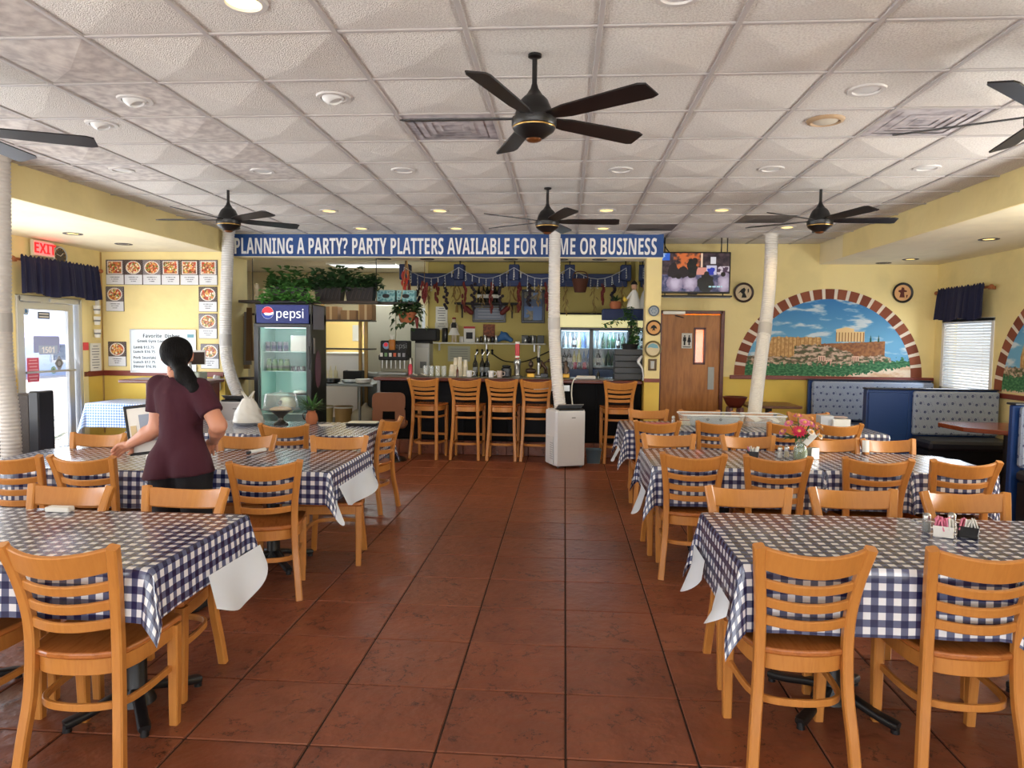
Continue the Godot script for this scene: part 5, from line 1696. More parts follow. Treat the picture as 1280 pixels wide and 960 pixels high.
func hand(w: Vector3, dir: Vector3, back: Vector3, thumb: float, curl: float) -> G:
	var f := dir.normalized()
	var s := f.cross(back).normalized()          # across the palm
	var up := s.cross(f).normalized()
	var palm := w + f * 0.05
	var bones := [[w - f * 0.02, w + f * 0.02, 0.026, 0.024]]
	for i in 4:
		var u := (i - 1.5) * 0.019
		var root := w + f * (0.088 - absf(i - 1.3) * 0.004) + s * u * thumb * -1.0
		bones.append([w + f * 0.025 + s * u * 0.55 * -thumb, root, 0.0155, 0.0115])
		var L: float = [0.037, 0.043, 0.040, 0.031][i]
		var a := curl * (0.55 + 0.08 * i)
		var d1 := (f * cos(a) - up * sin(a)).normalized()
		var d2 := (f * cos(a * 2.1) - up * sin(a * 2.1)).normalized()
		var d3 := (f * cos(a * 2.8) - up * sin(a * 2.8)).normalized()
		var p1 := root + d1 * L
		var p2 := p1 + d2 * L * 0.65
		bones.append([root, p1, 0.0098, 0.009]); bones.append([p1, p2, 0.009, 0.0084]); bones.append([p2, p2 + d3 * L * 0.5, 0.0084, 0.0072])
	var tb := w + f * 0.03 + s * 0.026 * thumb
	var t1 := tb + (f * 0.7 + s * 0.75 * thumb - up * 0.35).normalized() * 0.036
	bones.append([w + f * 0.012 + s * 0.01 * thumb, tb, 0.019, 0.015]); bones.append([tb, t1, 0.0135, 0.0105]); bones.append([t1, t1 + (f - up * 0.4).normalized() * 0.028, 0.0105, 0.008])
	bones.append([palm, palm + f * 0.02, 0.017, 0.015])
	return net(bones, 0.008, 0.0038)

# ---------------------------------------------------------------- things on the tables
func caddy(label: String, at: Vector3, turn: float, body: Material, pink: int, white: int) -> void:
	var o := thing("sugar_caddy", label, "sugar caddy", at, turn)
	part("tub", g().sweep(PackedVector3Array([Vector3(0, 0, 0), Vector3(0, 0.05, 0)]), round_rect(0.085, 0.06, 0.008), Vector3.BACK, false, [0.86, 1.0], false).slab(round_rect(0.08, 0.055, 0.008), 0.0, 0.012, 0.001), body, o)
	var r := RandomNumberGenerator.new(); r.seed = int(at.x * 1000)
	for i in pink + white:
		var p := g()
		p.x = Transform3D(Basis.from_euler(Vector3(r.randf_range(-0.3, 0.3), r.randf_range(-0.4, 0.4), r.randf_range(-0.35, 0.35))), Vector3(-0.03 + 0.06 * i / (pink + white - 1.0), 0.048 + r.randf() * 0.012, r.randf_range(-0.01, 0.01)))
		p.box(Vector3.ZERO, Vector3(0.006, 0.055, 0.04), 0.002)
		part("sugar_packet", p, mat("packet_pink", sc(228, 132, 158), 0.6) if i < pink else mats["paper"], o)

func shaker(label: String, at: Vector3, fill: Color, key: String) -> void:
	var o := thing("shaker", label, "shaker", at)
	part("jar", g().lathe([Vector2(0.0, 0.0), Vector2(0.019, 0.0), Vector2(0.02, 0.03), Vector2(0.016, 0.062)], 12), glass("shaker_glass", Color(0.9, 0.93, 0.93, 0.22)), o)
	part("filling", g().lathe([Vector2(0.0, 0.003), Vector2(0.017, 0.003), Vector2(0.016, 0.045), Vector2(0.0, 0.046)], 12), mat(key, fill, 0.8), o)
	part("cap", g().lathe([Vector2(0.0165, 0.06), Vector2(0.0175, 0.075), Vector2(0.012, 0.085), Vector2(0.0, 0.087)], 12), mats["steel"], o)

func table_things() -> void:
	var y := 0.757
	var whitep := mat("china_white", sc(236, 234, 228), 0.25)
	caddy("white sugar caddy filled with pink packets on the front booth-side table", Vector3(1.695, y, -3.27), deg_to_rad(-28), whitep, 8, 2)
	caddy("black sugar caddy with white and pink packets on the front booth-side table", Vector3(1.80, y, -3.27), deg_to_rad(-32), mats["black_gloss"], 3, 5)
	shaker("glass shaker behind the white sugar caddy on the front table", Vector3(1.655, y, -3.34), sc(70, 60, 54), "pepper")
	shaker("glass shaker between the two sugar caddies on the front table", Vector3(1.775, y, -3.36), sc(220, 214, 204), "salt")
	caddy("black sugar caddy left of the flowers on the middle booth-side table", Vector3(1.40, y, -5.36), deg_to_rad(-20), mats["black_gloss"], 1, 5)
	shaker("tall chrome-topped shaker left of the flower vase", Vector3(1.60, y, -5.38), sc(226, 222, 214), "salt")
	shaker("glass shaker touching the flower vase on its left", Vector3(1.66, y, -5.42), sc(200, 180, 140), "spice")
	# flowers in a glass jar
	var v := thing("flower_vase", "glass jar of pink, red and white flowers on the middle booth-side table", "vase of flowers", Vector3(1.735, y, -5.34))
	part("jar", g().lathe([Vector2(0.0, 0.0), Vector2(0.04, 0.0), Vector2(0.045, 0.03), Vector2(0.036, 0.08), Vector2(0.028, 0.12), Vector2(0.034, 0.14)], 20), glass("vase_glass", Color(0.88, 0.93, 0.88, 0.2)), v)
	part("water", g().lathe([Vector2(0.0, 0.004), Vector2(0.037, 0.004), Vector2(0.041, 0.03), Vector2(0.034, 0.075), Vector2(0.0, 0.076)], 16), mat("vase_water", sc(120, 134, 90), 0.1), v)
	var r := RandomNumberGenerator.new(); r.seed = 44
	var cols := [["petal_crimson", sc(196, 34, 76)], ["petal_pink", sc(226, 120, 160)], ["petal_mauve", sc(190, 96, 140)], ["petal_white", sc(238, 232, 222)], ["petal_blue", sc(140, 160, 190)]]
	var heads := [[-0.035, 0.185, 0.07, 0, 0.052], [0.01, 0.235, 0.02, 1, 0.04], [0.05, 0.225, 0.0, 2, 0.036], [0.085, 0.205, -0.02, 2, 0.034], [-0.07, 0.225, -0.01, 1, 0.034], [0.04, 0.18, 0.05, 3, 0.028], [0.12, 0.20, -0.03, 4, 0.03], [-0.01, 0.27, -0.04, 1, 0.034], [0.07, 0.25, -0.05, 0, 0.03], [0.1, 0.15, 0.02, 3, 0.026], [-0.1, 0.17, -0.02, 2, 0.03]]
	var st := g()
	for h in heads:
		var c := Vector3(h[0], h[1], h[2])
		st.tube(spline([Vector3(h[0] * 0.1, 0.03, h[2] * 0.1), Vector3(h[0] * 0.3, 0.13, h[2] * 0.3), c], 3), 0.003, 5)
		var d := (Vector3(h[0], 0.10, h[2] + 0.06)).normalized()
		var t1 := d.cross(Vector3.UP).normalized()
		var t2 := t1.cross(d).normalized()
		var pet := g()
		for ring in 2:
			for k in 14:
				var a := TAU * (k + 0.5 * ring) / 14
				var o := t1 * cos(a) + t2 * sin(a)
				pet.leaf(c + d * 0.004 * ring, (o + d * (0.25 + 0.5 * ring)).normalized(), h[4] * (1.0 - 0.25 * ring), 0.016, 0.25, d)
		var fl := part("blossom", pet, mat(cols[h[3]][0], cols[h[3]][1], 0.6), v)
		part("blossom_eye", g().ball(c + d * 0.006, Vector3(0.013, 0.013, 0.013), 10, 6), mat("blossom_yellow", sc(226, 168, 92), 0.7), fl)
	part("stems", st, mats["leaf_mid"], v)
	var lf := g()
	for i in 26:
		var a := r.randf() * TAU
		lf.leaf(Vector3(cos(a) * 0.02, 0.13, sin(a) * 0.02), Vector3(cos(a), r.randf_range(0.2, 1.2), sin(a)), r.randf_range(0.08, 0.15), 0.02, 0.5)
	part("foliage", lf, mats["leaf_mid"], v)
	v.scale = Vector3(1.22, 1.15, 1.22)
	part("wrap", g().sheet(10, 4, func(u, w): return Vector3(0.02 + 0.03 * cos(u * 2.4) + 0.05 * w, 0.1 + 0.07 * w + 0.01 * sin(u * 9.0), 0.03 * sin(u * 2.4) + 0.02 * w)), mats["paper"], v, "white paper wrap")
	solo("napkin_stand", g().prism(round_rect(0.07, 0.085, 0.01), -0.02, 0.02, true), mat("napkin_steel", sc(190, 186, 180), 0.3, 0.4), "small metal napkin stand right of the flower vase", "napkin stand", Vector3(1.835, y + 0.043, -5.36), 0.4)
	solo("paper_slip", g().sheet(6, 6, func(u, w): return Vector3(0.05 * u - 0.025, -0.09 * w, 0.01 * sin(3.0 * u) + 0.012 * w)), mats["paper"], "white paper slip hanging on a chair post near the flowers", "paper slip", Vector3(2.325, 0.865, -5.66), deg_to_rad(-6))
	# back booth-side table: two storage bins and condiments
	for e in [["clear plastic bin half full of cutlery behind the back row chairs", 1.5, 0.62, 1], ["white frosted plastic bin full of folded linen, right of the clear bin", 2.02, 0.4, 2]]:
		var b := thing("storage_bin", e[0], "storage bin", Vector3(e[1], y, -7.42), 0.02, "plastic bins on the back booth-side table")
		var w: float = e[2]
		var gl := glass("bin_plastic", Color(0.86, 0.89, 0.88, 0.3), 0.15)
		part("tub", g().sweep(PackedVector3Array([Vector3(0, 0.004, 0), Vector3(0, 0.115, 0)]), round_rect(w, 0.3, 0.03), Vector3.BACK, false, [0.93, 1.0], false).slab(round_rect(w * 0.92, 0.27, 0.03), 0.0, 0.006, 0.001), gl, b)
		part("rim", g().sweep(PackedVector3Array([Vector3(0, 0.11, 0), Vector3(0, 0.122, 0)]), round_rect(w + 0.02, 0.32, 0.035), Vector3.BACK, false, [], false), mat("bin_rim", sc(220, 220, 214), 0.4), b)
		if e[3] == 1:
			part("inner_tray", B(Vector3(0.03, 0.05, 0), Vector3(w * 0.8, 0.085, 0.2), 0.01), mat("tray_grey", sc(152, 158, 160), 0.5), b)
			for x in [-0.05, 0.08]:
				part("dark_knob", g().ball(Vector3(x, 0.07, 0.11), Vector3(0.016, 0.016, 0.016), 10, 6), mats["black_matte"], b)
		else:
			part("linen", g().sheet(14, 10, func(u, w2): return Vector3((u - 0.5) * 0.34, 0.05 + 0.05 * absf(sin(u * 5.0 + w2 * 2.0)) * (1.0 - u * 0.5), (w2 - 0.5) * 0.24)), mats["paper"], b)
	shaker("glass shaker at the aisle end of the back booth-side table", Vector3(1.13, y, -7.45), sc(226, 222, 214), "salt")
	var bx := solo("condiment_box", B(Vector3(0, 0.03, 0), Vector3(0.1, 0.06, 0.07), 0.004), mat("box_cream", sc(226, 210, 170), 0.6), "small cream condiment box beside the clear bin", "box", Vector3(1.24, y, -7.4))
	part("lid_band", B(Vector3(0, 0.05, 0), Vector3(0.102, 0.012, 0.072), 0.002), mats["terracotta"], bx)
	solo("placemat", g().slab(round_rect(0.34, 0.22, 0.02), 0.0, 0.004, 0.001), mat("mat_pink", sc(196, 96, 110), 0.6), "pink printed sheet lying at the aisle end of the back table", "paper sheet", Vector3(0.95, 0.758, -7.4), 0.1)
	var ct := thing("cartons", "stack of opened white cartons on the back booth-side table by the booths", "carton", Vector3(2.72, y, -7.45))
	part("carton", B(Vector3(-0.07, 0.06, 0), Vector3(0.13, 0.12, 0.14), 0.003), mat("carton_grey", sc(190, 192, 196), 0.7), ct)
	part("carton", B(Vector3(0.06, 0.045, 0.03), Vector3(0.17, 0.09, 0.15), 0.003), mats["paper"], ct)
	part("carton_flap", B(Vector3(0.06, 0.105, 0.0), Vector3(0.15, 0.004, 0.12)), mat("carton_pink", sc(216, 190, 184), 0.7), ct)
	# door-side tables
	var rc := thing("receipt_pen", "rolled white napkin with a dark tip on the middle door-side table", "napkin", Vector3(-2.24, 0.76, -5.06), deg_to_rad(70))
	part("roll", g().tube(PackedVector3Array([Vector3(-0.07, 0.014, 0), Vector3(0.08, 0.014, 0)]), 0.014, 10), mats["paper"], rc)
	part("dark_tip", g().tube(PackedVector3Array([Vector3(-0.1, 0.012, 0), Vector3(-0.07, 0.012, 0)]), 0.011, 8), mats["black_matte"], rc)
	for e in [["white folded napkin holder at the far edge of the front door-side table", -2.42, -3.24, 0.0]]:
		solo("napkin_pack", B(Vector3(0, 0.012, 0), Vector3(0.12, 0.024, 0.05), 0.004), mats["paper"], e[0], "napkin pack", Vector3(e[1], 0.758, e[2]))
	var nb := thing("napkin_bundle", "crumpled white napkin bundle between the woman's hip and table corner", "napkin", Vector3(-2.655, 0.757, -4.40))
	part("bundle", g().sheet(20, 12, func(u, w): return Vector3(cos(u * TAU) * 0.035 * (1.0 + 0.25 * sin(u * 13.0)) * sin(PI * (0.08 + 0.9 * w)), 0.13 * w, sin(u * TAU) * 0.03 * (1.0 + 0.25 * sin(u * 9.0)) * sin(PI * (0.08 + 0.9 * w)))), mats["paper"], nb)
	# carrier bag on a foil pan
	var bag := thing("carrier_bag", "white plastic carrier bag with tied handles left of the cake stand", "carrier bag", Vector3(-3.06, y, -6.72))
	var bgm := mat("bag_white", sc(226, 222, 212), 0.35)
	bgm.backlight_enabled = true
	bgm.backlight = sc(130, 126, 116)
	var nf := FastNoiseLite.new(); nf.frequency = 1.4; nf.seed = 3
	part("bag_body", g().sheet(36, 16, func(u, w):
		var a: float = u * TAU
		var rad: float = lerpf(0.155, 0.05, pow(w, 1.4)) * (1.0 + 0.12 * nf.get_noise_2d(u * 6.0 if u < 0.5 else (1.0 - u) * 6.0, w * 2.0) + 0.05 * sin(a * 9.0) * w)
		return Vector3(cos(a) * rad, 0.015 + 0.24 * w, sin(a) * rad * 0.75)), bgm, bag)
	for s in [-1.0, 1.0]:
		part("handle_ear", g().sheet(6, 6, func(u, w): return Vector3(s * (0.012 + 0.05 * w) + (u - 0.5) * 0.05 * (1.0 - 0.6 * w), 0.25 + 0.075 * w, 0.012 * sin(u * 7.0))), bgm, bag)
	part("foil_pan", g().lathe([Vector2(0.0, 0.0), Vector2(0.13, 0.0), Vector2(0.15, 0.03), Vector2(0.158, 0.03)], 20), mat("foil", sc(196, 198, 202), 0.3, 0.7), bag)
	# cake stand under a clear dome
	var ck := thing("cake_stand", "pewter pedestal cake stand with clear square dome in front of the drinks fridge", "cake stand", Vector3(-2.76, y, -6.78))
	var pw := mat("pewter", sc(96, 92, 86), 0.35, 0.7)
	part("pedestal", g().lathe([Vector2(0.0, 0.0), Vector2(0.07, 0.0), Vector2(0.072, 0.012), Vector2(0.035, 0.03), Vector2(0.022, 0.055), Vector2(0.03, 0.075), Vector2(0.075, 0.115), Vector2(0.1, 0.135)], 24), pw, ck)
	part("plate", g().lathe([Vector2(0.0, 0.132), Vector2(0.1, 0.132), Vector2(0.185, 0.148), Vector2(0.188, 0.152), Vector2(0.1, 0.14), Vector2(0.0, 0.14)], 30), pw, ck)
	part("pastry", g().lathe([Vector2(0.0, 0.14), Vector2(0.1, 0.142), Vector2(0.105, 0.155), Vector2(0.06, 0.17), Vector2(0.0, 0.172)], 18), mat("pastry_tan", sc(206, 178, 140), 0.8), ck)
	part("dome", g().sweep(PackedVector3Array([Vector3(0, 0.153, 0), Vector3(0, 0.27, 0), Vector3(0, 0.305, 0), Vector3(0, 0.315, 0)]), round_rect(0.27, 0.27, 0.03), Vector3.BACK, false, [1.0, 0.9, 0.82, 0.02], false), glass("dome_glass", Color(0.9, 0.96, 0.96, 0.16)), ck)
	part("dome_knob", g().ball(Vector3(0, 0.325, 0), Vector3(0.014, 0.014, 0.014), 10, 6), mats["clear_glass"], ck)
	# potted spiky plant
	var pp := thing("potted_plant", "spiky green plant in a terracotta pot beside the cake stand", "potted plant", Vector3(-2.48, y, -6.86))
	part("pot", g().lathe([Vector2(0.0, 0.0), Vector2(0.045, 0.0), Vector2(0.062, 0.045), Vector2(0.05, 0.1), Vector2(0.036, 0.12), Vector2(0.042, 0.13), Vector2(0.03, 0.128)], 20), mats["terracotta"], pp)
	part("pot_handle", g().tube(spline([Vector3(-0.04, 0.11, 0), Vector3(-0.085, 0.1, 0), Vector3(-0.08, 0.05, 0), Vector3(-0.055, 0.04, 0)], 4), 0.006, 6), mats["black_matte"], pp)
	var lv := g()
	r.seed = 9
	for i in 75:
		var az := r.randf() * TAU
		var el := r.randf_range(0.0, 1.25)
		lv.leaf(Vector3(cos(az) * 0.02, 0.13 + r.randf() * 0.05, sin(az) * 0.02), Vector3(cos(az) * cos(el), sin(el), sin(az) * cos(el)), r.randf_range(0.13, 0.22), 0.014, 0.35)
	part("leaves", lv, mats["leaf_mid"], pp)
	var tr := thing("serving_tray", "black rectangular tray with cream liner at the aisle corner of the back table", "tray", Vector3(-1.96, y, -6.86), 0.05)
	part("tray", g().slab(round_rect(0.31, 0.2, 0.02), 0.0, 0.026, 0.005), mats["black_gloss"], tr)
	part("liner", B(Vector3(0, 0.027, 0), Vector3(0.27, 0.008, 0.165), 0.002), mat("liner_cream", sc(222, 220, 196), 0.6), tr)
	solo("paper_napkin", B(Vector3(0, 0.003, 0), Vector3(0.12, 0.005, 0.16), 0.001), mats["paper"], "flat white paper napkin right of the terracotta pot", "napkin", Vector3(-2.3, y, -6.75), 0.5)

# ---------------------------------------------------------------- things on the entrance side
func food_picture(sd: int) -> Image:
	var w := 72
	var h := 96
	var im := Image.create(w, h, false, Image.FORMAT_RGB8)
	var r := RandomNumberGenerator.new(); r.seed = sd * 31 + 5
	var back: Color = [sc(96, 88, 92), sc(70, 56, 52), sc(120, 112, 116)][sd % 3]
	for y in h:
		for x in w:
			var c := back.lightened(0.25 if (x / 3 + y / 3) % 3 == 0 else 0.0)
			if y >= 58: c = sc(222, 224, 228)
			im.set_pixel(x, y, c)
	var square: bool = sd in [0, 3, 4, 5]
	for y in 56:
		for x in w:
			var d := Vector2((x - 36.0) / 31.0, (y - 29.0) / 26.0)
			var m := maxf(absf(d.x), absf(d.y)) if square else d.length()
			if m < 1.0: im.set_pixel(x, y, sc(232, 226, 218))
			if m < 0.86: im.set_pixel(x, y, sc(170, 96, 60))
	for k in 120:
		var p := Vector2.from_angle(r.randf() * TAU) * sqrt(r.randf()) * 0.78
		if square: p = Vector2(r.randf_range(-0.8, 0.8), r.randf_range(-0.8, 0.8))
		var c: Color = [sc(196, 66, 44), sc(226, 178, 84), sc(238, 214, 160), sc(120, 60, 36), sc(110, 128, 56), sc(214, 120, 70), sc(240, 230, 208)][r.randi() % 7]
		var rad := r.randi_range(1, 4)
		for y in range(-rad, rad + 1):
			for x in range(-rad, rad + 1):
				if x * x + y * y <= rad * rad:
					var q := Vector2i(int(36 + p.x * 31) + x, int(29 + p.y * 26) + y)
					if q.x >= 0 and q.x < w and q.y >= 0 and q.y < 58: im.set_pixel(q.x, q.y, c)
	for line in 3:       # rows of small grey lettering below the photograph
		var half := 20 - 5 * line
		for x in range(36 - half, 36 + half):
			if r.randf() < 0.7:
				for y in 3: im.set_pixel(x, 66 + line * 8 + y, sc(96, 98, 106))
	return im

func left_wall_things() -> void:
	var zs := -9.325
	var places := [[-6.08, 2.46, "first food poster of the top row, nearest the wall corner"], [-5.82, 2.46, "second food poster of the top row from the wall corner"], [-5.56, 2.46, "third food poster of the top row from the wall corner"], [-5.30, 2.46, "fourth food poster of the top row from the wall corner"], [-5.035, 2.46, "fifth food poster of the top row from the wall corner"], [-4.775, 2.46, "last food poster of the top row, nearest the hose"], [-6.09, 2.10, "food poster hanging alone under the first of the top row"], [-4.785, 2.105, "food poster right under the last of the top row"], [-4.79, 1.745, "food poster third down in the column nearest the hose"], [-4.77, 1.34, "food poster lowest in the column nearest the hose"], [-6.075, 1.355, "food poster left of the whiteboard above the chair rail"]]
	for i in places.size():
		var e: Array = places[i]
		var o := thing("food_poster", e[2], "poster", Vector3(e[0], e[1], zs), 0.0, "food posters on the yellow wall")
		var pb := part("board", B(Vector3(0, 0, 0), Vector3(0.255, 0.335, 0.014), 0.002), mat("poster_edge", sc(84, 74, 76), 0.6), o)
		var q := g()
		q.quad(Vector3(-0.123, -0.163, 0.0085), Vector3(0.123, -0.163, 0.0085), Vector3(0.123, 0.163, 0.0085), Vector3(-0.123, 0.163, 0.0085), Vector3.BACK, Vector2(0, 1), Vector2(1, 1), Vector2(1, 0), Vector2(0, 0))
		part("print", q, image_mat("food_print_%d" % i, food_picture(i), 0.35), pb)
	# whiteboard with handwriting
	var wb := thing("whiteboard", "whiteboard headed Favorite Dishes behind the woman's head", "whiteboard", Vector3(-5.42, 1.40, -9.318))
	var wbb := part("board", B(Vector3.ZERO, Vector3(0.91, 0.57, 0.014), 0.002), mat("board_white", sc(222, 232, 236), 0.25), wb)
	for e in [[0, 0.285, 0.93, 0.018], [0, -0.285, 0.93, 0.018], [-0.456, 0, 0.018, 0.57], [0.456, 0, 0.018, 0.57]]:
		part("frame_strip", B(Vector3(e[0], e[1], 0.002), Vector3(e[2], e[3], 0.022), 0.003), mats["alu"], wb)
	var ink := mat("marker_ink", sc(40, 48, 56), 0.6)
	var rows := [["Favorite  Dishes", -0.02, 0.205, 0.062], ["Greek Gyro Combo      Pie", -0.06, 0.135, 0.045], ["Lamb $13.75", -0.27, 0.05, 0.045], ["Lunch $16.75", -0.265, -0.01, 0.045], ["Pork Souvlaki", -0.26, -0.09, 0.045], ["Lunch $12.75", -0.265, -0.15, 0.045], ["Dinner $16.95", -0.26, -0.21, 0.045]]
	for e in rows:
		part("handwriting", text(e[0], e[3] * 1.1, 0.0015, true), ink, wbb).position = Vector3(e[1], e[2], 0.0085)
	part("blue_stamp", B(Vector3(0.39, 0.21, 0.008), Vector3(0.09, 0.045, 0.002)), mat("stamp_teal", sc(110, 160, 176), 0.6), wb)
	# things on the entrance wall
	var n := thing("wall_notice", "white printed notice beside the door casing above the chair rail", "notice", Vector3(-6.268, 1.31, -9.15), PI / 2)
	part("sheet", B(Vector3.ZERO, Vector3(0.22, 0.38, 0.006)), mats["paper"], n)
	for k in 9:
		part("print_line", B(Vector3(0.0, 0.15 - 0.036 * k, 0.0035), Vector3(0.15 if k % 4 else 0.1, 0.010, 0.001)), mats["grey_plastic"], n)
	for i in 3:
		var c := thing("paper_cup", ["topmost of three white paper cups fixed to the entrance wall", "middle one of three white paper cups fixed to the entrance wall", "lowest of three white paper cups fixed to the entrance wall"][i], "paper cup", Vector3(-6.225, [1.89, 1.745, 1.575][i], -9.14), 0.0, "paper cups on the entrance wall")
		part("cup", g().lathe([Vector2(0.0, 0.0), Vector2(0.032, 0.0), Vector2(0.046, 0.105), Vector2(0.049, 0.11), Vector2(0.043, 0.108)], 18), mats["paper"], c)
		part("printed_band", g().lathe([Vector2(0.0395, 0.045), Vector2(0.0425, 0.065)], 18), mats["grey_plastic"], c)
	solo("door_sensor", B(Vector3.ZERO, Vector3(0.012, 0.1, 0.1), 0.003), mat("tag_red", sc(222, 66, 74), 0.5), "small red square tag on the cream door casing", "tag", Vector3(-6.254, 1.46, -8.94))
	solo("light_switch", B(Vector3.ZERO, Vector3(0.012, 0.12, 0.08), 0.003), mats["paper"], "white switch plate beside the valance end", "switch", Vector3(-6.272, 2.02, -9.22))
	# valance over the door on a wooden rod
	valance("dark navy ruffled valance over the glass entrance door", Vector3(-6.2, 2.46, -8.42), PI / 2, 1.36, 0.42, 3)
	valance("dark navy ruffled valance above the window blind", Vector3(5.19, 2.32, -9.83), -PI / 2, 1.12, 0.42, 4)
	# exit sign and clock
	var ex := thing("exit_sign", "lit red and white EXIT sign above the entrance valance", "exit sign", Vector3(-6.22, 2.625, -8.165), deg_to_rad(88))
	part("housing", B(Vector3(0, 0, 0), Vector3(0.33, 0.185, 0.05), 0.006), mat("sign_cream", sc(222, 212, 190), 0.5), ex)
	var xf := part("lit_face", B(Vector3(0.0, 0, 0.026), Vector3(0.29, 0.15, 0.004)), glow("sign_pale", sc(255, 150, 150), 0.5), ex)
	var tx := part("lettering", text("EXIT", 0.165, 0.004), glow("sign_red", sc(255, 22, 30), 1.6), xf)
	tx.position = Vector3(0, 0.0, 0.03)
	part("bracket", B(Vector3(-0.02, 0.0, -0.06), Vector3(0.05, 0.05, 0.08)), mats["sign_cream"], ex)
	lamp_point("exit_sign_lamp", Vector3(-6.06, 2.63, -8.1), sc(255, 60, 50), 0.012, 0.05)
	var ck := thing("wall_clock", "small round wall clock with dark dial beside the EXIT sign", "clock", Vector3(-6.26, 2.575, -8.47), PI / 2)
	part("case", lathe_z([Vector2(0.0, 0.0), Vector2(0.115, 0.0), Vector2(0.125, 0.02), Vector2(0.115, 0.045), Vector2(0.1, 0.04)], 28), mats["alu"], ck)
	part("dial", lathe_z([Vector2(0.1, 0.034), Vector2(0.0, 0.034)], 28), mat("dial_dark", sc(62, 58, 50), 0.4), ck)
	for k in 12:
		var a := TAU * k / 12
		part("hour_mark", B(Vector3(cos(a) * 0.084, sin(a) * 0.084, 0.036), Vector3(0.012, 0.012, 0.002)), mats["gold"], ck)
	part("hand", g().bar(Vector3(0, 0, 0.038), Vector3(0.05, 0.04, 0.038), 0.007, 0.002, Vector3.BACK), mats["paper"], ck)
	part("hand", g().bar(Vector3(0, 0, 0.04), Vector3(-0.07, 0.02, 0.04), 0.005, 0.002, Vector3.BACK), mats["paper"], ck)
	# stickers on the glass door
	var zx := -6.318
	var d := thing("door_number_sign", "white number 1501 over a violet patch on the glass door", "sign", Vector3(zx, 1.42, -8.32), PI / 2)
	part("violet_patch", B(Vector3(0.0, 0.07, -0.002), Vector3(0.44, 0.2, 0.002)), mat("patch_violet", sc(168, 178, 224), 0.5), d)
	part("white_plate", B(Vector3(0.02, 0.0, 0.0), Vector3(0.32, 0.11, 0.003)), mat("plate_pale", sc(186, 202, 232), 0.5), d)
	part("digits", text("1501", 0.105, 0.003), mat("digit_white", sc(250, 250, 252), 0.5), d).position = Vector3(0.02, 0, 0.003)
	var rp := thing("door_poster", "pink red leaflet stuck low on the glass door", "leaflet", Vector3(zx, 1.185, -8.08), PI / 2)
	part("sheet", B(Vector3.ZERO, Vector3(0.19, 0.29, 0.003)), mat("leaflet_red", sc(224, 96, 122), 0.5), rp)
	for k in 7:
		part("print_line", B(Vector3(0, 0.115 - 0.038 * k, 0.002), Vector3(0.15 if k % 2 else 0.12, 0.012, 0.001)), mat("leaflet_pale", sc(246, 190, 200), 0.5), rp)
	var hs := thing("door_plaque", "dark lettered plaque at the top of the glass door", "plaque", Vector3(zx, 1.84, -8.28), PI / 2)
	part("plaque", B(Vector3.ZERO, Vector3(0.2, 0.085, 0.003)), mat("plaque_grey", sc(96, 98, 104), 0.5), hs)
	for k in 2:
		part("print_line", B(Vector3(0, 0.018 - 0.036 * k, 0.002), Vector3(0.16, 0.016, 0.001)), mats["paper"], hs)
	var dm := thing("door_emblem", "grey diamond shaped emblem on the glass door right of the number", "emblem", Vector3(zx, 1.25, -8.52), PI / 2)
	part("diamond", g().prism(PackedVector2Array([Vector2(-0.08, 0), Vector2(0, -0.1), Vector2(0.08, 0), Vector2(0, 0.1)]), 0.0, 0.003), mat("emblem_grey", sc(168, 170, 176), 0.5), dm)
	part("ring", lathe_z([Vector2(0.03, 0.003), Vector2(0.05, 0.004), Vector2(0.052, 0.003)], 20), mats["grey_plastic"], dm)
	for e in [["round blue sticker in the upper corner of the glass door", 1.88, -7.99, "sticker_blue", sc(90, 130, 170)], ["round green sticker under the diamond emblem", 1.17, -8.42, "sticker_green", sc(120, 180, 150)]]:
		var s := solo("door_sticker", lathe_z([Vector2(0.045, 0.0), Vector2(0.045, 0.003), Vector2(0.0, 0.003)], 20), mat(e[3], e[4], 0.5), e[0], "sticker", Vector3(zx, e[1], e[2]), PI / 2)
		part("ring", lathe_z([Vector2(0.034, 0.0035), Vector2(0.03, 0.0045), Vector2(0.026, 0.0035)], 20), mats["paper"], s)

func lathe_z(prof: Array, seg: int) -> G:
	var a := g()
	a.x = Transform3D(Basis(Vector3(1, 0, 0), PI / 2), Vector3.ZERO)
	return a.lathe(prof, seg)

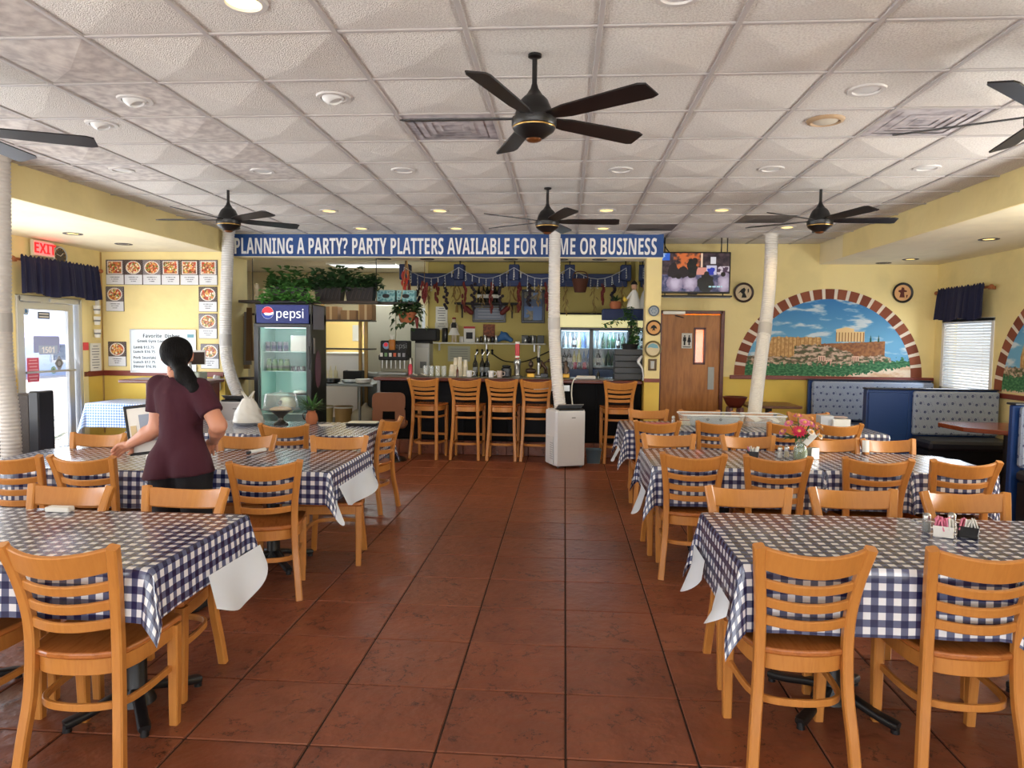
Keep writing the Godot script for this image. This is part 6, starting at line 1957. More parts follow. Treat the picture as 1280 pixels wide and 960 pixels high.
func valance(label: String, at: Vector3, turn: float, w: float, h: float, sd: int) -> void:
	var o := thing("valance", label, "valance", at, turn)
	var m := mat("valance_navy", sc(22, 25, 58), 0.9)
	m.rim_enabled = true
	m.rim = 0.3
	var f := FastNoiseLite.new(); f.seed = sd; f.frequency = 1.0
	part("cloth", g().sheet(150, 16, func(u, v):
		var x: float = (u - 0.5) * w
		var pl: float = 0.5 + 0.5 * sin(u * w * 46.0 + 4.0 * f.get_noise_1d(u * 7.0))
		var head: float = v < 0.12
		var amp: float = 0.014 if v < 0.15 else lerpf(0.02, 0.055, v)
		var drop: float = -h * v + 0.05 + (0.012 * sin(u * w * 95.0) if v < 0.05 else 0.0)
		if v > 0.9: drop -= 0.035 * (0.5 + 0.5 * sin(u * 13.0 + sd))
		return Vector3(x * (1.0 + 0.03 * v), drop, 0.03 + amp * pl)), m, o)
	var wd := mat("rod_wood", sc(146, 84, 42), 0.45)
	part("rod", g().tube(PackedVector3Array([Vector3(-w / 2 - 0.06, 0, 0.01), Vector3(w / 2 + 0.06, 0, 0.01)]), 0.016, 10), wd, o)
	for s in [-1.0, 1.0]:
		part("finial", g().ball(Vector3(s * (w / 2 + 0.085), 0, 0.01), Vector3(0.032, 0.03, 0.03), 12, 8), wd, o)
		part("rod_bracket", B(Vector3(s * (w / 2 + 0.03), -0.01, -0.03), Vector3(0.03, 0.04, 0.08), 0.004), wd, o)

func entrance_table() -> void:
	dining_table(-5.98, -5.1, -9.22, -8.52, "small square table in the entrance corner under a pale checked cloth", "")
	var m := gingham("gingham_sky", sc(86, 122, 190), sc(156, 184, 222), sc(238, 242, 248), 0.35)
	solo("tablecloth", cloth_shape(-5.982, -5.098, -9.222, -8.518, 0.7555, 0.3, [0.02, 0.02, 0.02, 0.02], 20, 0.034), m, "pale blue finely checked cloth on the small entrance corner table", "tablecloth")
	solo("blue_pitcher", g().lathe([Vector2(0.0, 0.0), Vector2(0.05, 0.0), Vector2(0.055, 0.1), Vector2(0.07, 0.3), Vector2(0.066, 0.3), Vector2(0.05, 0.02), Vector2(0.0, 0.02)], 18), glass("blue_jug", Color(0.62, 0.76, 0.96, 0.6)), "pale blue plastic pitcher on the entrance corner table", "pitcher", Vector3(-5.22, 0.76, -8.75))
	# host stand with terminal
	var h := thing("host_stand", "dark wooden host stand partly hidden behind the woman", "host stand", Vector3(-4.66, 0, -8.2))
	part("counter", B(Vector3(0, 1.075, 0), Vector3(1.04, 0.04, 0.5), 0.008), mats["mahogany"], h)
	part("cabinet", B(Vector3(0.12, 0.53, -0.02), Vector3(0.7, 1.05, 0.4), 0.006), mats["mahogany"], h)
	var t := thing("order_terminal", "order terminal with tilted dark screen on the host stand", "terminal", Vector3(-4.4, 1.095, -8.2))
	part("base", B(Vector3(0, 0.045, 0), Vector3(0.24, 0.09, 0.2), 0.01), mat("terminal_grey", sc(150, 158, 146), 0.5), t)
	part("neck", g().bar(Vector3(-0.05, 0.08, 0), Vector3(-0.06, 0.2, 0), 0.06, 0.04), mats["white_plastic"], t)
	var s := g()
	s.x = Transform3D(Basis.from_euler(Vector3(0.7, 0.5, 0)), Vector3(-0.04, 0.26, 0.0))
	s.box(Vector3.ZERO, Vector3(0.34, 0.22, 0.025), 0.005)
	part("screen_back", s, mats["white_plastic"], t)
	var s2 := g()
	s2.x = s.x
	s2.box(Vector3(0, 0, 0.014), Vector3(0.31, 0.19, 0.004))
	part("screen", s2, mat("screen_brown", sc(70, 56, 52), 0.15), t)
	var ph := thing("telephone", "white wall telephone with coiled cord beside the poster wall edge", "telephone", Vector3(-4.66, 0.98, -9.29))
	part("cradle", B(Vector3(0, 0, 0), Vector3(0.09, 0.2, 0.06), 0.012), mats["white_plastic"], ph)
	part("handset", g().tube(spline([Vector3(0, 0.1, 0.05), Vector3(0, 0.06, 0.075), Vector3(0, -0.06, 0.075), Vector3(0, -0.1, 0.05)], 4), 0.02, 10), mats["white_plastic"], ph)
	var coil := []
	for i in 40:
		coil.append(Vector3(0.02 + 0.012 * cos(i * 1.3), -0.1 - 0.008 * i, 0.04 + 0.012 * sin(i * 1.3)))
	part("coiled_cord", g().tube(PackedVector3Array(coil), 0.004, 5), mats["paper"], ph)

# ---------------------------------------------------------------- drinks fridge
func bottle_shape(r: float, h: float, neck := 0.35) -> G:
	return g().lathe([Vector2(0.0, 0.0), Vector2(r, 0.0), Vector2(r, h * (1.0 - neck) - r * 0.4), Vector2(r * 0.8, h * (1.0 - neck) + r * 0.1), Vector2(r * 0.36, h * (1.0 - neck * 0.6)), Vector2(r * 0.32, h * 0.97), Vector2(r * 0.36, h), Vector2(0.0, h)], 14)

func can_shape(r: float, h: float) -> G:
	return g().lathe([Vector2(0.0, 0.0), Vector2(r * 0.85, 0.0), Vector2(r, h * 0.06), Vector2(r, h * 0.92), Vector2(r * 0.84, h), Vector2(0.0, h)], 14)

func drinks_fridge() -> void:
	var at := Vector3(-3.565, 0, -9.13)
	var o := thing("drinks_fridge", "black glass-door drinks fridge with a lit blue header", "fridge", at)
	var bk := mats["black_gloss"] as Material
	var w := 0.74
	var d := 0.56
	for s in [-1.0, 1.0]:
		part("side_wall", B(Vector3(s * (w / 2 - 0.025), 0.98, 0), Vector3(0.05, 1.86, d), 0.006), bk, o)
	part("back_wall", B(Vector3(0, 0.98, -d / 2 + 0.03), Vector3(w - 0.1, 1.86, 0.05)), mat("fridge_inner", sc(172, 218, 208), 0.5), o)
	for s in [-1.0, 1.0]:
		part("inner_lining", B(Vector3(s * (w / 2 - 0.056), 1.1, 0.0), Vector3(0.01, 1.4, d - 0.1)), mats["fridge_inner"], o)
	part("top_box", B(Vector3(0, 1.9, 0), Vector3(w, 0.26, d), 0.008), bk, o)
	part("base", B(Vector3(0, 0.2, 0), Vector3(w, 0.4, d), 0.008), bk, o)
	var hm := glow("header_blue", sc(24, 40, 112), 0.14)
	var hp := part("header_panel", B(Vector3(0, 1.9, d / 2 + 0.004), Vector3(w - 0.06, 0.235, 0.02), 0.004), hm, o)
	var tx := part("header_lettering", text("pepsi", 0.155, 0.004, false), glow("letter_white", sc(236, 238, 244), 0.7), hp)
	tx.position = Vector3(0.1, 1.905, d / 2 + 0.018)
	var em := Vector3(-0.19, 1.915, d / 2 + 0.016)
	# round emblem: red cap above, white band, blue bowl below, thin white ring
	var blue := PackedVector2Array()
	var red := PackedVector2Array()
	for i in 25:
		var a := PI * 0.92 + PI * 1.0 * i / 24
		blue.append(Vector2.from_angle(a) * 0.075)
		var b := -0.12 + PI * 1.02 * i / 24
		red.append(Vector2.from_angle(b + 0.25) * 0.075)
	var e1 := part("emblem_white", g().prism(circle(0.077, 30), 0.0, 0.003), mats["letter_white"], hp)
	e1.position = em
	red.append(Vector2(-0.03, 0.0)); red.append(Vector2(0.03, -0.004))
	var e2 := part("emblem_red", g().prism(red, 0.002, 0.005), glow("emblem_red", sc(206, 36, 52), 0.4), hp)
	e2.position = em
	blue.append(Vector2(0.02, -0.035)); blue.append(Vector2(-0.03, -0.03))
	var e3 := part("emblem_blue", g().prism(blue, 0.002, 0.005), glow("emblem_navy", sc(28, 58, 150), 0.35), hp)
	e3.position = em
	# door
	var df := g()
	for s in [-1.0, 1.0]:
		df.box(Vector3(s * (w / 2 - 0.03), 1.08, d / 2 + 0.015), Vector3(0.06, 1.38, 0.04), 0.006)
	for y in [0.42, 1.755]:
		df.box(Vector3(0, y, d / 2 + 0.0155), Vector3(w, 0.05, 0.042), 0.006)
	var dd := part("door", df, bk, o)
	part("pane", B(Vector3(0, 1.09, d / 2 + 0.012), Vector3(w - 0.1, 1.32, 0.01)), mats["display_pane"], dd)
	part("handle", B(Vector3(w / 2 - 0.02, 1.35, d / 2 + 0.05), Vector3(0.02, 0.3, 0.025), 0.006), bk, dd)
	part("side_grip", B(Vector3(w / 2 + 0.006, 1.5, 0.2), Vector3(0.012, 0.2, 0.06), 0.004), mats["grey_plastic"], o)
	part("side_sticker", g().prism(PackedVector2Array(circle(0.12, 24)), 0.0, 0.003), mat("sticker_plum", sc(96, 66, 84), 0.5), o, "dull red oval sticker").transform = Transform3D(Basis(Vector3.UP, PI / 2) * Basis().scaled(Vector3(0.9, 2.0, 1)), Vector3(w / 2 + 0.001, 1.2, 0.05))
	part("side_notice", B(Vector3(w / 2 + 0.003, 1.86, 0.02), Vector3(0.006, 0.3, 0.4)), mat("notice_slate", sc(104, 108, 128), 0.5), o, "slate grey notice sheet")
	var sh := mat("shelf_glass", sc(190, 220, 216), 0.2)
	var ys := [1.42, 1.17, 0.86, 0.62]
	for y in ys:
		part("wire_shelf", B(Vector3(0, y, -0.02), Vector3(w - 0.12, 0.012, d - 0.16), 0.003), sh, o)
	part("light_tube", B(Vector3(0, 1.735, 0.18), Vector3(0.55, 0.03, 0.05)), glow("fridge_tube", sc(226, 250, 248), 1.5), o)
	for y in [1.68, 1.0]:
		lamp_point("fridge_light", at + Vector3(0.0, y, 0.24), sc(205, 245, 238), 0.026, 0.05)
	# drinks on the shelves
	var can := can_shape(0.033, 0.122)
	var cm := can.mesh()
	var silver := mat("can_silver", sc(118, 120, 130), 0.4, 0.3)
	var c0 := solo("drink_can", cm, silver, "first silver can from the left on the top shelf of the drinks fridge", "can", at + Vector3(-0.25, 1.426, 0.15), 0, "cans in the drinks fridge")
	part("dark_band", g().lathe([Vector2(0.0336, 0.03), Vector2(0.0336, 0.075)], 14), mats["navy"], c0)
	for i in range(1, 4):
		dup(c0, "%s silver can from the left on the top shelf of the drinks fridge" % ["", "second", "third", "fourth"][i], at + Vector3(-0.25 + 0.078 * i, 1.426, 0.15))
	var jar := g().lathe([Vector2(0.0, 0.0), Vector2(0.036, 0.0), Vector2(0.038, 0.09), Vector2(0.026, 0.125), Vector2(0.03, 0.15), Vector2(0.0, 0.15)], 14)
	var j0 := solo("green_bottle", jar, mat("bottle_lime", sc(66, 118, 48), 0.35), "first green bottle from the left on the second shelf of the drinks fridge", "bottle", at + Vector3(-0.24, 1.176, 0.15), 0, "green bottles in the drinks fridge")
	part("label_band", g().lathe([Vector2(0.0378, 0.03), Vector2(0.0382, 0.07)], 14), mat("label_dark", sc(48, 66, 44), 0.5), j0)
	for i in range(1, 4):
		dup(j0, "%s green bottle from the left on the second shelf of the drinks fridge" % ["", "second", "third", "fourth"][i], at + Vector3(-0.24 + 0.08 * i, 1.176, 0.15))
	for e in [[0.08, "first"], [0.15, "second"], [0.22, "third"]]:
		solo("small_jar", can_shape(0.024, 0.06), mat("jar_dark", sc(60, 62, 66), 0.4), "%s small dark jar at the right of the second fridge shelf" % e[1], "jar", at + Vector3(e[0], 1.176, 0.16))
	var wp := solo("carton_stack", B(Vector3(0, 0.1, 0), Vector3(0.22, 0.2, 0.16), 0.006), mats["paper"], "white carton block on the top shelf of the drinks fridge", "carton", at + Vector3(0.16, 1.426, 0.08))
	part("lid", B(Vector3(0, 0.203, 0), Vector3(0.225, 0.008, 0.165), 0.002), mats["alu"], wp)
	var pl := solo("cake_plate", g().lathe([Vector2(0.0, 0.0), Vector2(0.1, 0.0), Vector2(0.16, 0.016), Vector2(0.1, 0.008), Vector2(0.0, 0.008)], 24), mats["black_gloss"], "dark plate of cream dessert on the third shelf of the drinks fridge", "plate", at + Vector3(0.14, 0.866, 0.08))
	part("dessert", g().ball(Vector3(0, 0.03, 0), Vector3(0.09, 0.03, 0.08), 14, 6), mats["paper"], pl)
	var urn := solo("cream_urn", g().lathe([Vector2(0.0, 0.0), Vector2(0.06, 0.0), Vector2(0.1, 0.06), Vector2(0.11, 0.13), Vector2(0.085, 0.19), Vector2(0.06, 0.2), Vector2(0.0, 0.21)], 22), mat("urn_cream", sc(226, 224, 190), 0.4), "cream round jug with a dark mouth in the drinks fridge", "jug", at + Vector3(-0.02, 0.63, 0.1))
	part("mouth", g().ball(Vector3(-0.05, 0.13, 0.075), Vector3(0.042, 0.036, 0.03), 12, 8), mats["rubber"], urn)
	# plants on top of the fridge
	var pt := thing("trailing_plant", "bright green trailing plant on top of the drinks fridge", "plant", at + Vector3(0.0, 2.03, 0.12))
	var lv := g()
	var r := RandomNumberGenerator.new(); r.seed = 77
	for i in 210:
		var b := Vector3(r.randf_range(-0.32, 0.36), r.randf_range(0.02, 0.2) * (1.0 if r.randf() < 0.6 else 0.6), r.randf_range(-0.1, 0.14))
		var az := r.randf() * TAU
		lv.leaf(b, Vector3(cos(az), r.randf_range(-0.3, 0.8), sin(az)), r.randf_range(0.07, 0.11), 0.075, 0.4)
	part("leaves", lv, mats["leaf_bright"], pt)
	part("planter", B(Vector3(0.02, 0.025, 0), Vector3(0.6, 0.05, 0.16), 0.01), mats["black_matte"], pt)

# ---------------------------------------------------------------- bar counter and what stands on it
func bar() -> void:
	var o := thing("bar_counter", "long black bar counter with a red-brown wooden top behind the stools", "bar counter", Vector3(-0.79, 0, -10.1))
	part("top", B(Vector3(0, 1.05, 0.05), Vector3(3.67, 0.045, 0.78), 0.012), mats["mahogany"], o)
	part("work_surface", B(Vector3(0, 1.075, -0.06), Vector3(3.6, 0.01, 0.5), 0.003), mat("laminate_green", sc(96, 98, 84), 0.25), o)
	part("carcass", B(Vector3(0.02, 0.62, -0.05), Vector3(3.6, 0.84, 0.56), 0.004), mat("bar_black", sc(16, 15, 16), 0.4), o)
	for i in 6:
		part("front_panel", B(Vector3(-1.5 + 0.608 * i, 0.61, 0.236), Vector3(0.595, 0.8, 0.018), 0.004), [mat("panel_black", sc(14, 13, 14), 0.5), mat("panel_slate", sc(30, 31, 34), 0.45)][1 if i in [1, 3] else 0], o)
	for k in ["bar_black", "panel_black", "panel_slate"]:
		(mats[k] as StandardMaterial3D).metallic_specular = 0.22
	part("end_post", B(Vector3(-1.80, 0.62, 0.25), Vector3(0.05, 0.84, 0.05), 0.006), mats["dull_steel"], o, "grey metal end post")
	for i in 12:
		part("plinth_tile", B(Vector3(-1.655 + 0.302 * i, 0.1, 0.27), Vector3(0.296, 0.19, 0.03), 0.004), mats["clay_tile_%d" % (i % 5)], o)
	part("plinth", B(Vector3(0.02, 0.1, 0.0), Vector3(3.6, 0.2, 0.5)), mats["grout"], o)
	part("glint_strip", B(Vector3(0.62, 0.95, 0.244), Vector3(0.5, 0.085, 0.012), 0.003), mats["steel"], o, "bright metal strip standing for the white glints under the bar top")  # steel piece added to stand for white reflections under the bar top
	var y := 1.081
	var base := Vector3(0, y, -10.05)
	# soda fountain
	var f := thing("soda_fountain", "black soda fountain with six taps at the left end of the bar", "drink dispenser", Vector3(-2.49, 1.08, -10.45))
	part("cabinet", B(Vector3(0, 0.12, -0.05), Vector3(0.42, 0.24, 0.3), 0.01), mat("olive_steel", sc(128, 124, 104), 0.45, 0.3), f)
	part("head", B(Vector3(0, 0.36, 0.0), Vector3(0.4, 0.27, 0.3), 0.015), mats["black_matte"], f)
	var ov := part("overhang", B(Vector3(0, 0.25, 0.12), Vector3(0.42, 0.08, 0.2), 0.012), mats["black_matte"], f)
	for i in 6:
		part("flavour_button", B(Vector3(-0.165 + 0.066 * i, 0.29, 0.222), Vector3(0.04, 0.055, 0.01), 0.002), [mats["paper"], mat("btn_green", sc(120, 160, 110), 0.5), mats["paper"], mat("btn_orange", sc(206, 92, 52), 0.5), mat("btn_grey", sc(150, 150, 156), 0.5), mats["btn_grey"]][i], ov)
		part("nozzle", g().lathe([Vector2(0.0, 0.09), Vector2(0.008, 0.09), Vector2(0.011, 0.21), Vector2(0.0, 0.21)], 8, Vector3(-0.165 + 0.066 * i, 0.0, 0.17)), mats["steel"], ov)
	var em := part("round_emblem", lathe_z([Vector2(0.05, 0.0), Vector2(0.05, 0.004), Vector2(0.0, 0.004)], 24), mat("emblem_bluewhite", sc(150, 170, 210), 0.4), f)
	em.position = Vector3(-0.11, 0.42, 0.152)
	part("red_cap", lathe_z([Vector2(0.03, 0.0), Vector2(0.03, 0.006), Vector2(0.0, 0.006)], 16), mats["emblem_red"], f).position = Vector3(-0.115, 0.435, 0.152)
	part("fountain_lettering", text("pepsi", 0.1, 0.003, false), mats["grey_plastic"], f).position = Vector3(0.08, 0.42, 0.153)
	part("drip_tray", B(Vector3(0, 0.02, 0.16), Vector3(0.42, 0.04, 0.22), 0.008), mats["dull_steel"], f)
	var mg := solo("straw_mug", can_shape(0.05, 0.15), mat("mug_amber", sc(190, 120, 50), 0.4), "amber mug of straws on top of the soda fountain", "mug", Vector3(-2.5, 1.44, -10.24))
	for k in 6:
		part("straw", g().tube(PackedVector3Array([Vector3(0.0, 0.1, 0), Vector3(-0.03 + 0.012 * k, 0.22, 0.01 * (k % 2))]), 0.005, 6), mats["paper"], mg)
	# tall dispenser behind
	var cm := thing("coffee_machine", "tall steel coffee machine with a black hopper left of the notice", "coffee machine", Vector3(-2.22, 0.9, -11.2))
	part("body", B(Vector3(0, 0.32, 0), Vector3(0.24, 0.64, 0.3), 0.012), mat("machine_grey", sc(182, 182, 176), 0.35, 0.3), cm)
	part("front_plate", B(Vector3(0.0, 0.36, 0.155), Vector3(0.19, 0.42, 0.012), 0.004), mat("plate_light", sc(206, 206, 198), 0.4), cm)
	part("label_panel", B(Vector3(0.02, 0.3, 0.164), Vector3(0.1, 0.1, 0.006)), mats["grey_plastic"], cm)
	part("hopper", B(Vector3(0.02, 0.77, 0), Vector3(0.42, 0.2, 0.3), 0.02), mats["black_matte"], cm)
	part("hopper_neck", B(Vector3(0.0, 0.67, 0), Vector3(0.24, 0.1, 0.24), 0.01), mats["black_matte"], cm)
	part("stand", B(Vector3(0, -0.46, 0), Vector3(0.3, 0.9, 0.36), 0.01), mats["dull_steel"], cm)
	# rags, bottles, cups
	var red := solo("sauce_bottle", g().lathe([Vector2(0.0, 0.0), Vector2(0.03, 0.0), Vector2(0.032, 0.13), Vector2(0.014, 0.17), Vector2(0.005, 0.235), Vector2(0.0, 0.235)], 14), mat("soap_red", sc(206, 62, 84), 0.3), "red squeeze bottle with white nozzle beside the soda fountain", "bottle", Vector3(-2.19, y, -10.05))
	part("white_cap", g().lathe([Vector2(0.016, 0.16), Vector2(0.016, 0.19), Vector2(0.006, 0.25), Vector2(0.0, 0.25)], 12), mats["paper"], red)
	solo("bar_cloth", g().sheet(16, 10, func(u, v): return Vector3((u - 0.5) * 0.3, 0.006 + 0.022 * absf(sin(u * 7.0) * cos(v * 3.0)), (v - 0.5) * 0.16)), mats["paper"], "crumpled white cloth on the bar above the first stool", "cloth", Vector3(-2.05, y, -9.95))
	for i in 4:
		solo("drinking_glass", g().lathe([Vector2(0.0, 0.0), Vector2(0.034, 0.0), Vector2(0.04, 0.14), Vector2(0.038, 0.14), Vector2(0.032, 0.006), Vector2(0.0, 0.006)], 16), mats["clear_glass"], "%s clear drinking glass in the row above the first bar stool" % ["first", "second", "third", "fourth"][i], "glass", Vector3(-1.98 + 0.088 * i, y, -10.1), 0, "drinking glasses on the bar")
	for i in 4:
		var n := [5, 12, 13, 10][i] as int
		var st := solo("cup_stack", cup_pile(n), mat("cup_cream", sc(222, 216, 196), 0.6), ["short stack of cream cups on the bar", "tall stack of cream cups, left of the tallest pair, on the bar", "tallest stack of upside-down cream cups on the bar", "stack of cream cups nearest the wine bottles on the bar"][i], "cups", Vector3(-1.60 + [0.0, 0.05, 0.115, 0.19][i], y, -10.1 - 0.03 * (i % 2)), 0, "stacks of cream cups on the bar")
		part("open_rim", g().lathe([Vector2(0.042, 0.0), Vector2(0.046, 0.004), Vector2(0.042, 0.008)], 16), mats["paper"], st)
	solo("tip_jar", bottle_shape(0.018, 0.14), mat("syrup_brown", sc(86, 40, 24), 0.2), "small brown bottle in front of the cream cup stacks", "bottle", Vector3(-1.5, y, -9.97))
	var wine := bottle_shape(0.037, 0.3)
	for e in [[-1.27, "first dark wine bottle on the bar beside the cups"], [-1.17, "second dark wine bottle on the bar beside the cups"], [-1.10, "third dark wine bottle on the bar, leaning pourer on top"]]:
		var b := solo("wine_bottle", wine, mats["wine_black"], e[1], "wine bottle", Vector3(e[0], y, -10.15), 0, "dark wine bottles on the bar")
		part("label", g().lathe([Vector2(0.0375, 0.06), Vector2(0.0375, 0.13)], 14), mat("label_slate", sc(110, 116, 118), 0.6), b)
		part("pourer", g().bar(Vector3(0, 0.3, 0), Vector3(0.03, 0.35, 0), 0.01, 0.01), mats["steel"], b)
	for e in [[-1.33, "white mug above the second bar stool", "mug_white", sc(236, 236, 234)], [-1.02, "white mug right of the wine bottles on the bar", "mug_white", sc(236, 236, 234)], [-0.9, "pinkish mug left of the blender on the bar", "mug_pink", sc(214, 196, 186)]]:
		var m := solo("mug", g().lathe([Vector2(0.0, 0.0), Vector2(0.034, 0.0), Vector2(0.042, 0.09), Vector2(0.038, 0.09), Vector2(0.03, 0.008), Vector2(0.0, 0.008)], 18), mat(e[2], e[3], 0.3), e[1], "mug", Vector3(e[0], y, -9.95))
		part("handle", g().tube(spline([Vector3(0.038, 0.075, 0), Vector3(0.068, 0.07, 0), Vector3(0.065, 0.03, 0), Vector3(0.036, 0.02, 0)], 4), 0.006, 6), mats[e[2]], m)
	var bl := thing("coffee_grinder", "black coffee grinder on the bar left of the red beer tap", "grinder", Vector3(-0.82, y, -10.1))
	part("body", g().slab(round_rect(0.14, 0.13, 0.04), 0.0, 0.13, 0.012), mats["black_gloss"], bl)
	part("lid", g().slab(round_rect(0.12, 0.11, 0.04), 0.13, 0.165, 0.012), mats["black_matte"], bl)
	var tap := thing("beer_tap", "chrome beer tower with a tall red and white tap handle", "beer tap", Vector3(-0.665, y, -10.1))
	part("tower", g().lathe([Vector2(0.0, 0.0), Vector2(0.07, 0.0), Vector2(0.072, 0.015), Vector2(0.04, 0.03), Vector2(0.042, 0.17), Vector2(0.055, 0.2), Vector2(0.04, 0.25), Vector2(0.0, 0.26)], 18), mats["steel"], tap)
	part("spout", g().tube(spline([Vector3(0, 0.2, 0.03), Vector3(0, 0.2, 0.09), Vector3(0, 0.17, 0.11), Vector3(0, 0.12, 0.115)], 4), 0.012, 8), mats["steel"], tap)
	part("tap_handle", g().sweep(PackedVector3Array([Vector3(0, 0.26, 0.02), Vector3(0, 0.3, 0.02), Vector3(0, 0.44, 0.02), Vector3(0, 0.49, 0.02)]), chamfer_rect(0.06, 0.03, 0.006), Vector3.BACK, false, [0.6, 1.0, 1.1, 0.7]), mat("tap_red", sc(190, 34, 40), 0.35), tap)
	for e in [[0.275, 0.3], [0.47, 0.5]]:
		part("white_end", g().sweep(PackedVector3Array([Vector3(0, e[0], 0.02), Vector3(0, e[1], 0.02)]), chamfer_rect(0.062, 0.034, 0.006), Vector3.BACK), mats["paper"], tap)
	var pole := thing("chrome_tower", "slim chrome beer column left of the white pipe", "beer tap", Vector3(-0.37, y, -10.25))
	part("column", g().lathe([Vector2(0.0, 0.0), Vector2(0.05, 0.0), Vector2(0.05, 0.012), Vector2(0.018, 0.03), Vector2(0.018, 0.24), Vector2(0.02, 0.44), Vector2(0.0, 0.46)], 14), mats["steel"], pole)
	part("dark_grip", g().lathe([Vector2(0.022, 0.2), Vector2(0.03, 0.25), Vector2(0.022, 0.28)], 12), mats["black_matte"], pole)
	# small bronze statues
	for e in [[-0.47, 0, "bronze warrior bust statue standing on the bar"], [-0.28, 1, "bronze discus thrower statue beside the white pipe"], [0.02, 2, "dark and gold helmeted statue just right of the white pipe"]]:
		var s := thing("statuette", e[2], "statue", Vector3(e[0], y, -10.05), 0.0, "small statues on the bar")
		part("pedestal", B(Vector3(0, 0.03, 0), Vector3(0.11, 0.06, 0.09), 0.008), [mats["gold"], mats["black_gloss"], mats["gold"]][e[1]], s)
		var bones := []
		if e[1] == 0:
			bones = [[Vector3(-0.04, 0.09, 0), Vector3(0.04, 0.09, 0), 0.035, 0.035], [Vector3(0, 0.1, 0), Vector3(0, 0.15, 0), 0.022, 0.02], [Vector3(0, 0.18, 0), Vector3(0, 0.2, 0), 0.035, 0.034], [Vector3(0, 0.23, -0.03), Vector3(0, 0.24, 0.03), 0.012, 0.012]]
		elif e[1] == 1:
			bones = [[Vector3(0, 0.06, 0), Vector3(0.02, 0.13, 0), 0.014, 0.018], [Vector3(0.04, 0.06, 0), Vector3(0.02, 0.13, 0), 0.013, 0.018], [Vector3(0.02, 0.13, 0), Vector3(-0.03, 0.19, 0), 0.022, 0.026], [Vector3(-0.04, 0.22, 0), Vector3(-0.045, 0.23, 0), 0.017, 0.016], [Vector3(-0.03, 0.19, 0), Vector3(0.05, 0.235, 0), 0.013, 0.01], [Vector3(-0.03, 0.19, 0), Vector3(-0.06, 0.13, 0), 0.012, 0.009], [Vector3(0.06, 0.235, 0), Vector3(0.066, 0.245, 0), 0.02, 0.02]]
		else:
			bones = [[Vector3(0, 0.06, 0), Vector3(0, 0.15, 0), 0.035, 0.03], [Vector3(0, 0.19, 0), Vector3(0, 0.21, 0), 0.03, 0.03], [Vector3(0, 0.24, -0.03), Vector3(0, 0.235, 0.04), 0.012, 0.01], [Vector3(0.03, 0.14, 0), Vector3(0.045, 0.09, 0.02), 0.014, 0.01]]
		part("figure", net(bones, 0.015, 0.007), mat("bronze", sc(74, 58, 46), 0.3, 0.7), s)
	# right end of the bar
	var gs := thing("crate_stack", "stack of dark grey slatted crates at the right end of the bar", "crate", Vector3(0.87, y, -10.0))
	for i in 5:
		part("crate_side", B(Vector3(0, 0.042 + 0.083 * i, 0), Vector3(0.37, 0.079, 0.36), 0.006), mat("crate_grey", sc(62, 66, 70), 0.55), gs)
	part("base_rail", B(Vector3(0.19, 0.2, 0.1), Vector3(0.02, 0.36, 0.05), 0.004), mats["alu"], gs)
	var pl := thing("climbing_plant", "tall leafy plant in a dark pot on top of the grey crates", "potted plant", Vector3(0.9, y + 0.415, -10.0))
	part("pot", g().lathe([Vector2(0.0, 0.0), Vector2(0.1, 0.0), Vector2(0.12, 0.07), Vector2(0.11, 0.07), Vector2(0.0, 0.05)], 18), mats["black_matte"], pl)
	var r := RandomNumberGenerator.new(); r.seed = 15
	var lv := g()
	for i in 170:
		var hgt := r.randf()
		var az := r.randf() * TAU
		lv.leaf(Vector3(0.02 + 0.06 * sin(hgt * 5.0) + r.randf_range(-0.05, 0.05), 0.06 + 0.52 * hgt, r.randf_range(-0.06, 0.06)), Vector3(cos(az), r.randf_range(-0.4, 0.6), sin(az)), r.randf_range(0.06, 0.1), 0.05, 0.5)
	for i in 40:
		var u := r.randf()
		lv.leaf(Vector3(-0.08 - 0.3 * u, 0.42 - 0.1 * u + r.randf_range(-0.03, 0.03), 0.05), Vector3(r.randf_range(-1, 1), r.randf_range(-0.8, 0.3), 0.4), 0.05, 0.04, 0.5)
	part("leaves", lv, mats["leaf_mid"], pl)
	part("vine_stem", g().tube(spline([Vector3(0, 0.04, 0), Vector3(0.05, 0.25, 0), Vector3(0.0, 0.45, 0), Vector3(-0.2, 0.4, 0.04), Vector3(-0.38, 0.33, 0.05)], 5), 0.006, 6), mats["leaf_dark"], pl)
	solo("small_box", B(Vector3(0, 0.02, 0), Vector3(0.26, 0.04, 0.12), 0.006), mats["paper"], "flat white box on the bar left of the grey crates", "box", Vector3(0.3, y, -9.92))
	solo("dark_bottle", bottle_shape(0.02, 0.12), mats["wine_black"], "small dark bottle beside the flat white box on the bar", "bottle", Vector3(0.47, y, -9.95))
	var bn := thing("bunched_bag", "twisted grey plastic bag hanging beside the plate pillar", "bag", Vector3(1.04, 1.08, -9.72))
	part("bag", g().tube(spline([Vector3(0, 0.33, 0), Vector3(-0.05, 0.25, 0.01), Vector3(0.0, 0.17, 0.02), Vector3(0.02, 0.06, 0.02), Vector3(0.015, 0.0, 0.02)], 5), 0.02, 10, [0.6, 0.8, 1, 1.2, 1.3, 1.1, 1, 0.9, 0.8, 0.8, 0.8, 0.7, 0.7, 0.6, 0.6, 0.5, 0.5, 0.5, 0.5, 0.5, 0.4]), mats["alu"], bn)

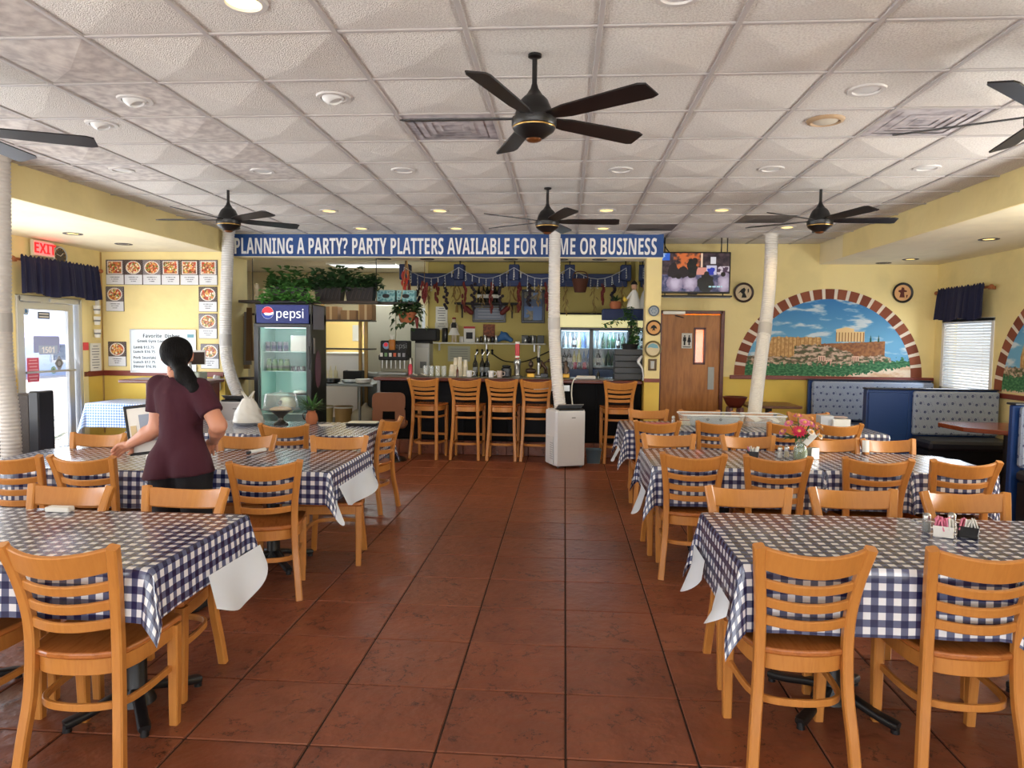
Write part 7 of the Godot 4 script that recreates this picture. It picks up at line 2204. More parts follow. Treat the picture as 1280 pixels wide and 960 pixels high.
func cup_pile(n: int) -> G:
	var a := g()
	var prof := [Vector2(0.042, 0.0)]
	for i in n:
		var y := 0.012 + 0.0135 * i
		var r := 0.042 - 0.0006 * i
		prof.append(Vector2(r - 0.001, y - 0.004)); prof.append(Vector2(r + 0.0015, y)); prof.append(Vector2(r - 0.003, y + 0.003))
	prof.append(Vector2(0.026, 0.012 + 0.0135 * n + 0.085)); prof.append(Vector2(0.0, 0.012 + 0.0135 * n + 0.085))
	return a.lathe(prof, 14)

# ---------------------------------------------------------------- wall and shelves behind the bar
func bar_back() -> void:
	struct("wall_bar", BB(Vector3(-2.34, 0, -12.2), Vector3(1.25, 2.9, -12.0)), mat("bar_wall", sc(196, 178, 104), 0.75))
	struct("trim_bar_corner", B(Vector3(-2.33, 1.45, -11.99), Vector3(0.05, 2.9, 0.04), 0.004), mats["wall_yellow"])
	var mr := struct("wall_bar_side", BB(Vector3(1.065, 0, -12.0), Vector3(1.25, 2.9, -10.65)), mats["bar_wall"])
	solo("wall_mirror", B(Vector3(0, 0, 0), Vector3(0.012, 1.65, 0.72), 0.003), mat("mirror", sc(210, 212, 214), 0.04, 1.0), "tall narrow mirror on the inner side of the plate pillar", "mirror", Vector3(1.056, 1.95, -10.15))
	# back work counter under the shelf
	var wc := thing("work_counter", "low work counter along the wall behind the bar", "counter", Vector3(-1.2, 0, -11.65))
	part("top", B(Vector3(0, 0.93, 0), Vector3(2.2, 0.04, 0.6), 0.006), mats["dull_steel"], wc)
	part("cabinet", B(Vector3(0, 0.45, -0.02), Vector3(2.16, 0.9, 0.54), 0.004), mats["dull_steel"], wc)
	var sh := thing("wall_shelf", "long pale shelf of small things on the wall behind the bar", "shelf", Vector3(-1.305, 1.54, -11.86))
	part("board", B(Vector3.ZERO, Vector3(1.98, 0.025, 0.26), 0.004), mat("shelf_pale", sc(206, 204, 192), 0.4), sh)
	for x in [-0.8, 0.0, 0.8]:
		part("bracket", B(Vector3(x, -0.07, -0.09), Vector3(0.025, 0.12, 0.08), 0.003), mats["alu"], sh)
	var y := 1.553
	# notices
	var nt := thing("wall_notice", "white printed notices taped above the coffee machine shelf end", "notice", Vector3(-2.08, 1.96, -11.995))
	part("sheet", B(Vector3(0, 0.05, 0), Vector3(0.2, 0.28, 0.005)), mats["paper"], nt)
	part("sheet", B(Vector3(0, -0.14, 0.003), Vector3(0.22, 0.12, 0.005)), mat("sheet_grey", sc(206, 202, 188), 0.7), nt)
	for k in 8:
		part("print_line", B(Vector3(0, 0.16 - 0.04 * k + (0.0 if k < 6 else -0.02), 0.007), Vector3(0.13 if k % 3 else 0.09, 0.012, 0.001)), mats["grey_plastic"], nt)
	var wn := solo("wall_sheet", B(Vector3.ZERO, Vector3(0.38, 0.26, 0.005)), mat("sheet_dim", sc(176, 176, 156), 0.7), "grey sheet pinned under the long wall shelf", "notice", Vector3(-1.78, 1.36, -11.995))
	for k in 5:
		part("print_line", B(Vector3(0, 0.08 - 0.04 * k, 0.003), Vector3(0.3, 0.008, 0.002)), mats["grey_plastic"], wn)
	solo("thermos", can_shape(0.05, 0.24), mats["black_gloss"], "black cylinder canister at the left of the long wall shelf", "canister", Vector3(-2.0, y, -11.86))
	var dl := thing("costume_doll", "small costume doll in white skirt on the long wall shelf", "doll", Vector3(-1.845, y, -11.85))
	part("body", net([[Vector3(-0.025, 0.0, 0), Vector3(-0.02, 0.16, 0), 0.016, 0.02], [Vector3(0.03, 0.0, 0), Vector3(0.02, 0.16, 0), 0.016, 0.02], [Vector3(0, 0.2, 0), Vector3(0, 0.3, 0), 0.03, 0.04], [Vector3(0, 0.36, 0), Vector3(0, 0.38, 0), 0.03, 0.03], [Vector3(-0.04, 0.31, 0), Vector3(-0.07, 0.2, 0.01), 0.015, 0.012], [Vector3(0.04, 0.31, 0), Vector3(0.07, 0.2, 0.01), 0.015, 0.012]], 0.02, 0.01), mat("doll_pale", sc(206, 190, 164), 0.7), dl)
	part("skirt", g().lathe([Vector2(0.1, 0.12), Vector2(0.07, 0.18), Vector2(0.04, 0.25), Vector2(0.03, 0.25)], 16), mats["paper"], dl)
	part("vest", g().lathe([Vector2(0.045, 0.24), Vector2(0.05, 0.29), Vector2(0.035, 0.33)], 14), mats["black_matte"], dl)
	part("cap", g().lathe([Vector2(0.032, 0.385), Vector2(0.03, 0.41), Vector2(0.0, 0.415)], 14), mat("cap_red", sc(130, 34, 34), 0.7), dl)
	solo("small_cup", can_shape(0.035, 0.1), mats["paper"], "small white cup between doll and certificate", "cup", Vector3(-1.72, y, -11.85))
	var cf := thing("certificate", "white framed certificate with red band on the long wall shelf", "certificate", Vector3(-1.59, y + 0.135, -11.88))
	part("sheet", B(Vector3.ZERO, Vector3(0.19, 0.27, 0.01), 0.002), mats["paper"], cf)
	part("red_band", B(Vector3(0, 0.115, 0.006), Vector3(0.19, 0.035, 0.004)), mat("band_red", sc(180, 50, 50), 0.6), cf)
	part("photo", B(Vector3(0, -0.02, 0.006), Vector3(0.11, 0.11, 0.004)), mats["black_matte"], cf)
	solo("icon_picture", B(Vector3.ZERO, Vector3(0.2, 0.25, 0.015), 0.003), textured(mat("icon_brown", Color.WHITE, 0.6), noise_tex(0.05, 128, [sc(96, 48, 26), sc(150, 84, 48)], [0.3, 0.7]), Vector3(3, 3, 3)), "reddish brown picture panel above the long wall shelf", "picture", Vector3(-1.27, 1.735, -11.98))
	var bagb := thing("blue_bag", "crumpled blue bag lying on the long wall shelf", "bag", Vector3(-1.02, y, -11.84))
	part("bag_body", net([[Vector3(-0.1, 0.05, 0), Vector3(0.03, 0.12, 0), 0.045, 0.06], [Vector3(0.03, 0.1, 0), Vector3(0.13, 0.05, 0.01), 0.055, 0.04], [Vector3(-0.02, 0.14, 0), Vector3(-0.03, 0.19, 0), 0.03, 0.012]], 0.03, 0.012), mat("bag_blue", sc(56, 104, 156), 0.5), bagb)
	for i in 9:
		solo("shelf_can", can_shape(0.026, 0.085 + 0.02 * (i % 3)), [mats["steel"], mats["black_gloss"], mats["steel"]][i % 3], "%s small canister from the doll along the long wall shelf" % ["first", "second", "third", "fourth", "fifth", "sixth", "seventh", "eighth", "ninth"][i], "canister", Vector3(-1.44 + 0.062 * i + (0.0 if i < 6 else 0.42), y, -11.78 if i < 6 else -11.84), 0, "small canisters on the long wall shelf")
	for i in 3:
		solo("shelf_box", B(Vector3(0, 0.065, 0), Vector3(0.11, 0.13, 0.1), 0.004), mat("box_slate", sc(96, 100, 98), 0.6), "%s grey box at the right of the long wall shelf" % ["first", "second", "third"][i], "box", Vector3(-0.66 + 0.13 * i, y, -11.9), 0, "grey boxes on the long wall shelf")
	# hooks with small tools below the shelf
	for i in 4:
		var hk := thing("hanging_charm", "%s small dark ornament hanging under the long wall shelf" % ["first", "second", "third", "fourth"][i], "ornament", Vector3(-1.46 + 0.085 * i, 1.5, -11.9), 0, "dark ornaments under the shelf")
		part("string", g().tube(PackedVector3Array([Vector3(0, 0.03, 0), Vector3(0, -0.05, 0)]), 0.003, 5), mats["gold"], hk)
		part("pendant", g().lathe([Vector2(0.0, -0.15), Vector2(0.022, -0.13), Vector2(0.014, -0.09), Vector2(0.024, -0.07), Vector2(0.0, -0.05)], 10), mats["black_matte"], hk)
	solo("loose_cable", g().tube(spline([Vector3(-1.2, 1.36, -11.98), Vector3(-1.0, 1.25, -11.96), Vector3(-0.7, 1.24, -11.96), Vector3(-0.45, 1.33, -11.96), Vector3(-0.2, 1.45, -11.98)], 8), 0.01, 6), mats["black_matte"], "black cable sagging across the wall behind the bar", "cable")
	# bracket shelf with wine, and the framed sign below it
	var ws := thing("wine_shelf", "black bracket shelf carrying six wine bottles behind the bar", "shelf", Vector3(-1.305, 2.2, -11.9))
	part("board", B(Vector3.ZERO, Vector3(1.06, 0.035, 0.18), 0.006), mats["black_matte"], ws)
	for s in [-1.0, 1.0]:
		part("bracket", g().prism(PackedVector2Array([Vector2(0, 0), Vector2(0.13, 0), Vector2(0.11, -0.05), Vector2(0.03, -0.09), Vector2(0.02, -0.22), Vector2(0, -0.22)]), -0.012, 0.012), mats["black_matte"], ws).transform = Transform3D(Basis(Vector3.UP, -PI / 2), Vector3(s * 0.42, -0.015, -0.08))
	var wb := bottle_shape(0.036, 0.31)
	for i in 6:
		var b := solo("shelf_wine", wb, mats["wine_black"], "%s dark wine bottle from the picture end of the bracket shelf" % ["sixth", "fifth", "fourth", "third", "second", "first"][i], "wine bottle", Vector3(-1.43 + 0.066 * i, 2.218, -11.88), 0, "wine bottles on the bracket shelf")
		part("label", g().lathe([Vector2(0.0366, 0.075), Vector2(0.0366, 0.135)], 14), mats["paper"], b)
		part("foil_cap", g().lathe([Vector2(0.0135, 0.26), Vector2(0.014, 0.312), Vector2(0.0, 0.313)], 10), mats["black_gloss"], b)
	for s in [-1.0, 1.0]:
		var ph := thing("corn_braid", "dried straw braid hanging at the %s end of the wine bracket shelf" % ["picture", "notice"][0 if s > 0 else 1], "ornament", Vector3(-1.305 + s * 0.5, 2.25, -11.88))
		part("loop", g().tube(spline([Vector3(0, 0.28, 0), Vector3(-0.06, 0.12, 0), Vector3(0, 0.0, 0), Vector3(0.06, 0.12, 0), Vector3(0, 0.28, 0)], 5), 0.012, 7), mat("straw", sc(150, 118, 62), 0.8), ph)
		part("tassel", g().lathe([Vector2(0.03, -0.2), Vector2(0.02, -0.1), Vector2(0.0, -0.02)], 10), mats["straw"], ph)
		part("charm", net([[Vector3(-0.05 * s - 0.1 * s, -0.12, 0), Vector3(-0.14 * s - 0.1 * s, -0.2, 0), 0.045, 0.04]], 0.02, 0.014), mat("charm_red", sc(110, 36, 30), 0.6), ph)
	var fr := thing("framed_sign", "black framed grey sign under the wine bracket shelf", "framed sign", Vector3(-1.27, 2.035, -11.97))
	part("print", B(Vector3.ZERO, Vector3(0.5, 0.2, 0.012)), mat("sign_grey", sc(110, 116, 132), 0.4), fr)
	for e in [[0, 0.125, 0.56, 0.04], [0, -0.125, 0.56, 0.04], [-0.265, 0, 0.035, 0.24], [0.265, 0, 0.035, 0.24]]:
		part("frame_strip", B(Vector3(e[0], e[1], 0.006), Vector3(e[2], e[3], 0.03), 0.005), mats["black_gloss"], fr)
	for k in 3:
		part("print_line", B(Vector3(0, 0.05 - 0.05 * k, 0.008), Vector3(0.38, 0.012, 0.003)), mat("ink_pale", sc(160, 166, 178), 0.5), fr)
	var pc := thing("framed_picture", "navy framed blue coastal picture left of the white pipe", "picture", Vector3(-0.535, 2.165, -11.97))
	part("print", B(Vector3.ZERO, Vector3(0.3, 0.46, 0.012)), coast_mat(), pc)
	for e in [[0, 0.255, 0.39, 0.045], [0, -0.255, 0.39, 0.045], [-0.173, 0, 0.045, 0.47], [0.173, 0, 0.045, 0.47]]:
		part("frame_strip", B(Vector3(e[0], e[1], 0.008), Vector3(e[2], e[3], 0.035), 0.006), mat("frame_navy", sc(22, 26, 44), 0.35), pc)
	# two-door drinks cooler
	var ck := thing("bar_cooler", "two-door glass drinks cooler with pale lit header behind the bar", "cooler", Vector3(0.47, 0, -11.72))
	for x in [-0.58, 0.58]:
		part("side_wall", B(Vector3(x, 1.0, 0), Vector3(0.05, 2.0, 0.55), 0.004), mats["black_matte"], ck)
	part("back_wall", B(Vector3(0, 1.0, -0.25), Vector3(1.12, 2.0, 0.04)), mat("cooler_white", sc(222, 230, 234), 0.4), ck)
	part("top_wall", B(Vector3(0, 1.79, 0), Vector3(1.12, 0.03, 0.5)), mats["cooler_white"], ck)
	part("header", B(Vector3(0, 1.915, 0.2), Vector3(1.2, 0.2, 0.12), 0.02), glow("cooler_header", sc(236, 226, 168), 0.62), ck)
	part("top_cap", B(Vector3(0, 2.03, 0.0), Vector3(1.2, 0.03, 0.56), 0.006), mats["black_matte"], ck)
	part("base", B(Vector3(0, 0.45, 0), Vector3(1.12, 0.9, 0.5)), mats["black_matte"], ck)
	for x in [-0.565, -0.05, 0.565]:
		part("door_stile", B(Vector3(x, 1.35, 0.27), Vector3(0.06, 0.9, 0.04), 0.005), mats["black_gloss"], ck)
	for yy in [0.93, 1.79]:
		part("door_rail", B(Vector3(0, yy, 0.27), Vector3(1.16, 0.05, 0.04), 0.005), mats["black_gloss"], ck)
	for x in [-0.31, 0.26]:
		part("door_pane", B(Vector3(x, 1.36, 0.262), Vector3(0.5, 0.82, 0.008)), mats["display_pane"], ck)
	for yy in [1.48, 1.2]:
		part("wire_shelf", B(Vector3(0, yy, 0), Vector3(1.1, 0.015, 0.44), 0.003), mat("shelf_ice", sc(190, 214, 222), 0.3), ck)
	part("blue_crate", B(Vector3(0, 1.07, 0.0), Vector3(1.08, 0.16, 0.4), 0.006), mat("crate_blue", sc(70, 96, 150), 0.5), ck)
	for s in [-0.3, 0.3]:
		part("light_tube", B(Vector3(s, 1.765, 0.2), Vector3(0.45, 0.02, 0.03)), glow("cooler_tube", sc(220, 240, 255), 2.2), ck)
		lamp_point("cooler_light", Vector3(0.47 + s, 1.7, -11.53), sc(205, 232, 255), 0.15, 0.04)
	var cb := [mat("cool_clear", sc(190, 206, 212), 0.15), mat("cool_green", sc(40, 82, 62), 0.15), mat("cool_dark", sc(34, 30, 34), 0.15), mat("cool_gold", sc(206, 196, 120), 0.2), mat("cool_blue", sc(90, 130, 190), 0.2)]
	var shapes := [bottle_shape(0.036, 0.25).mesh(), bottle_shape(0.03, 0.23).mesh()]
	var words := ["first", "second", "third", "fourth", "fifth", "sixth", "seventh", "eighth", "ninth", "tenth", "eleventh", "twelfth", "thirteenth"]
	for row in 2:
		for i in 13:
			var k: int = [[0, 0, 2, 3, 4, 0, 0, 0, 1, 1, 1, 2, 1], [2, 2, 3, 3, 4, 4, 0, 2, 0, 1, 1, 2, 2]][row][i]
			var b := solo("cooler_bottle", shapes[(i + row) % 2], cb[k], "%s bottle from the pipe side on the %s shelf of the bar cooler" % [words[i], ["upper", "lower"][row]], "bottle", Vector3(0.0 + 0.078 * i, [1.488, 1.208][row], -11.62), 0, "bottles in the bar cooler")
			part("label", g().lathe([Vector2(0.0365 if (i + row) % 2 == 0 else 0.0305, 0.05), Vector2(0.0365 if (i + row) % 2 == 0 else 0.0305, 0.12)], 12), [mats["paper"], mats["label_dark"], mats["paper"], mats["cool_gold"], mats["navy"]][k], b)
	for i in 6:
		solo("cooler_can", can_shape(0.032, 0.11), [mat("can_red", sc(180, 70, 90), 0.35), mats["can_silver"]][i % 2], "%s can in the row at the bottom of the bar cooler, near the pipe" % words[i], "can", Vector3(0.02 + 0.075 * i, 1.15, -11.49), 0, "cans at the bottom of the bar cooler")

func coast_mat() -> Material:
	var w := 96
	var h := 144
	var f := FastNoiseLite.new(); f.frequency = 0.03; f.fractal_octaves = 4
	var im := Image.create(w, h, false, Image.FORMAT_RGB8)
	for y in h:
		for x in w:
			var n := f.get_noise_2d(x, y)
			var c := sc(70, 110, 170).lerp(sc(130, 160, 196), float(y) / h)
			if y > 40 - x * 0.2 + n * 40 + (60 - x * 0.7): c = sc(150, 140, 116).lerp(sc(96, 96, 84), clampf(0.5 + n * 1.5, 0, 1))
			if y > 110 + n * 20: c = sc(60, 84, 120)
			im.set_pixel(x, y, c)
	var m := mat("coast_print", Color.WHITE, 0.4)
	m.albedo_texture = ImageTexture.create_from_image(im)
	m.uv1_triplanar = true
	m.uv1_scale = Vector3(2.5, 2.0, 2.5)
	return m

# ---------------------------------------------------------------- hanging decorations over the bar
func bar_decor() -> void:
	var o := thing("bar_pergola", "navy blue scalloped canopy beam hanging over the bar", "canopy", Vector3(-0.8, 2.60, -11.25))
	var nv := mat("pergola_navy", sc(28, 46, 90), 0.6)
	part("beam", B(Vector3(0, -0.06, 0), Vector3(3.5, 0.2, 0.06), 0.01), nv, o)
	for x in [-1.72, -0.86, 0.0, 0.86, 1.72]:
		part("beam_block", B(Vector3(x, 0.05, 0.05), Vector3(0.16, 0.24, 0.2), 0.012), nv, o)
		part("hanger", B(Vector3(x, 0.25, 0), Vector3(0.02, 0.2, 0.02)), mats["black_matte"], o)
	# fairy lights: a swagged wire with short hanging strands and tiny bulbs
	var fl := thing("fairy_lights", "string of white fairy lights swagged along the navy canopy beam", "fairy lights", Vector3(-0.8, 2.6, -11.12))
	var wire := g()
	var bulbs := g()
	var r := RandomNumberGenerator.new(); r.seed = 21
	for s in 4:
		var x0 := -1.72 + 0.86 * s
		var pts := []
		for k in 9:
			var u := k / 8.0
			pts.append(Vector3(x0 + 0.86 * u, 0.12 - 0.17 * sin(PI * u), 0.02))
		wire.tube(PackedVector3Array(pts), 0.005, 5)
		for k in 9:
			var p: Vector3 = pts[k]
			var L := r.randf_range(0.06, 0.24)
			wire.tube(PackedVector3Array([p, p + Vector3(r.randf_range(-0.02, 0.02), -L, 0.01)]), 0.004, 4)
			for q in 4:
				bulbs.ball(p + Vector3(0, -L * (q + 1) / 4.0, 0.012), Vector3(0.008, 0.011, 0.008), 6, 4)
	part("wire", wire, mat("wire_pale", sc(196, 200, 204), 0.5), fl)
	var bb := part("bulbs", bulbs, mat("bulb_frost", sc(226, 228, 226), 0.3), fl)
	bb.set_meta("kind", "stuff")
	# dried peppers, herbs and grapes hanging from the beam
	var kinds := [["pepper_string", "string of dark red dried peppers", "hanging peppers", sc(112, 30, 26)], ["grape_bunch", "bunch of dark artificial grapes", "hanging grapes", sc(40, 30, 44)], ["garlic_braid", "straw coloured braid of dried herbs", "hanging herbs", sc(142, 116, 66)]]
	var words := ["first", "second", "third", "fourth", "fifth", "sixth", "seventh", "eighth", "ninth"]
	var cnt := [0, 0, 0]
	for i in 24:
		var k := i % 3
		var x := -2.46 + 0.145 * i
		if absf(x - 0.22) < 0.12: continue
		var e: Array = kinds[k]
		var h := thing(e[0], "%s %s from the left under the navy canopy beam" % [words[cnt[k]], e[1]], e[2], Vector3(x, 2.47, -11.215), 0, "dried decorations under the navy beam")
		cnt[k] += 1
		var a := g()
		var L := r.randf_range(0.26, 0.44)
		for q in 14:
			var u := q / 13.0
			var p := Vector3(r.randf_range(-0.04, 0.04) * (1.0 - 0.5 * u), -L * u, r.randf_range(-0.03, 0.03))
			if k == 0: a.ball(p, Vector3(0.019, 0.042, 0.019), 6, 5)
			elif k == 1: a.ball(p, Vector3(0.026, 0.026, 0.026), 7, 5)
			else: a.leaf(p, Vector3(r.randf_range(-1, 1), -1.2, r.randf_range(-1, 1)), 0.09, 0.025, 0.2)
		part(["peppers", "grapes", "stalks"][k], a, mat("dried_%d" % k, e[3], 0.6), h)
		part("string", g().tube(PackedVector3Array([Vector3(0, 0.1, -0.01), Vector3(0, -L * 0.9, 0)]), 0.004, 4), mats["straw"], h)
	var bs := thing("hanging_basket", "brown wicker basket hanging from the navy canopy beam", "basket", Vector3(0.22, 2.34, -11.0))
	part("basket", g().lathe([Vector2(0.0, 0.0), Vector2(0.085, 0.0), Vector2(0.125, 0.19), Vector2(0.13, 0.2), Vector2(0.115, 0.19), Vector2(0.08, 0.02), Vector2(0.0, 0.02)], 18), mat("wicker_dark", sc(86, 46, 30), 0.8), bs)
	part("handle", g().tube(spline([Vector3(-0.12, 0.19, 0), Vector3(-0.08, 0.3, 0), Vector3(0.08, 0.3, 0), Vector3(0.12, 0.19, 0)], 6), 0.009, 6), mats["wicker_dark"], bs)
	# hanging terracotta plant at the bar's left end
	var hp := thing("hanging_planter", "ivy in a terracotta pot hanging at the left end of the bar", "hanging plant", Vector3(-2.21, 1.83, -9.92))
	part("pot", g().lathe([Vector2(0.0, 0.0), Vector2(0.085, 0.0), Vector2(0.12, 0.11), Vector2(0.135, 0.115), Vector2(0.135, 0.145), Vector2(0.11, 0.14), Vector2(0.0, 0.1)], 20), mats["terracotta"], hp)
	var lv := g()
	for i in 190:
		var az := r.randf() * TAU
		var rad := sqrt(r.randf()) * 0.17
		lv.leaf(Vector3(cos(az) * rad, 0.13 + r.randf() * 0.24 * (1.0 - rad * 3.0), sin(az) * rad), Vector3(cos(az), r.randf_range(-0.2, 0.7), sin(az)), r.randf_range(0.07, 0.11), 0.075, 0.5)
	for i in 55:
		var az := r.randf() * TAU
		lv.leaf(Vector3(cos(az) * r.randf_range(0.14, 0.27), r.randf_range(-0.08, 0.2), sin(az) * r.randf_range(0.1, 0.22)), Vector3(cos(az), -0.9, sin(az)), 0.06, 0.05, 0.5)
	part("leaves", lv, mats["leaf_dark"], hp)
	for k in 3:
		var a := TAU * k / 3 + 0.4
		part("hanger_chain", g().tube(PackedVector3Array([Vector3(cos(a) * 0.12, 0.14, sin(a) * 0.12), Vector3(0, 0.87, 0)]), 0.004, 5), mats["brass"], hp)
	part("red_pepper", net([[Vector3(0.15, 0.05, 0.06), Vector3(0.16, -0.07, 0.07), 0.03, 0.014]], 0.01, 0.009), mats["dried_0"], hp)
	for e in [[-2.245, 2.54, -9.95, "bright red dried pepper bunch above the hanging terracotta planter", sc(172, 48, 34), "pepper_bright"], [-2.05, 2.42, -10.35, "dark red dried pepper bunch right of the hanging planter", sc(122, 34, 30), "pepper_deep"]]:
		var h := thing("pepper_string", e[3], "hanging peppers", Vector3(e[0], e[1], e[2]))
		var a := g()
		for q in 34:
			var u := q / 33.0
			var w := sin(PI * clampf(u * 0.8 + 0.2, 0, 1))
			a.ball(Vector3(r.randf_range(-0.055, 0.055) * w, -0.27 * u, r.randf_range(-0.04, 0.04) * w), Vector3(0.014, 0.036, 0.014), 6, 5)
		part("peppers", a, mat(e[5], e[4], 0.55), h)
		part("string", g().tube(PackedVector3Array([Vector3(0, 0.16 if e[2] > -10.0 else 0.5, 0), Vector3(0, -0.2, 0)]), 0.004, 4), mats["straw"], h)
	# small blue shelf with knick-knacks at the right
	var bsf := thing("corner_shelf", "small navy corner shelf right of the drinks cooler header", "shelf", Vector3(0.8, 1.99, -10.62))
	part("board", B(Vector3.ZERO, Vector3(0.52, 0.16, 0.3), 0.01), mats["pergola_navy"], bsf)
	var pt := thing("plant_pot", "small tan pot of dark sprigs on the navy corner shelf", "potted plant", Vector3(0.73, 2.07, -10.55))
	part("pot", g().lathe([Vector2(0.0, 0.0), Vector2(0.07, 0.0), Vector2(0.09, 0.06), Vector2(0.07, 0.11), Vector2(0.05, 0.11), Vector2(0.0, 0.09)], 16), mats["terracotta"], pt)
	var sp := g()
	for i in 40:
		var az := r.randf() * TAU
		sp.leaf(Vector3(0, 0.1, 0), Vector3(cos(az), r.randf_range(0.6, 2.5), sin(az)), r.randf_range(0.1, 0.2), 0.02, 0.4)
	part("sprigs", sp, mats["leaf_dark"], pt)
	var d2 := thing("puppet", "white dressed puppet hanging by the mirror above the corner shelf", "puppet", Vector3(0.97, 2.07, -10.3))
	part("dress", g().lathe([Vector2(0.1, 0.0), Vector2(0.085, 0.1), Vector2(0.05, 0.22), Vector2(0.025, 0.26)], 16), mats["paper"], d2)
	part("head", net([[Vector3(0, 0.3, 0), Vector3(0, 0.32, 0), 0.04, 0.04], [Vector3(0, 0.305, 0.04), Vector3(0, 0.3, 0.045), 0.008, 0.008]], 0.01, 0.008), mat("puppet_skin", sc(206, 160, 130), 0.6), d2)
	part("hat", g().lathe([Vector2(0.05, 0.335), Vector2(0.035, 0.37), Vector2(0.0, 0.4)], 12), mats["black_matte"], d2)
	part("arm", g().tube(spline([Vector3(-0.04, 0.22, 0.02), Vector3(-0.09, 0.15, 0.05), Vector3(-0.12, 0.12, 0.07)], 3), 0.016, 8), mats["paper"], d2)
	part("yellow_flowers", net([[Vector3(-0.13, 0.12, 0.07), Vector3(-0.14, 0.14, 0.08), 0.03, 0.02]], 0.01, 0.01), mat("flower_yellow", sc(226, 190, 60), 0.6), d2)

# ---------------------------------------------------------------- plant shelf and kitchen
func kitchen() -> void:
	var o := thing("plant_shelf", "long dark shelf of planters hanging above the drinks fridge", "shelf", Vector3(-3.55, 2.10, -9.84))
	part("board", B(Vector3.ZERO, Vector3(1.98, 0.035, 0.3), 0.004), mat("shelf_dark", sc(58, 48, 44), 0.5), o)
	for x in [-0.8, 0.95]:
		part("hanger", g().tube(PackedVector3Array([Vector3(x, 0, 0.1), Vector3(x, 0.62, 0.1)]), 0.006, 6), mats["black_matte"], o)
	var r := RandomNumberGenerator.new(); r.seed = 31
	for i in 3:
		var x: float = [-3.86, -3.28, -2.84][i]
		var w: float = [0.5, 0.4, 0.42][i]
		var p := thing("planter_box", ["leafy planter above the blue fridge header", "black lattice planter of leaves in the middle of the plant shelf", "black lattice planter of tall leaves next to the teal boxes"][i], "planter", Vector3(x, 2.118, -9.83), 0, "planters on the hanging shelf")
		part("box", g().sweep(PackedVector3Array([Vector3(0, 0, 0), Vector3(0, 0.19, 0)]), round_rect(w, 0.2, 0.02), Vector3.BACK, false, [0.86, 1.0]), mat("planter_black", sc(36, 32, 34), 0.6), p)
		for k in 6:
			part("lattice_slat", g().bar(Vector3(-w * 0.42 + k * w * 0.14, 0.03, 0.096), Vector3(-w * 0.3 + k * w * 0.14, 0.17, 0.103), 0.012, 0.006, Vector3.BACK), mat("lattice", sc(62, 54, 54), 0.6), p)
		var lv := g()
		for k in 230:
			var b := Vector3(r.randf_range(-w * 0.6, w * 0.6), 0.15 + minf(0.3, absf(r.randfn(0.0, 0.12))), r.randf_range(-0.1, 0.12))
			var az := r.randf() * TAU
			lv.leaf(b, Vector3(cos(az), r.randf_range(-0.2, 1.2), sin(az)), r.randf_range(0.1, 0.16), 0.09, 0.4)
		for k in 30:
			var b2 := Vector3(r.randf_range(-w * 0.45, w * 0.45), 0.22, 0.0)
			lv.leaf(b2, Vector3(r.randf_range(-0.6, 0.6), 1.5, r.randf_range(-0.3, 0.3)), r.randf_range(0.15, 0.24), 0.02, 0.6)
		part("leaves", lv, mats["leaf_dark"] if i else mats["leaf_mid"], p)
	for i in 2:
		var t := thing("teal_box", ["teal patterned box next to the lattice planter", "teal patterned box behind the hanging terracotta planter"][i], "box", Vector3(-2.5 + 0.28 * i, 2.118, -9.95))
		part("carton", B(Vector3(0, 0.08, 0), Vector3(0.255, 0.165, 0.14), 0.004), textured(mat("teal_print", Color.WHITE, 0.5), noise_tex(0.09, 128, [sc(70, 130, 140), sc(150, 196, 200), sc(40, 70, 84)], [0.2, 0.6, 0.9], FastNoiseLite.TYPE_CELLULAR, 1), Vector3(2, 2, 2), false), t)
		part("oval_panel", g().prism(circle(0.05, 20), 0.07, 0.074), mats["black_matte"], t).transform = Transform3D(Basis().scaled(Vector3(1, 0.6, 1)), Vector3(0, 0.08, 0))
	part("board_end", B(Vector3(1.2, 0.0, -0.11), Vector3(0.5, 0.03, 0.24), 0.004), mats["shelf_dark"], o)
	for e in [[-4.33, "pale plaster bust at the left end of the plant shelf", 0.0], [-4.2, "smaller plaster bust beside the first at the shelf's left end", -0.06]]:
		var s := thing("plaster_bust", e[1], "statue", Vector3(e[0], 2.118, -9.82))
		part("figure", net([[Vector3(-0.03, 0.03, 0), Vector3(0.03, 0.03, 0), 0.04, 0.04], [Vector3(0, 0.06, 0), Vector3(0, 0.12 + e[2] * 0.5, 0), 0.03, 0.026], [Vector3(0, 0.17 + e[2], 0), Vector3(0, 0.2 + e[2], 0.004), 0.046, 0.042], [Vector3(0, 0.18 + e[2], 0.045), Vector3(0, 0.17 + e[2], 0.05), 0.01, 0.012]], 0.02, 0.011), mat("plaster", sc(196, 180, 150), 0.8), s)
	var sk := thing("hanging_aprons", "tan aprons and sleeves hanging on the wall left of the drinks fridge", "apron", Vector3(-4.49, 1.45, -9.93))
	for k in 3:
		part("apron", g().sheet(10, 14, func(u, v): return Vector3((u - 0.5) * 0.1 * (0.8 + 0.4 * v) + k * 0.05 - 0.06, 0.45 - 0.75 * v + 0.06 * k, 0.03 * sin(u * 6.0 + k) + 0.03 * k)), [mat("apron_tan", sc(170, 140, 96), 0.85), mat("apron_grey", sc(130, 124, 116), 0.85), mat("apron_brown", sc(120, 90, 56), 0.85)][k], sk)
	part("hook_rail", B(Vector3(-0.02, 0.48, -0.02), Vector3(0.2, 0.03, 0.02)), mats["shelf_dark"], sk)
	var sd := thing("side_shelf", "narrow dark ledge with jars behind the hose left of the fridge", "shelf", Vector3(-4.35, 1.02, -9.85))
	part("board", B(Vector3.ZERO, Vector3(0.44, 0.03, 0.24), 0.004), mats["shelf_dark"], sd)
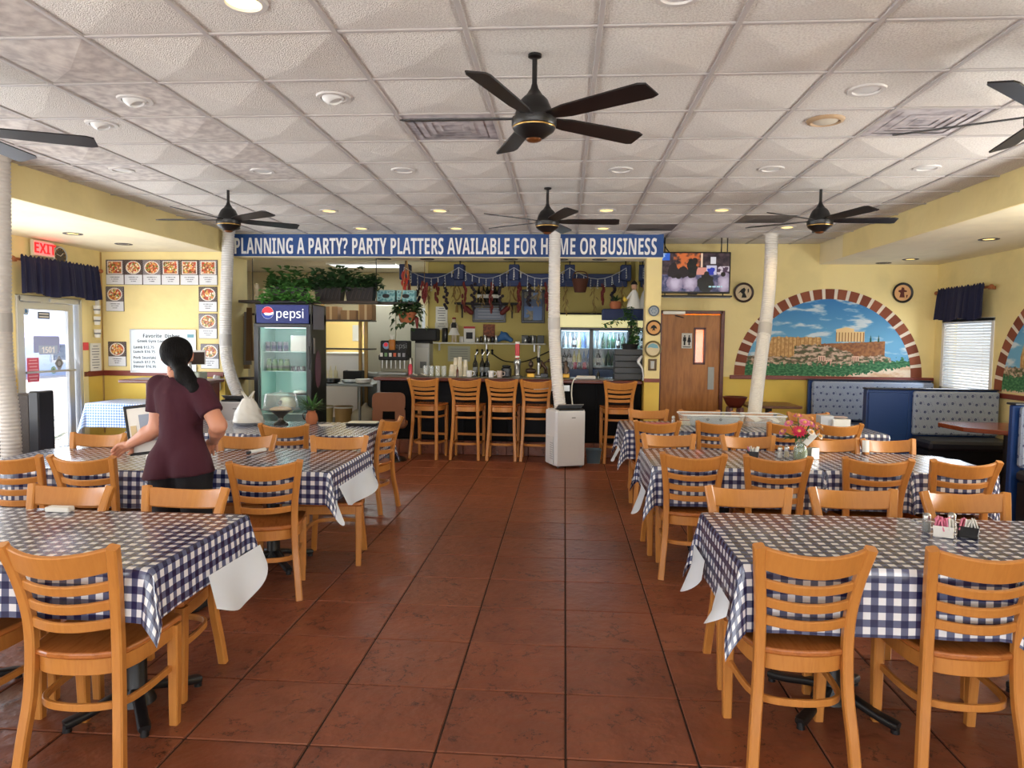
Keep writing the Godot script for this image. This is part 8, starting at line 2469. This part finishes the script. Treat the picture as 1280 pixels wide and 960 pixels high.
	solo("spice_jar", can_shape(0.04, 0.12), mat("jar_orange", sc(206, 96, 50), 0.5), "orange jar on the narrow ledge left of the fridge", "jar", Vector3(-4.2, 1.036, -9.82))
	# kitchen behind
	var wallk := mat("kitchen_wall", sc(190, 180, 150), 0.7)
	struct("wall_kitchen_back", BB(Vector3(-6.4, 0, -14.2), Vector3(-2.34, 2.9, -14.0)), wallk)
	struct("wall_kitchen_left", BB(Vector3(-6.5, 0, -14.0), Vector3(-6.3, 2.9, -9.5)), wallk)
	struct("wall_kitchen_right", BB(Vector3(-2.34, 0, -14.0), Vector3(-2.24, 2.9, -12.2)), wallk)
	for i in 2:
		var at: Vector3 = [Vector3(-3.75, 2.9, -11.3), Vector3(-3.55, 2.9, -12.55)][i]
		var l := thing("ceiling_light_panel", ["bright fluorescent kitchen ceiling panel above the planters", "smaller fluorescent kitchen ceiling panel further back"][i], "light", at)
		part("diffuser", B(Vector3(0, -0.012, 0), Vector3(1.15, 0.02, 0.56), 0.004), glow("kitchen_tube", sc(236, 244, 250), 1.6), l)
		part("frame_strip", B(Vector3(0, -0.008, 0.29), Vector3(1.22, 0.03, 0.03)), mats["white_paint"], l)
		part("frame_strip", B(Vector3(0, -0.008, -0.29), Vector3(1.22, 0.03, 0.03)), mats["white_paint"], l)
		var a := AreaLight3D.new()
		a.name = "kitchen_panel_light"
		a.area_size = Vector2(1.1, 0.5)
		a.position = at + Vector3(0, -0.04, 0)
		a.rotation_degrees = Vector3(-90, 0, 0)
		a.light_energy = [1.5, 4.5][i]
		a.light_color = sc(240, 246, 244)
		a.area_range = 20.0
		a.shadow_enabled = true
		add_child(a)
	var wk := thing("cold_room", "pale grey steel cold room panels at the back of the kitchen", "cold room", Vector3(-3.02, 0, -12.7))
	part("wall_panel", B(Vector3(-0.3, 1.1, 0), Vector3(0.58, 2.2, 0.06), 0.006), mat("cold_panel", sc(186, 184, 168), 0.4, 0.15), wk)
	part("wall_panel", B(Vector3(0.31, 1.1, 0.01), Vector3(0.6, 2.2, 0.06), 0.006), mats["cold_panel"], wk)
	part("door_edge", B(Vector3(0.55, 1.4, 0.05), Vector3(0.14, 1.5, 0.02), 0.004), mat("edge_white", sc(214, 222, 236), 0.4), wk)
	var yw := thing("order_board", "yellow kitchen wall board with pinned papers behind the fridge", "board", Vector3(-4.1, 1.62, -13.3))
	part("board", B(Vector3.ZERO, Vector3(0.95, 0.6, 0.03), 0.004), mat("board_yellow", sc(236, 204, 128), 0.7), yw)
	part("paper", B(Vector3(0.18, 0.08, 0.02), Vector3(0.16, 0.3, 0.006)), mats["sheet_grey"], yw)
	part("paper", B(Vector3(0.38, 0.15, 0.02), Vector3(0.16, 0.2, 0.006)), mat("sheet_rose", sc(226, 180, 150), 0.7), yw)
	var wf := thing("white_freezer", "bright white kitchen cabinet behind the steel prep table", "cabinet", Vector3(-4.0, 0, -13.1))
	part("body", B(Vector3(0, 0.65, 0), Vector3(0.75, 1.3, 0.5), 0.012), mats["white_plastic"], wf)
	part("lid", B(Vector3(0, 1.32, 0), Vector3(0.77, 0.04, 0.52), 0.01), mats["white_paint"], wf)
	part("dark_handle", B(Vector3(0.3, 1.06, 0.26), Vector3(0.025, 0.2, 0.02), 0.004), mats["black_matte"], wf)
	# wood posts and cartons over the pass
	var ps := thing("kitchen_rack", "tan timber rack with cartons behind the drinks fridge", "rack", Vector3(-3.55, 0, -11.9))
	for x in [-0.55, 0.1, 0.2]:
		part("post", B(Vector3(x, 1.25, 0), Vector3(0.05, 2.5, 0.05), 0.004), mat("post_tan", sc(176, 140, 84), 0.6), ps)
	for yy in [1.42, 1.9]:
		part("shelf_board", B(Vector3(-0.2, yy, -0.1), Vector3(1.0, 0.025, 0.4), 0.003), mats["shelf_dark"], ps)
	for e in [["brown carton left of the timber posts on the kitchen rack", -3.95, 0.24, 0.22], ["brown carton right of the timber posts on the kitchen rack", -3.35, 0.22, 0.26], ["low brown carton in the middle of the kitchen rack", -3.65, 0.26, 0.16]]:
		var c := solo("carton", B(Vector3(0, e[3] / 2, 0), Vector3(e[2], e[3], 0.26), 0.004), mat("carton_brown", sc(126, 92, 58), 0.8), e[0], "carton", Vector3(e[1], 1.914, -12.0))
		part("tape", B(Vector3(0, e[3] / 2, 0.131), Vector3(0.04, e[3], 0.003)), mat("tape_tan", sc(170, 140, 100), 0.4), c)
	var pt := thing("prep_table", "steel kitchen prep table with stacked plates and tubs", "prep table", Vector3(-3.5, 0, -11.2))
	part("top", B(Vector3(0, 0.9, 0), Vector3(1.3, 0.04, 1.4), 0.006), mats["dull_steel"], pt)
	for x in [-0.6, 0.42]:
		for z in [-0.62, 0.62]:
			part("leg", g().lathe([Vector2(0.022, 0.0), Vector2(0.02, 0.89)], 12, Vector3(x, 0, z)), mats["dull_steel"], pt)
	part("under_shelf", B(Vector3(0, 0.25, 0), Vector3(1.2, 0.025, 1.3), 0.004), mats["dull_steel"], pt)
	var wr := thing("back_counter", "long pale steel counter along the cold room wall", "counter", Vector3(-2.95, 0, -12.2))
	part("top", B(Vector3(0, 0.98, 0), Vector3(1.2, 0.06, 0.55), 0.006), mats["dull_steel"], wr)
	part("front", B(Vector3(0, 0.5, 0.2), Vector3(1.16, 0.9, 0.04), 0.004), mat("counter_grey", sc(136, 138, 128), 0.5), wr)
	for i in 4:
		solo("plate_stack", g().lathe([Vector2(0.0, 0.0), Vector2(0.07, 0.0), Vector2(0.12, 0.02), Vector2(0.12, 0.05 + 0.02 * (i % 2)), Vector2(0.0, 0.04)], 18), [mats["paper"], mats["black_gloss"], mats["alu"], mats["paper"]][i], "%s of the plates along the steel prep table's near side" % ["first", "second", "third", "fourth"][i], "plate", Vector3(-3.75 + 0.24 * i, 0.921, -10.7 + 0.1 * (i % 2)), 0, "plates on the prep table")
	for i in 3:
		solo("squeeze_bottle", g().lathe([Vector2(0.0, 0.0), Vector2(0.03, 0.0), Vector2(0.03, 0.17), Vector2(0.012, 0.19), Vector2(0.005, 0.25), Vector2(0.0, 0.25)], 12), mat("squeeze_cream", sc(222, 214, 180), 0.5), "%s cream squeeze bottle on the prep table right of the fridge" % ["first", "second", "third"][i], "bottle", Vector3(-3.72 + 0.085 * i, 0.921, -10.9), 0, "squeeze bottles on the prep table")
	var tk := solo("ticket_printer", B(Vector3(0, 0.08, 0), Vector3(0.3, 0.16, 0.2), 0.01), mats["black_matte"], "black ticket printer on the far side of the prep table", "printer", Vector3(-3.4, 0.921, -11.35))
	part("paper_lip", B(Vector3(0, 0.165, 0.03), Vector3(0.16, 0.02, 0.08), 0.003), mats["paper"], tk)
	for e in [["cream lidded tub under the prep table beside the fridge", -3.68, 0.2, "tub_cream", sc(206, 190, 130)], ["tan lidded tub under the middle of the prep table", -3.4, 0.24, "tub_tan", sc(176, 140, 84)]]:
		var t := solo("food_tub", g().lathe([Vector2(0.0, 0.0), Vector2(e[2] * 0.5, 0.0), Vector2(e[2] * 0.56, 0.26), Vector2(e[2] * 0.6, 0.265), Vector2(e[2] * 0.6, 0.29), Vector2(0.0, 0.295)], 18), mat(e[3], e[4], 0.6), e[0], "tub", Vector3(e[1], 0.263, -10.8))
		part("lid_ring", g().lathe([Vector2(e[2] * 0.6, 0.262), Vector2(e[2] * 0.63, 0.275), Vector2(e[2] * 0.6, 0.288)], 18), mats["paper"], t)
	solo("trash_bag", net([[Vector3(-0.08, 0.12, 0), Vector3(0.08, 0.14, 0), 0.12, 0.13], [Vector3(0, 0.2, 0), Vector3(0.04, 0.32, 0), 0.09, 0.03]], 0.05, 0.02), mat("bag_linen", sc(196, 186, 160), 0.6), "knotted pale sack under the right end of the prep table", "sack", Vector3(-3.1, 0.263, -10.85))
	var tr := solo("wire_rack", B(Vector3(0, 0.0, 0), Vector3(0.2, 0.012, 0.2)), mats["black_matte"], "small black wire rack left of the soda fountain", "rack", Vector3(-2.92, 1.02, -12.1))
	for k in 3:
		part("wire_tier", B(Vector3(0, 0.07 * (k + 1), 0), Vector3(0.2, 0.008, 0.2), 0.002), mats["black_matte"], tr)
	for s in [[-1, -1], [1, -1], [-1, 1], [1, 1]]:
		part("upright", B(Vector3(0.095 * s[0], 0.11, 0.095 * s[1]), Vector3(0.008, 0.24, 0.008)), mats["black_matte"], tr)

# ---------------------------------------------------------------- banner, television, plates
func banner() -> void:
	var o := thing("party_banner", "long blue banner reading PLANNING A PARTY in white letters", "banner", Vector3(-1.655, 2.862, -9.607))
	var bm := mat("banner_blue", Color.WHITE, 0.5)
	textured(bm, noise_tex(0.006, 256, [sc(24, 64, 126), sc(30, 74, 138)], [0.3, 0.7]), Vector3(0.6, 0.6, 0.6))
	var bd := part("board", B(Vector3.ZERO, Vector3(5.86, 0.30, 0.022), 0.003), bm, o)
	var t := text("PLANNING A PARTY? PARTY PLATTERS AVAILABLE FOR HOME OR BUSINESS", 0.24, 0.006)
	var box := t.get_aabb()
	var k := part("lettering", t, mat("banner_white", sc(240, 240, 240), 0.5), bd)
	k.scale = Vector3(5.72 / box.size.x, 0.222 / box.size.y, 1.0)
	k.position = Vector3(-0.02 - box.get_center().x * k.scale.x, -box.get_center().y * k.scale.y - 0.012, 0.014)

func back_wall_things() -> void:
	var tv := thing("television", "flat television hung from the ceiling showing a crowd on a stage", "television", Vector3(1.745, 2.545, -9.96))
	var cs := part("case", B(Vector3(0, 0, -0.02), Vector3(0.965, 0.56, 0.05), 0.008), mats["black_gloss"], tv)
	var q := g()
	q.quad(Vector3(-0.462, -0.255, 0.0065), Vector3(0.462, -0.255, 0.0065), Vector3(0.462, 0.262, 0.0065), Vector3(-0.462, 0.262, 0.0065), Vector3.BACK, Vector2(0, 1), Vector2(1, 1), Vector2(1, 0), Vector2(0, 0))
	var sm := mat("screen_picture", sc(10, 10, 12), 0.2)
	sm.texture_repeat = false
	sm.emission_enabled = true
	sm.emission_texture = ImageTexture.create_from_image(tv_image())
	sm.emission = Color.WHITE
	sm.emission_operator = BaseMaterial3D.EMISSION_OP_MULTIPLY
	sm.emission_energy_multiplier = 0.85
	part("screen", q, sm, cs)
	for x in [-0.4, 0.36, 0.44]:
		part("hanger_rod", B(Vector3(x, 0.378, -0.04), Vector3(0.014, 0.2, 0.014)), mats["black_matte"], tv)
	part("cable", g().tube(spline([Vector3(-0.42, 0.47, -0.03), Vector3(-0.4, 0.36, -0.02), Vector3(-0.34, 0.28, -0.03), Vector3(-0.3, 0.26, -0.04)], 5), 0.008, 6), mats["black_matte"], tv)
	part("stand_foot", B(Vector3(-0.02, -0.285, 0.0), Vector3(0.12, 0.03, 0.05), 0.004), mats["black_matte"], tv)
	var l := AreaLight3D.new()
	l.name = "television_light"
	l.area_size = Vector2(0.9, 0.5)
	l.position = Vector3(1.745, 2.545, -9.945)
	l.rotation_degrees = Vector3(0, 180, 0)
	l.light_energy = 0.05
	l.light_color = sc(200, 190, 230)
	l.area_range = 8.0
	l.shadow_enabled = true
	add_child(l)
	var sb := thing("sound_shelf", "thin dark shelf bar hanging under the television", "shelf", Vector3(1.775, 2.225, -9.95))
	part("board", B(Vector3.ZERO, Vector3(0.94, 0.022, 0.1), 0.004), mats["black_matte"], sb)
	part("rim", B(Vector3(0, -0.015, 0.04), Vector3(0.9, 0.02, 0.012), 0.003), mats["grey_plastic"], sb)
	for x in [-0.42, 0.36]:
		part("strap", B(Vector3(x, 0.06, -0.02), Vector3(0.012, 0.14, 0.012)), mats["black_matte"], sb)
	# decorative plates
	plate("round black-rimmed plate with a dark figure beside the television", Vector3(2.57, 2.325, -10.64), 0.145, mat("plate_rim_brown", sc(58, 40, 34), 0.4), mat("plate_tan", sc(206, 186, 150), 0.5), 0)
	plate("round black-rimmed plate with a red figure beside the navy valance", Vector3(4.79, 2.335, -10.64), 0.145, mat("plate_rim_black", sc(40, 36, 34), 0.4), mat("plate_peach", sc(222, 170, 116), 0.5), 1)
	plate("small blue-grey plate, topmost on the pillar", Vector3(1.17, 2.01, -9.638), 0.072, mat("plate_rim_slate", sc(96, 108, 122), 0.4), mat("plate_grey", sc(150, 160, 166), 0.5), 2)
	plate("amber plate with dark crest, second on the pillar", Vector3(1.175, 1.785, -9.638), 0.105, mats["plate_rim_brown"], mat("plate_amber", sc(206, 150, 84), 0.5), 3)
	plate("plate painted with sand and sea, third on the pillar", Vector3(1.17, 1.505, -9.638), 0.112, mat("plate_rim_olive", sc(110, 96, 62), 0.4), mat("plate_sand", sc(206, 190, 150), 0.5), 4)
	var fr := thing("framed_miniature", "small brown ornate frame below the plates on the pillar", "frame", Vector3(1.17, 1.295, -9.645))
	part("glass_print", B(Vector3(0, 0, 0.004), Vector3(0.05, 0.1, 0.012)), mat("print_silver", sc(168, 166, 156), 0.3), fr)
	for e in [[0, 0.065, 0.11, 0.025], [0, -0.065, 0.11, 0.025], [-0.042, 0, 0.025, 0.15], [0.042, 0, 0.025, 0.15]]:
		part("frame_strip", B(Vector3(e[0], e[1], 0.006), Vector3(e[2], e[3], 0.022), 0.005), mat("frame_bronze", sc(96, 76, 50), 0.4, 0.3), fr)

func plate(label: String, at: Vector3, r: float, rim: Material, field: Material, kind: int) -> void:
	var o := thing("wall_plate", label, "plate", at, 0.0, "decorative wall plates")
	part("rim", lathe_z([Vector2(r * 0.78, 0.014), Vector2(r * 0.86, 0.02), Vector2(r * 0.97, 0.026), Vector2(r, 0.022), Vector2(r * 0.9, 0.006), Vector2(r * 0.5, 0.0), Vector2(0.0, 0.0)], 32), rim, o)
	var fd := part("field", lathe_z([Vector2(r * 0.79, 0.013), Vector2(r * 0.5, 0.012), Vector2(0.0, 0.012)], 32), field, o)
	var ink := mats["rubber"] as Material
	var a := g()
	var shapes := []
	if kind == 0:
		shapes = [[Vector2(-0.55, -0.1), Vector2(-0.2, 0.35), Vector2(0.05, 0.5), Vector2(0.2, 0.3), Vector2(0.1, 0.0), Vector2(0.28, -0.35), Vector2(0.3, -0.5), Vector2(-0.2, -0.5), Vector2(-0.1, -0.15), Vector2(-0.3, 0.05)], [Vector2(0.38, 0.35), Vector2(0.5, 0.4), Vector2(0.52, 0.1), Vector2(0.4, -0.1)]]
	elif kind == 1:
		ink = mat("figure_red", sc(96, 36, 28), 0.5)
		shapes = [[Vector2(-0.1, 0.55), Vector2(0.12, 0.5), Vector2(0.15, 0.3), Vector2(0.4, 0.2), Vector2(0.38, 0.08), Vector2(0.12, 0.08), Vector2(0.2, -0.45), Vector2(-0.3, -0.45), Vector2(-0.2, 0.0), Vector2(-0.42, 0.12), Vector2(-0.4, 0.25), Vector2(-0.15, 0.3)], [Vector2(0.34, -0.2), Vector2(0.5, -0.2), Vector2(0.42, -0.48), Vector2(0.36, -0.48)]]
	elif kind == 2:
		ink = mat("motif_blue", sc(70, 92, 120), 0.5)
		for k in 6:
			var c := Vector2.from_angle(TAU * k / 6) * 0.4
			shapes.append([c + Vector2(0.12, 0), c + Vector2(0, 0.12), c + Vector2(-0.12, 0), c + Vector2(0, -0.12)])
	elif kind == 3:
		shapes = [[Vector2(0, 0.4), Vector2(0.3, 0.2), Vector2(0.42, -0.1), Vector2(0.1, -0.05), Vector2(0.2, -0.4), Vector2(0, -0.25), Vector2(-0.2, -0.4), Vector2(-0.1, -0.05), Vector2(-0.42, -0.1), Vector2(-0.3, 0.2)]]
	else:
		ink = mat("motif_sea", sc(110, 160, 172), 0.5)
		shapes = [[Vector2(-0.66, 0.1), Vector2(-0.3, 0.2), Vector2(0.1, 0.12), Vector2(0.66, 0.1), Vector2(0.5, 0.5), Vector2(0, 0.68), Vector2(-0.5, 0.5)]]
	for s in shapes:
		var p := PackedVector2Array()
		for v in s: p.append(v * r)
		a.prism(p, 0.0125, 0.0145)
	part("painted_figure", a, ink, fd)

func tv_image() -> Image:
	var w := 320
	var h := 180
	var f := FastNoiseLite.new(); f.frequency = 0.03; f.fractal_octaves = 3; f.seed = 2
	var im := Image.create(w, h, false, Image.FORMAT_RGB8)
	for y in h:
		for x in w:
			var n := f.get_noise_2d(x, y)
			var c := Color(0.16, 0.12, 0.15).lerp(Color(0.34, 0.26, 0.28), clampf(0.5 + n, 0, 1))
			if x > 60 and x < 190 and y < 80: c = c.lerp(Color(0.95, 0.48, 0.22), clampf(1.1 - absf(x - 125) / 70.0 + n, 0, 0.9))
			if x < 44 and y < 34: c = Color(0.20, 0.42, 0.85).lerp(Color(0.8, 0.9, 1.0), clampf(n * 2.0, 0, 1))
			if x > 168 and x < 215 and y > 66 and y < 110: c = Color(0.93, 0.62, 0.55)
			if absf(x - 192) < 5 and y < 66: c = Color(1.0, 0.85, 0.72)
			if x > 214 and x < 262 and y > 56 and y < 108: c = Color(0.84, 0.82, 0.92).lerp(Color(0.15, 0.22, 0.72), 1.0 if Vector2(x - 238, y - 84).length() < 18 + n * 14 else 0.0)
			if x > 232 and x < 258 and y > 16 and y < 50: c = Color(0.92, 0.90, 0.92)
			if x > 262 and y > 60 and y < 100: c = Color(0.86, 0.80, 0.84) if n > 0.05 else Color(0.3, 0.2, 0.3)
			if y > 100: c = Color(0.20, 0.22, 0.36).lerp(Color(0.62, 0.56, 0.68), clampf(0.3 + n, 0, 1))
			# seated and standing people as soft shapes
			for q in [[70, 140, 38, 42, 0], [140, 138, 34, 40, 0], [298, 140, 30, 48, 0], [212, 140, 36, 44, 1], [148, 72, 24, 46, 1], [60, 82, 26, 36, 2], [106, 88, 30, 26, 2]]:
				var d := Vector2((x - q[0]) / float(q[2]), (y - q[1]) / float(q[3])).length() + n * 0.25
				if d < 1.0:
					c = [Color(0.84, 0.78, 0.86).lerp(Color(0.55, 0.48, 0.58), d * d), Color(0.05, 0.06, 0.06), Color(0.14, 0.10, 0.11)][q[4]]
			for q in [[86, 108, 13], [142, 104, 13], [216, 96, 12], [292, 98, 11], [160, 34, 13]]:
				if Vector2(x - q[0], y - q[1]).length() < q[2]: c = Color(0.10, 0.07, 0.07)
			if y > 152 and y < 160 and x > 226 and x < 290 and (x / 4) % 5 != 0: c = Color(0.75, 0.92, 0.95)
			im.set_pixel(x, y, c)
	return im
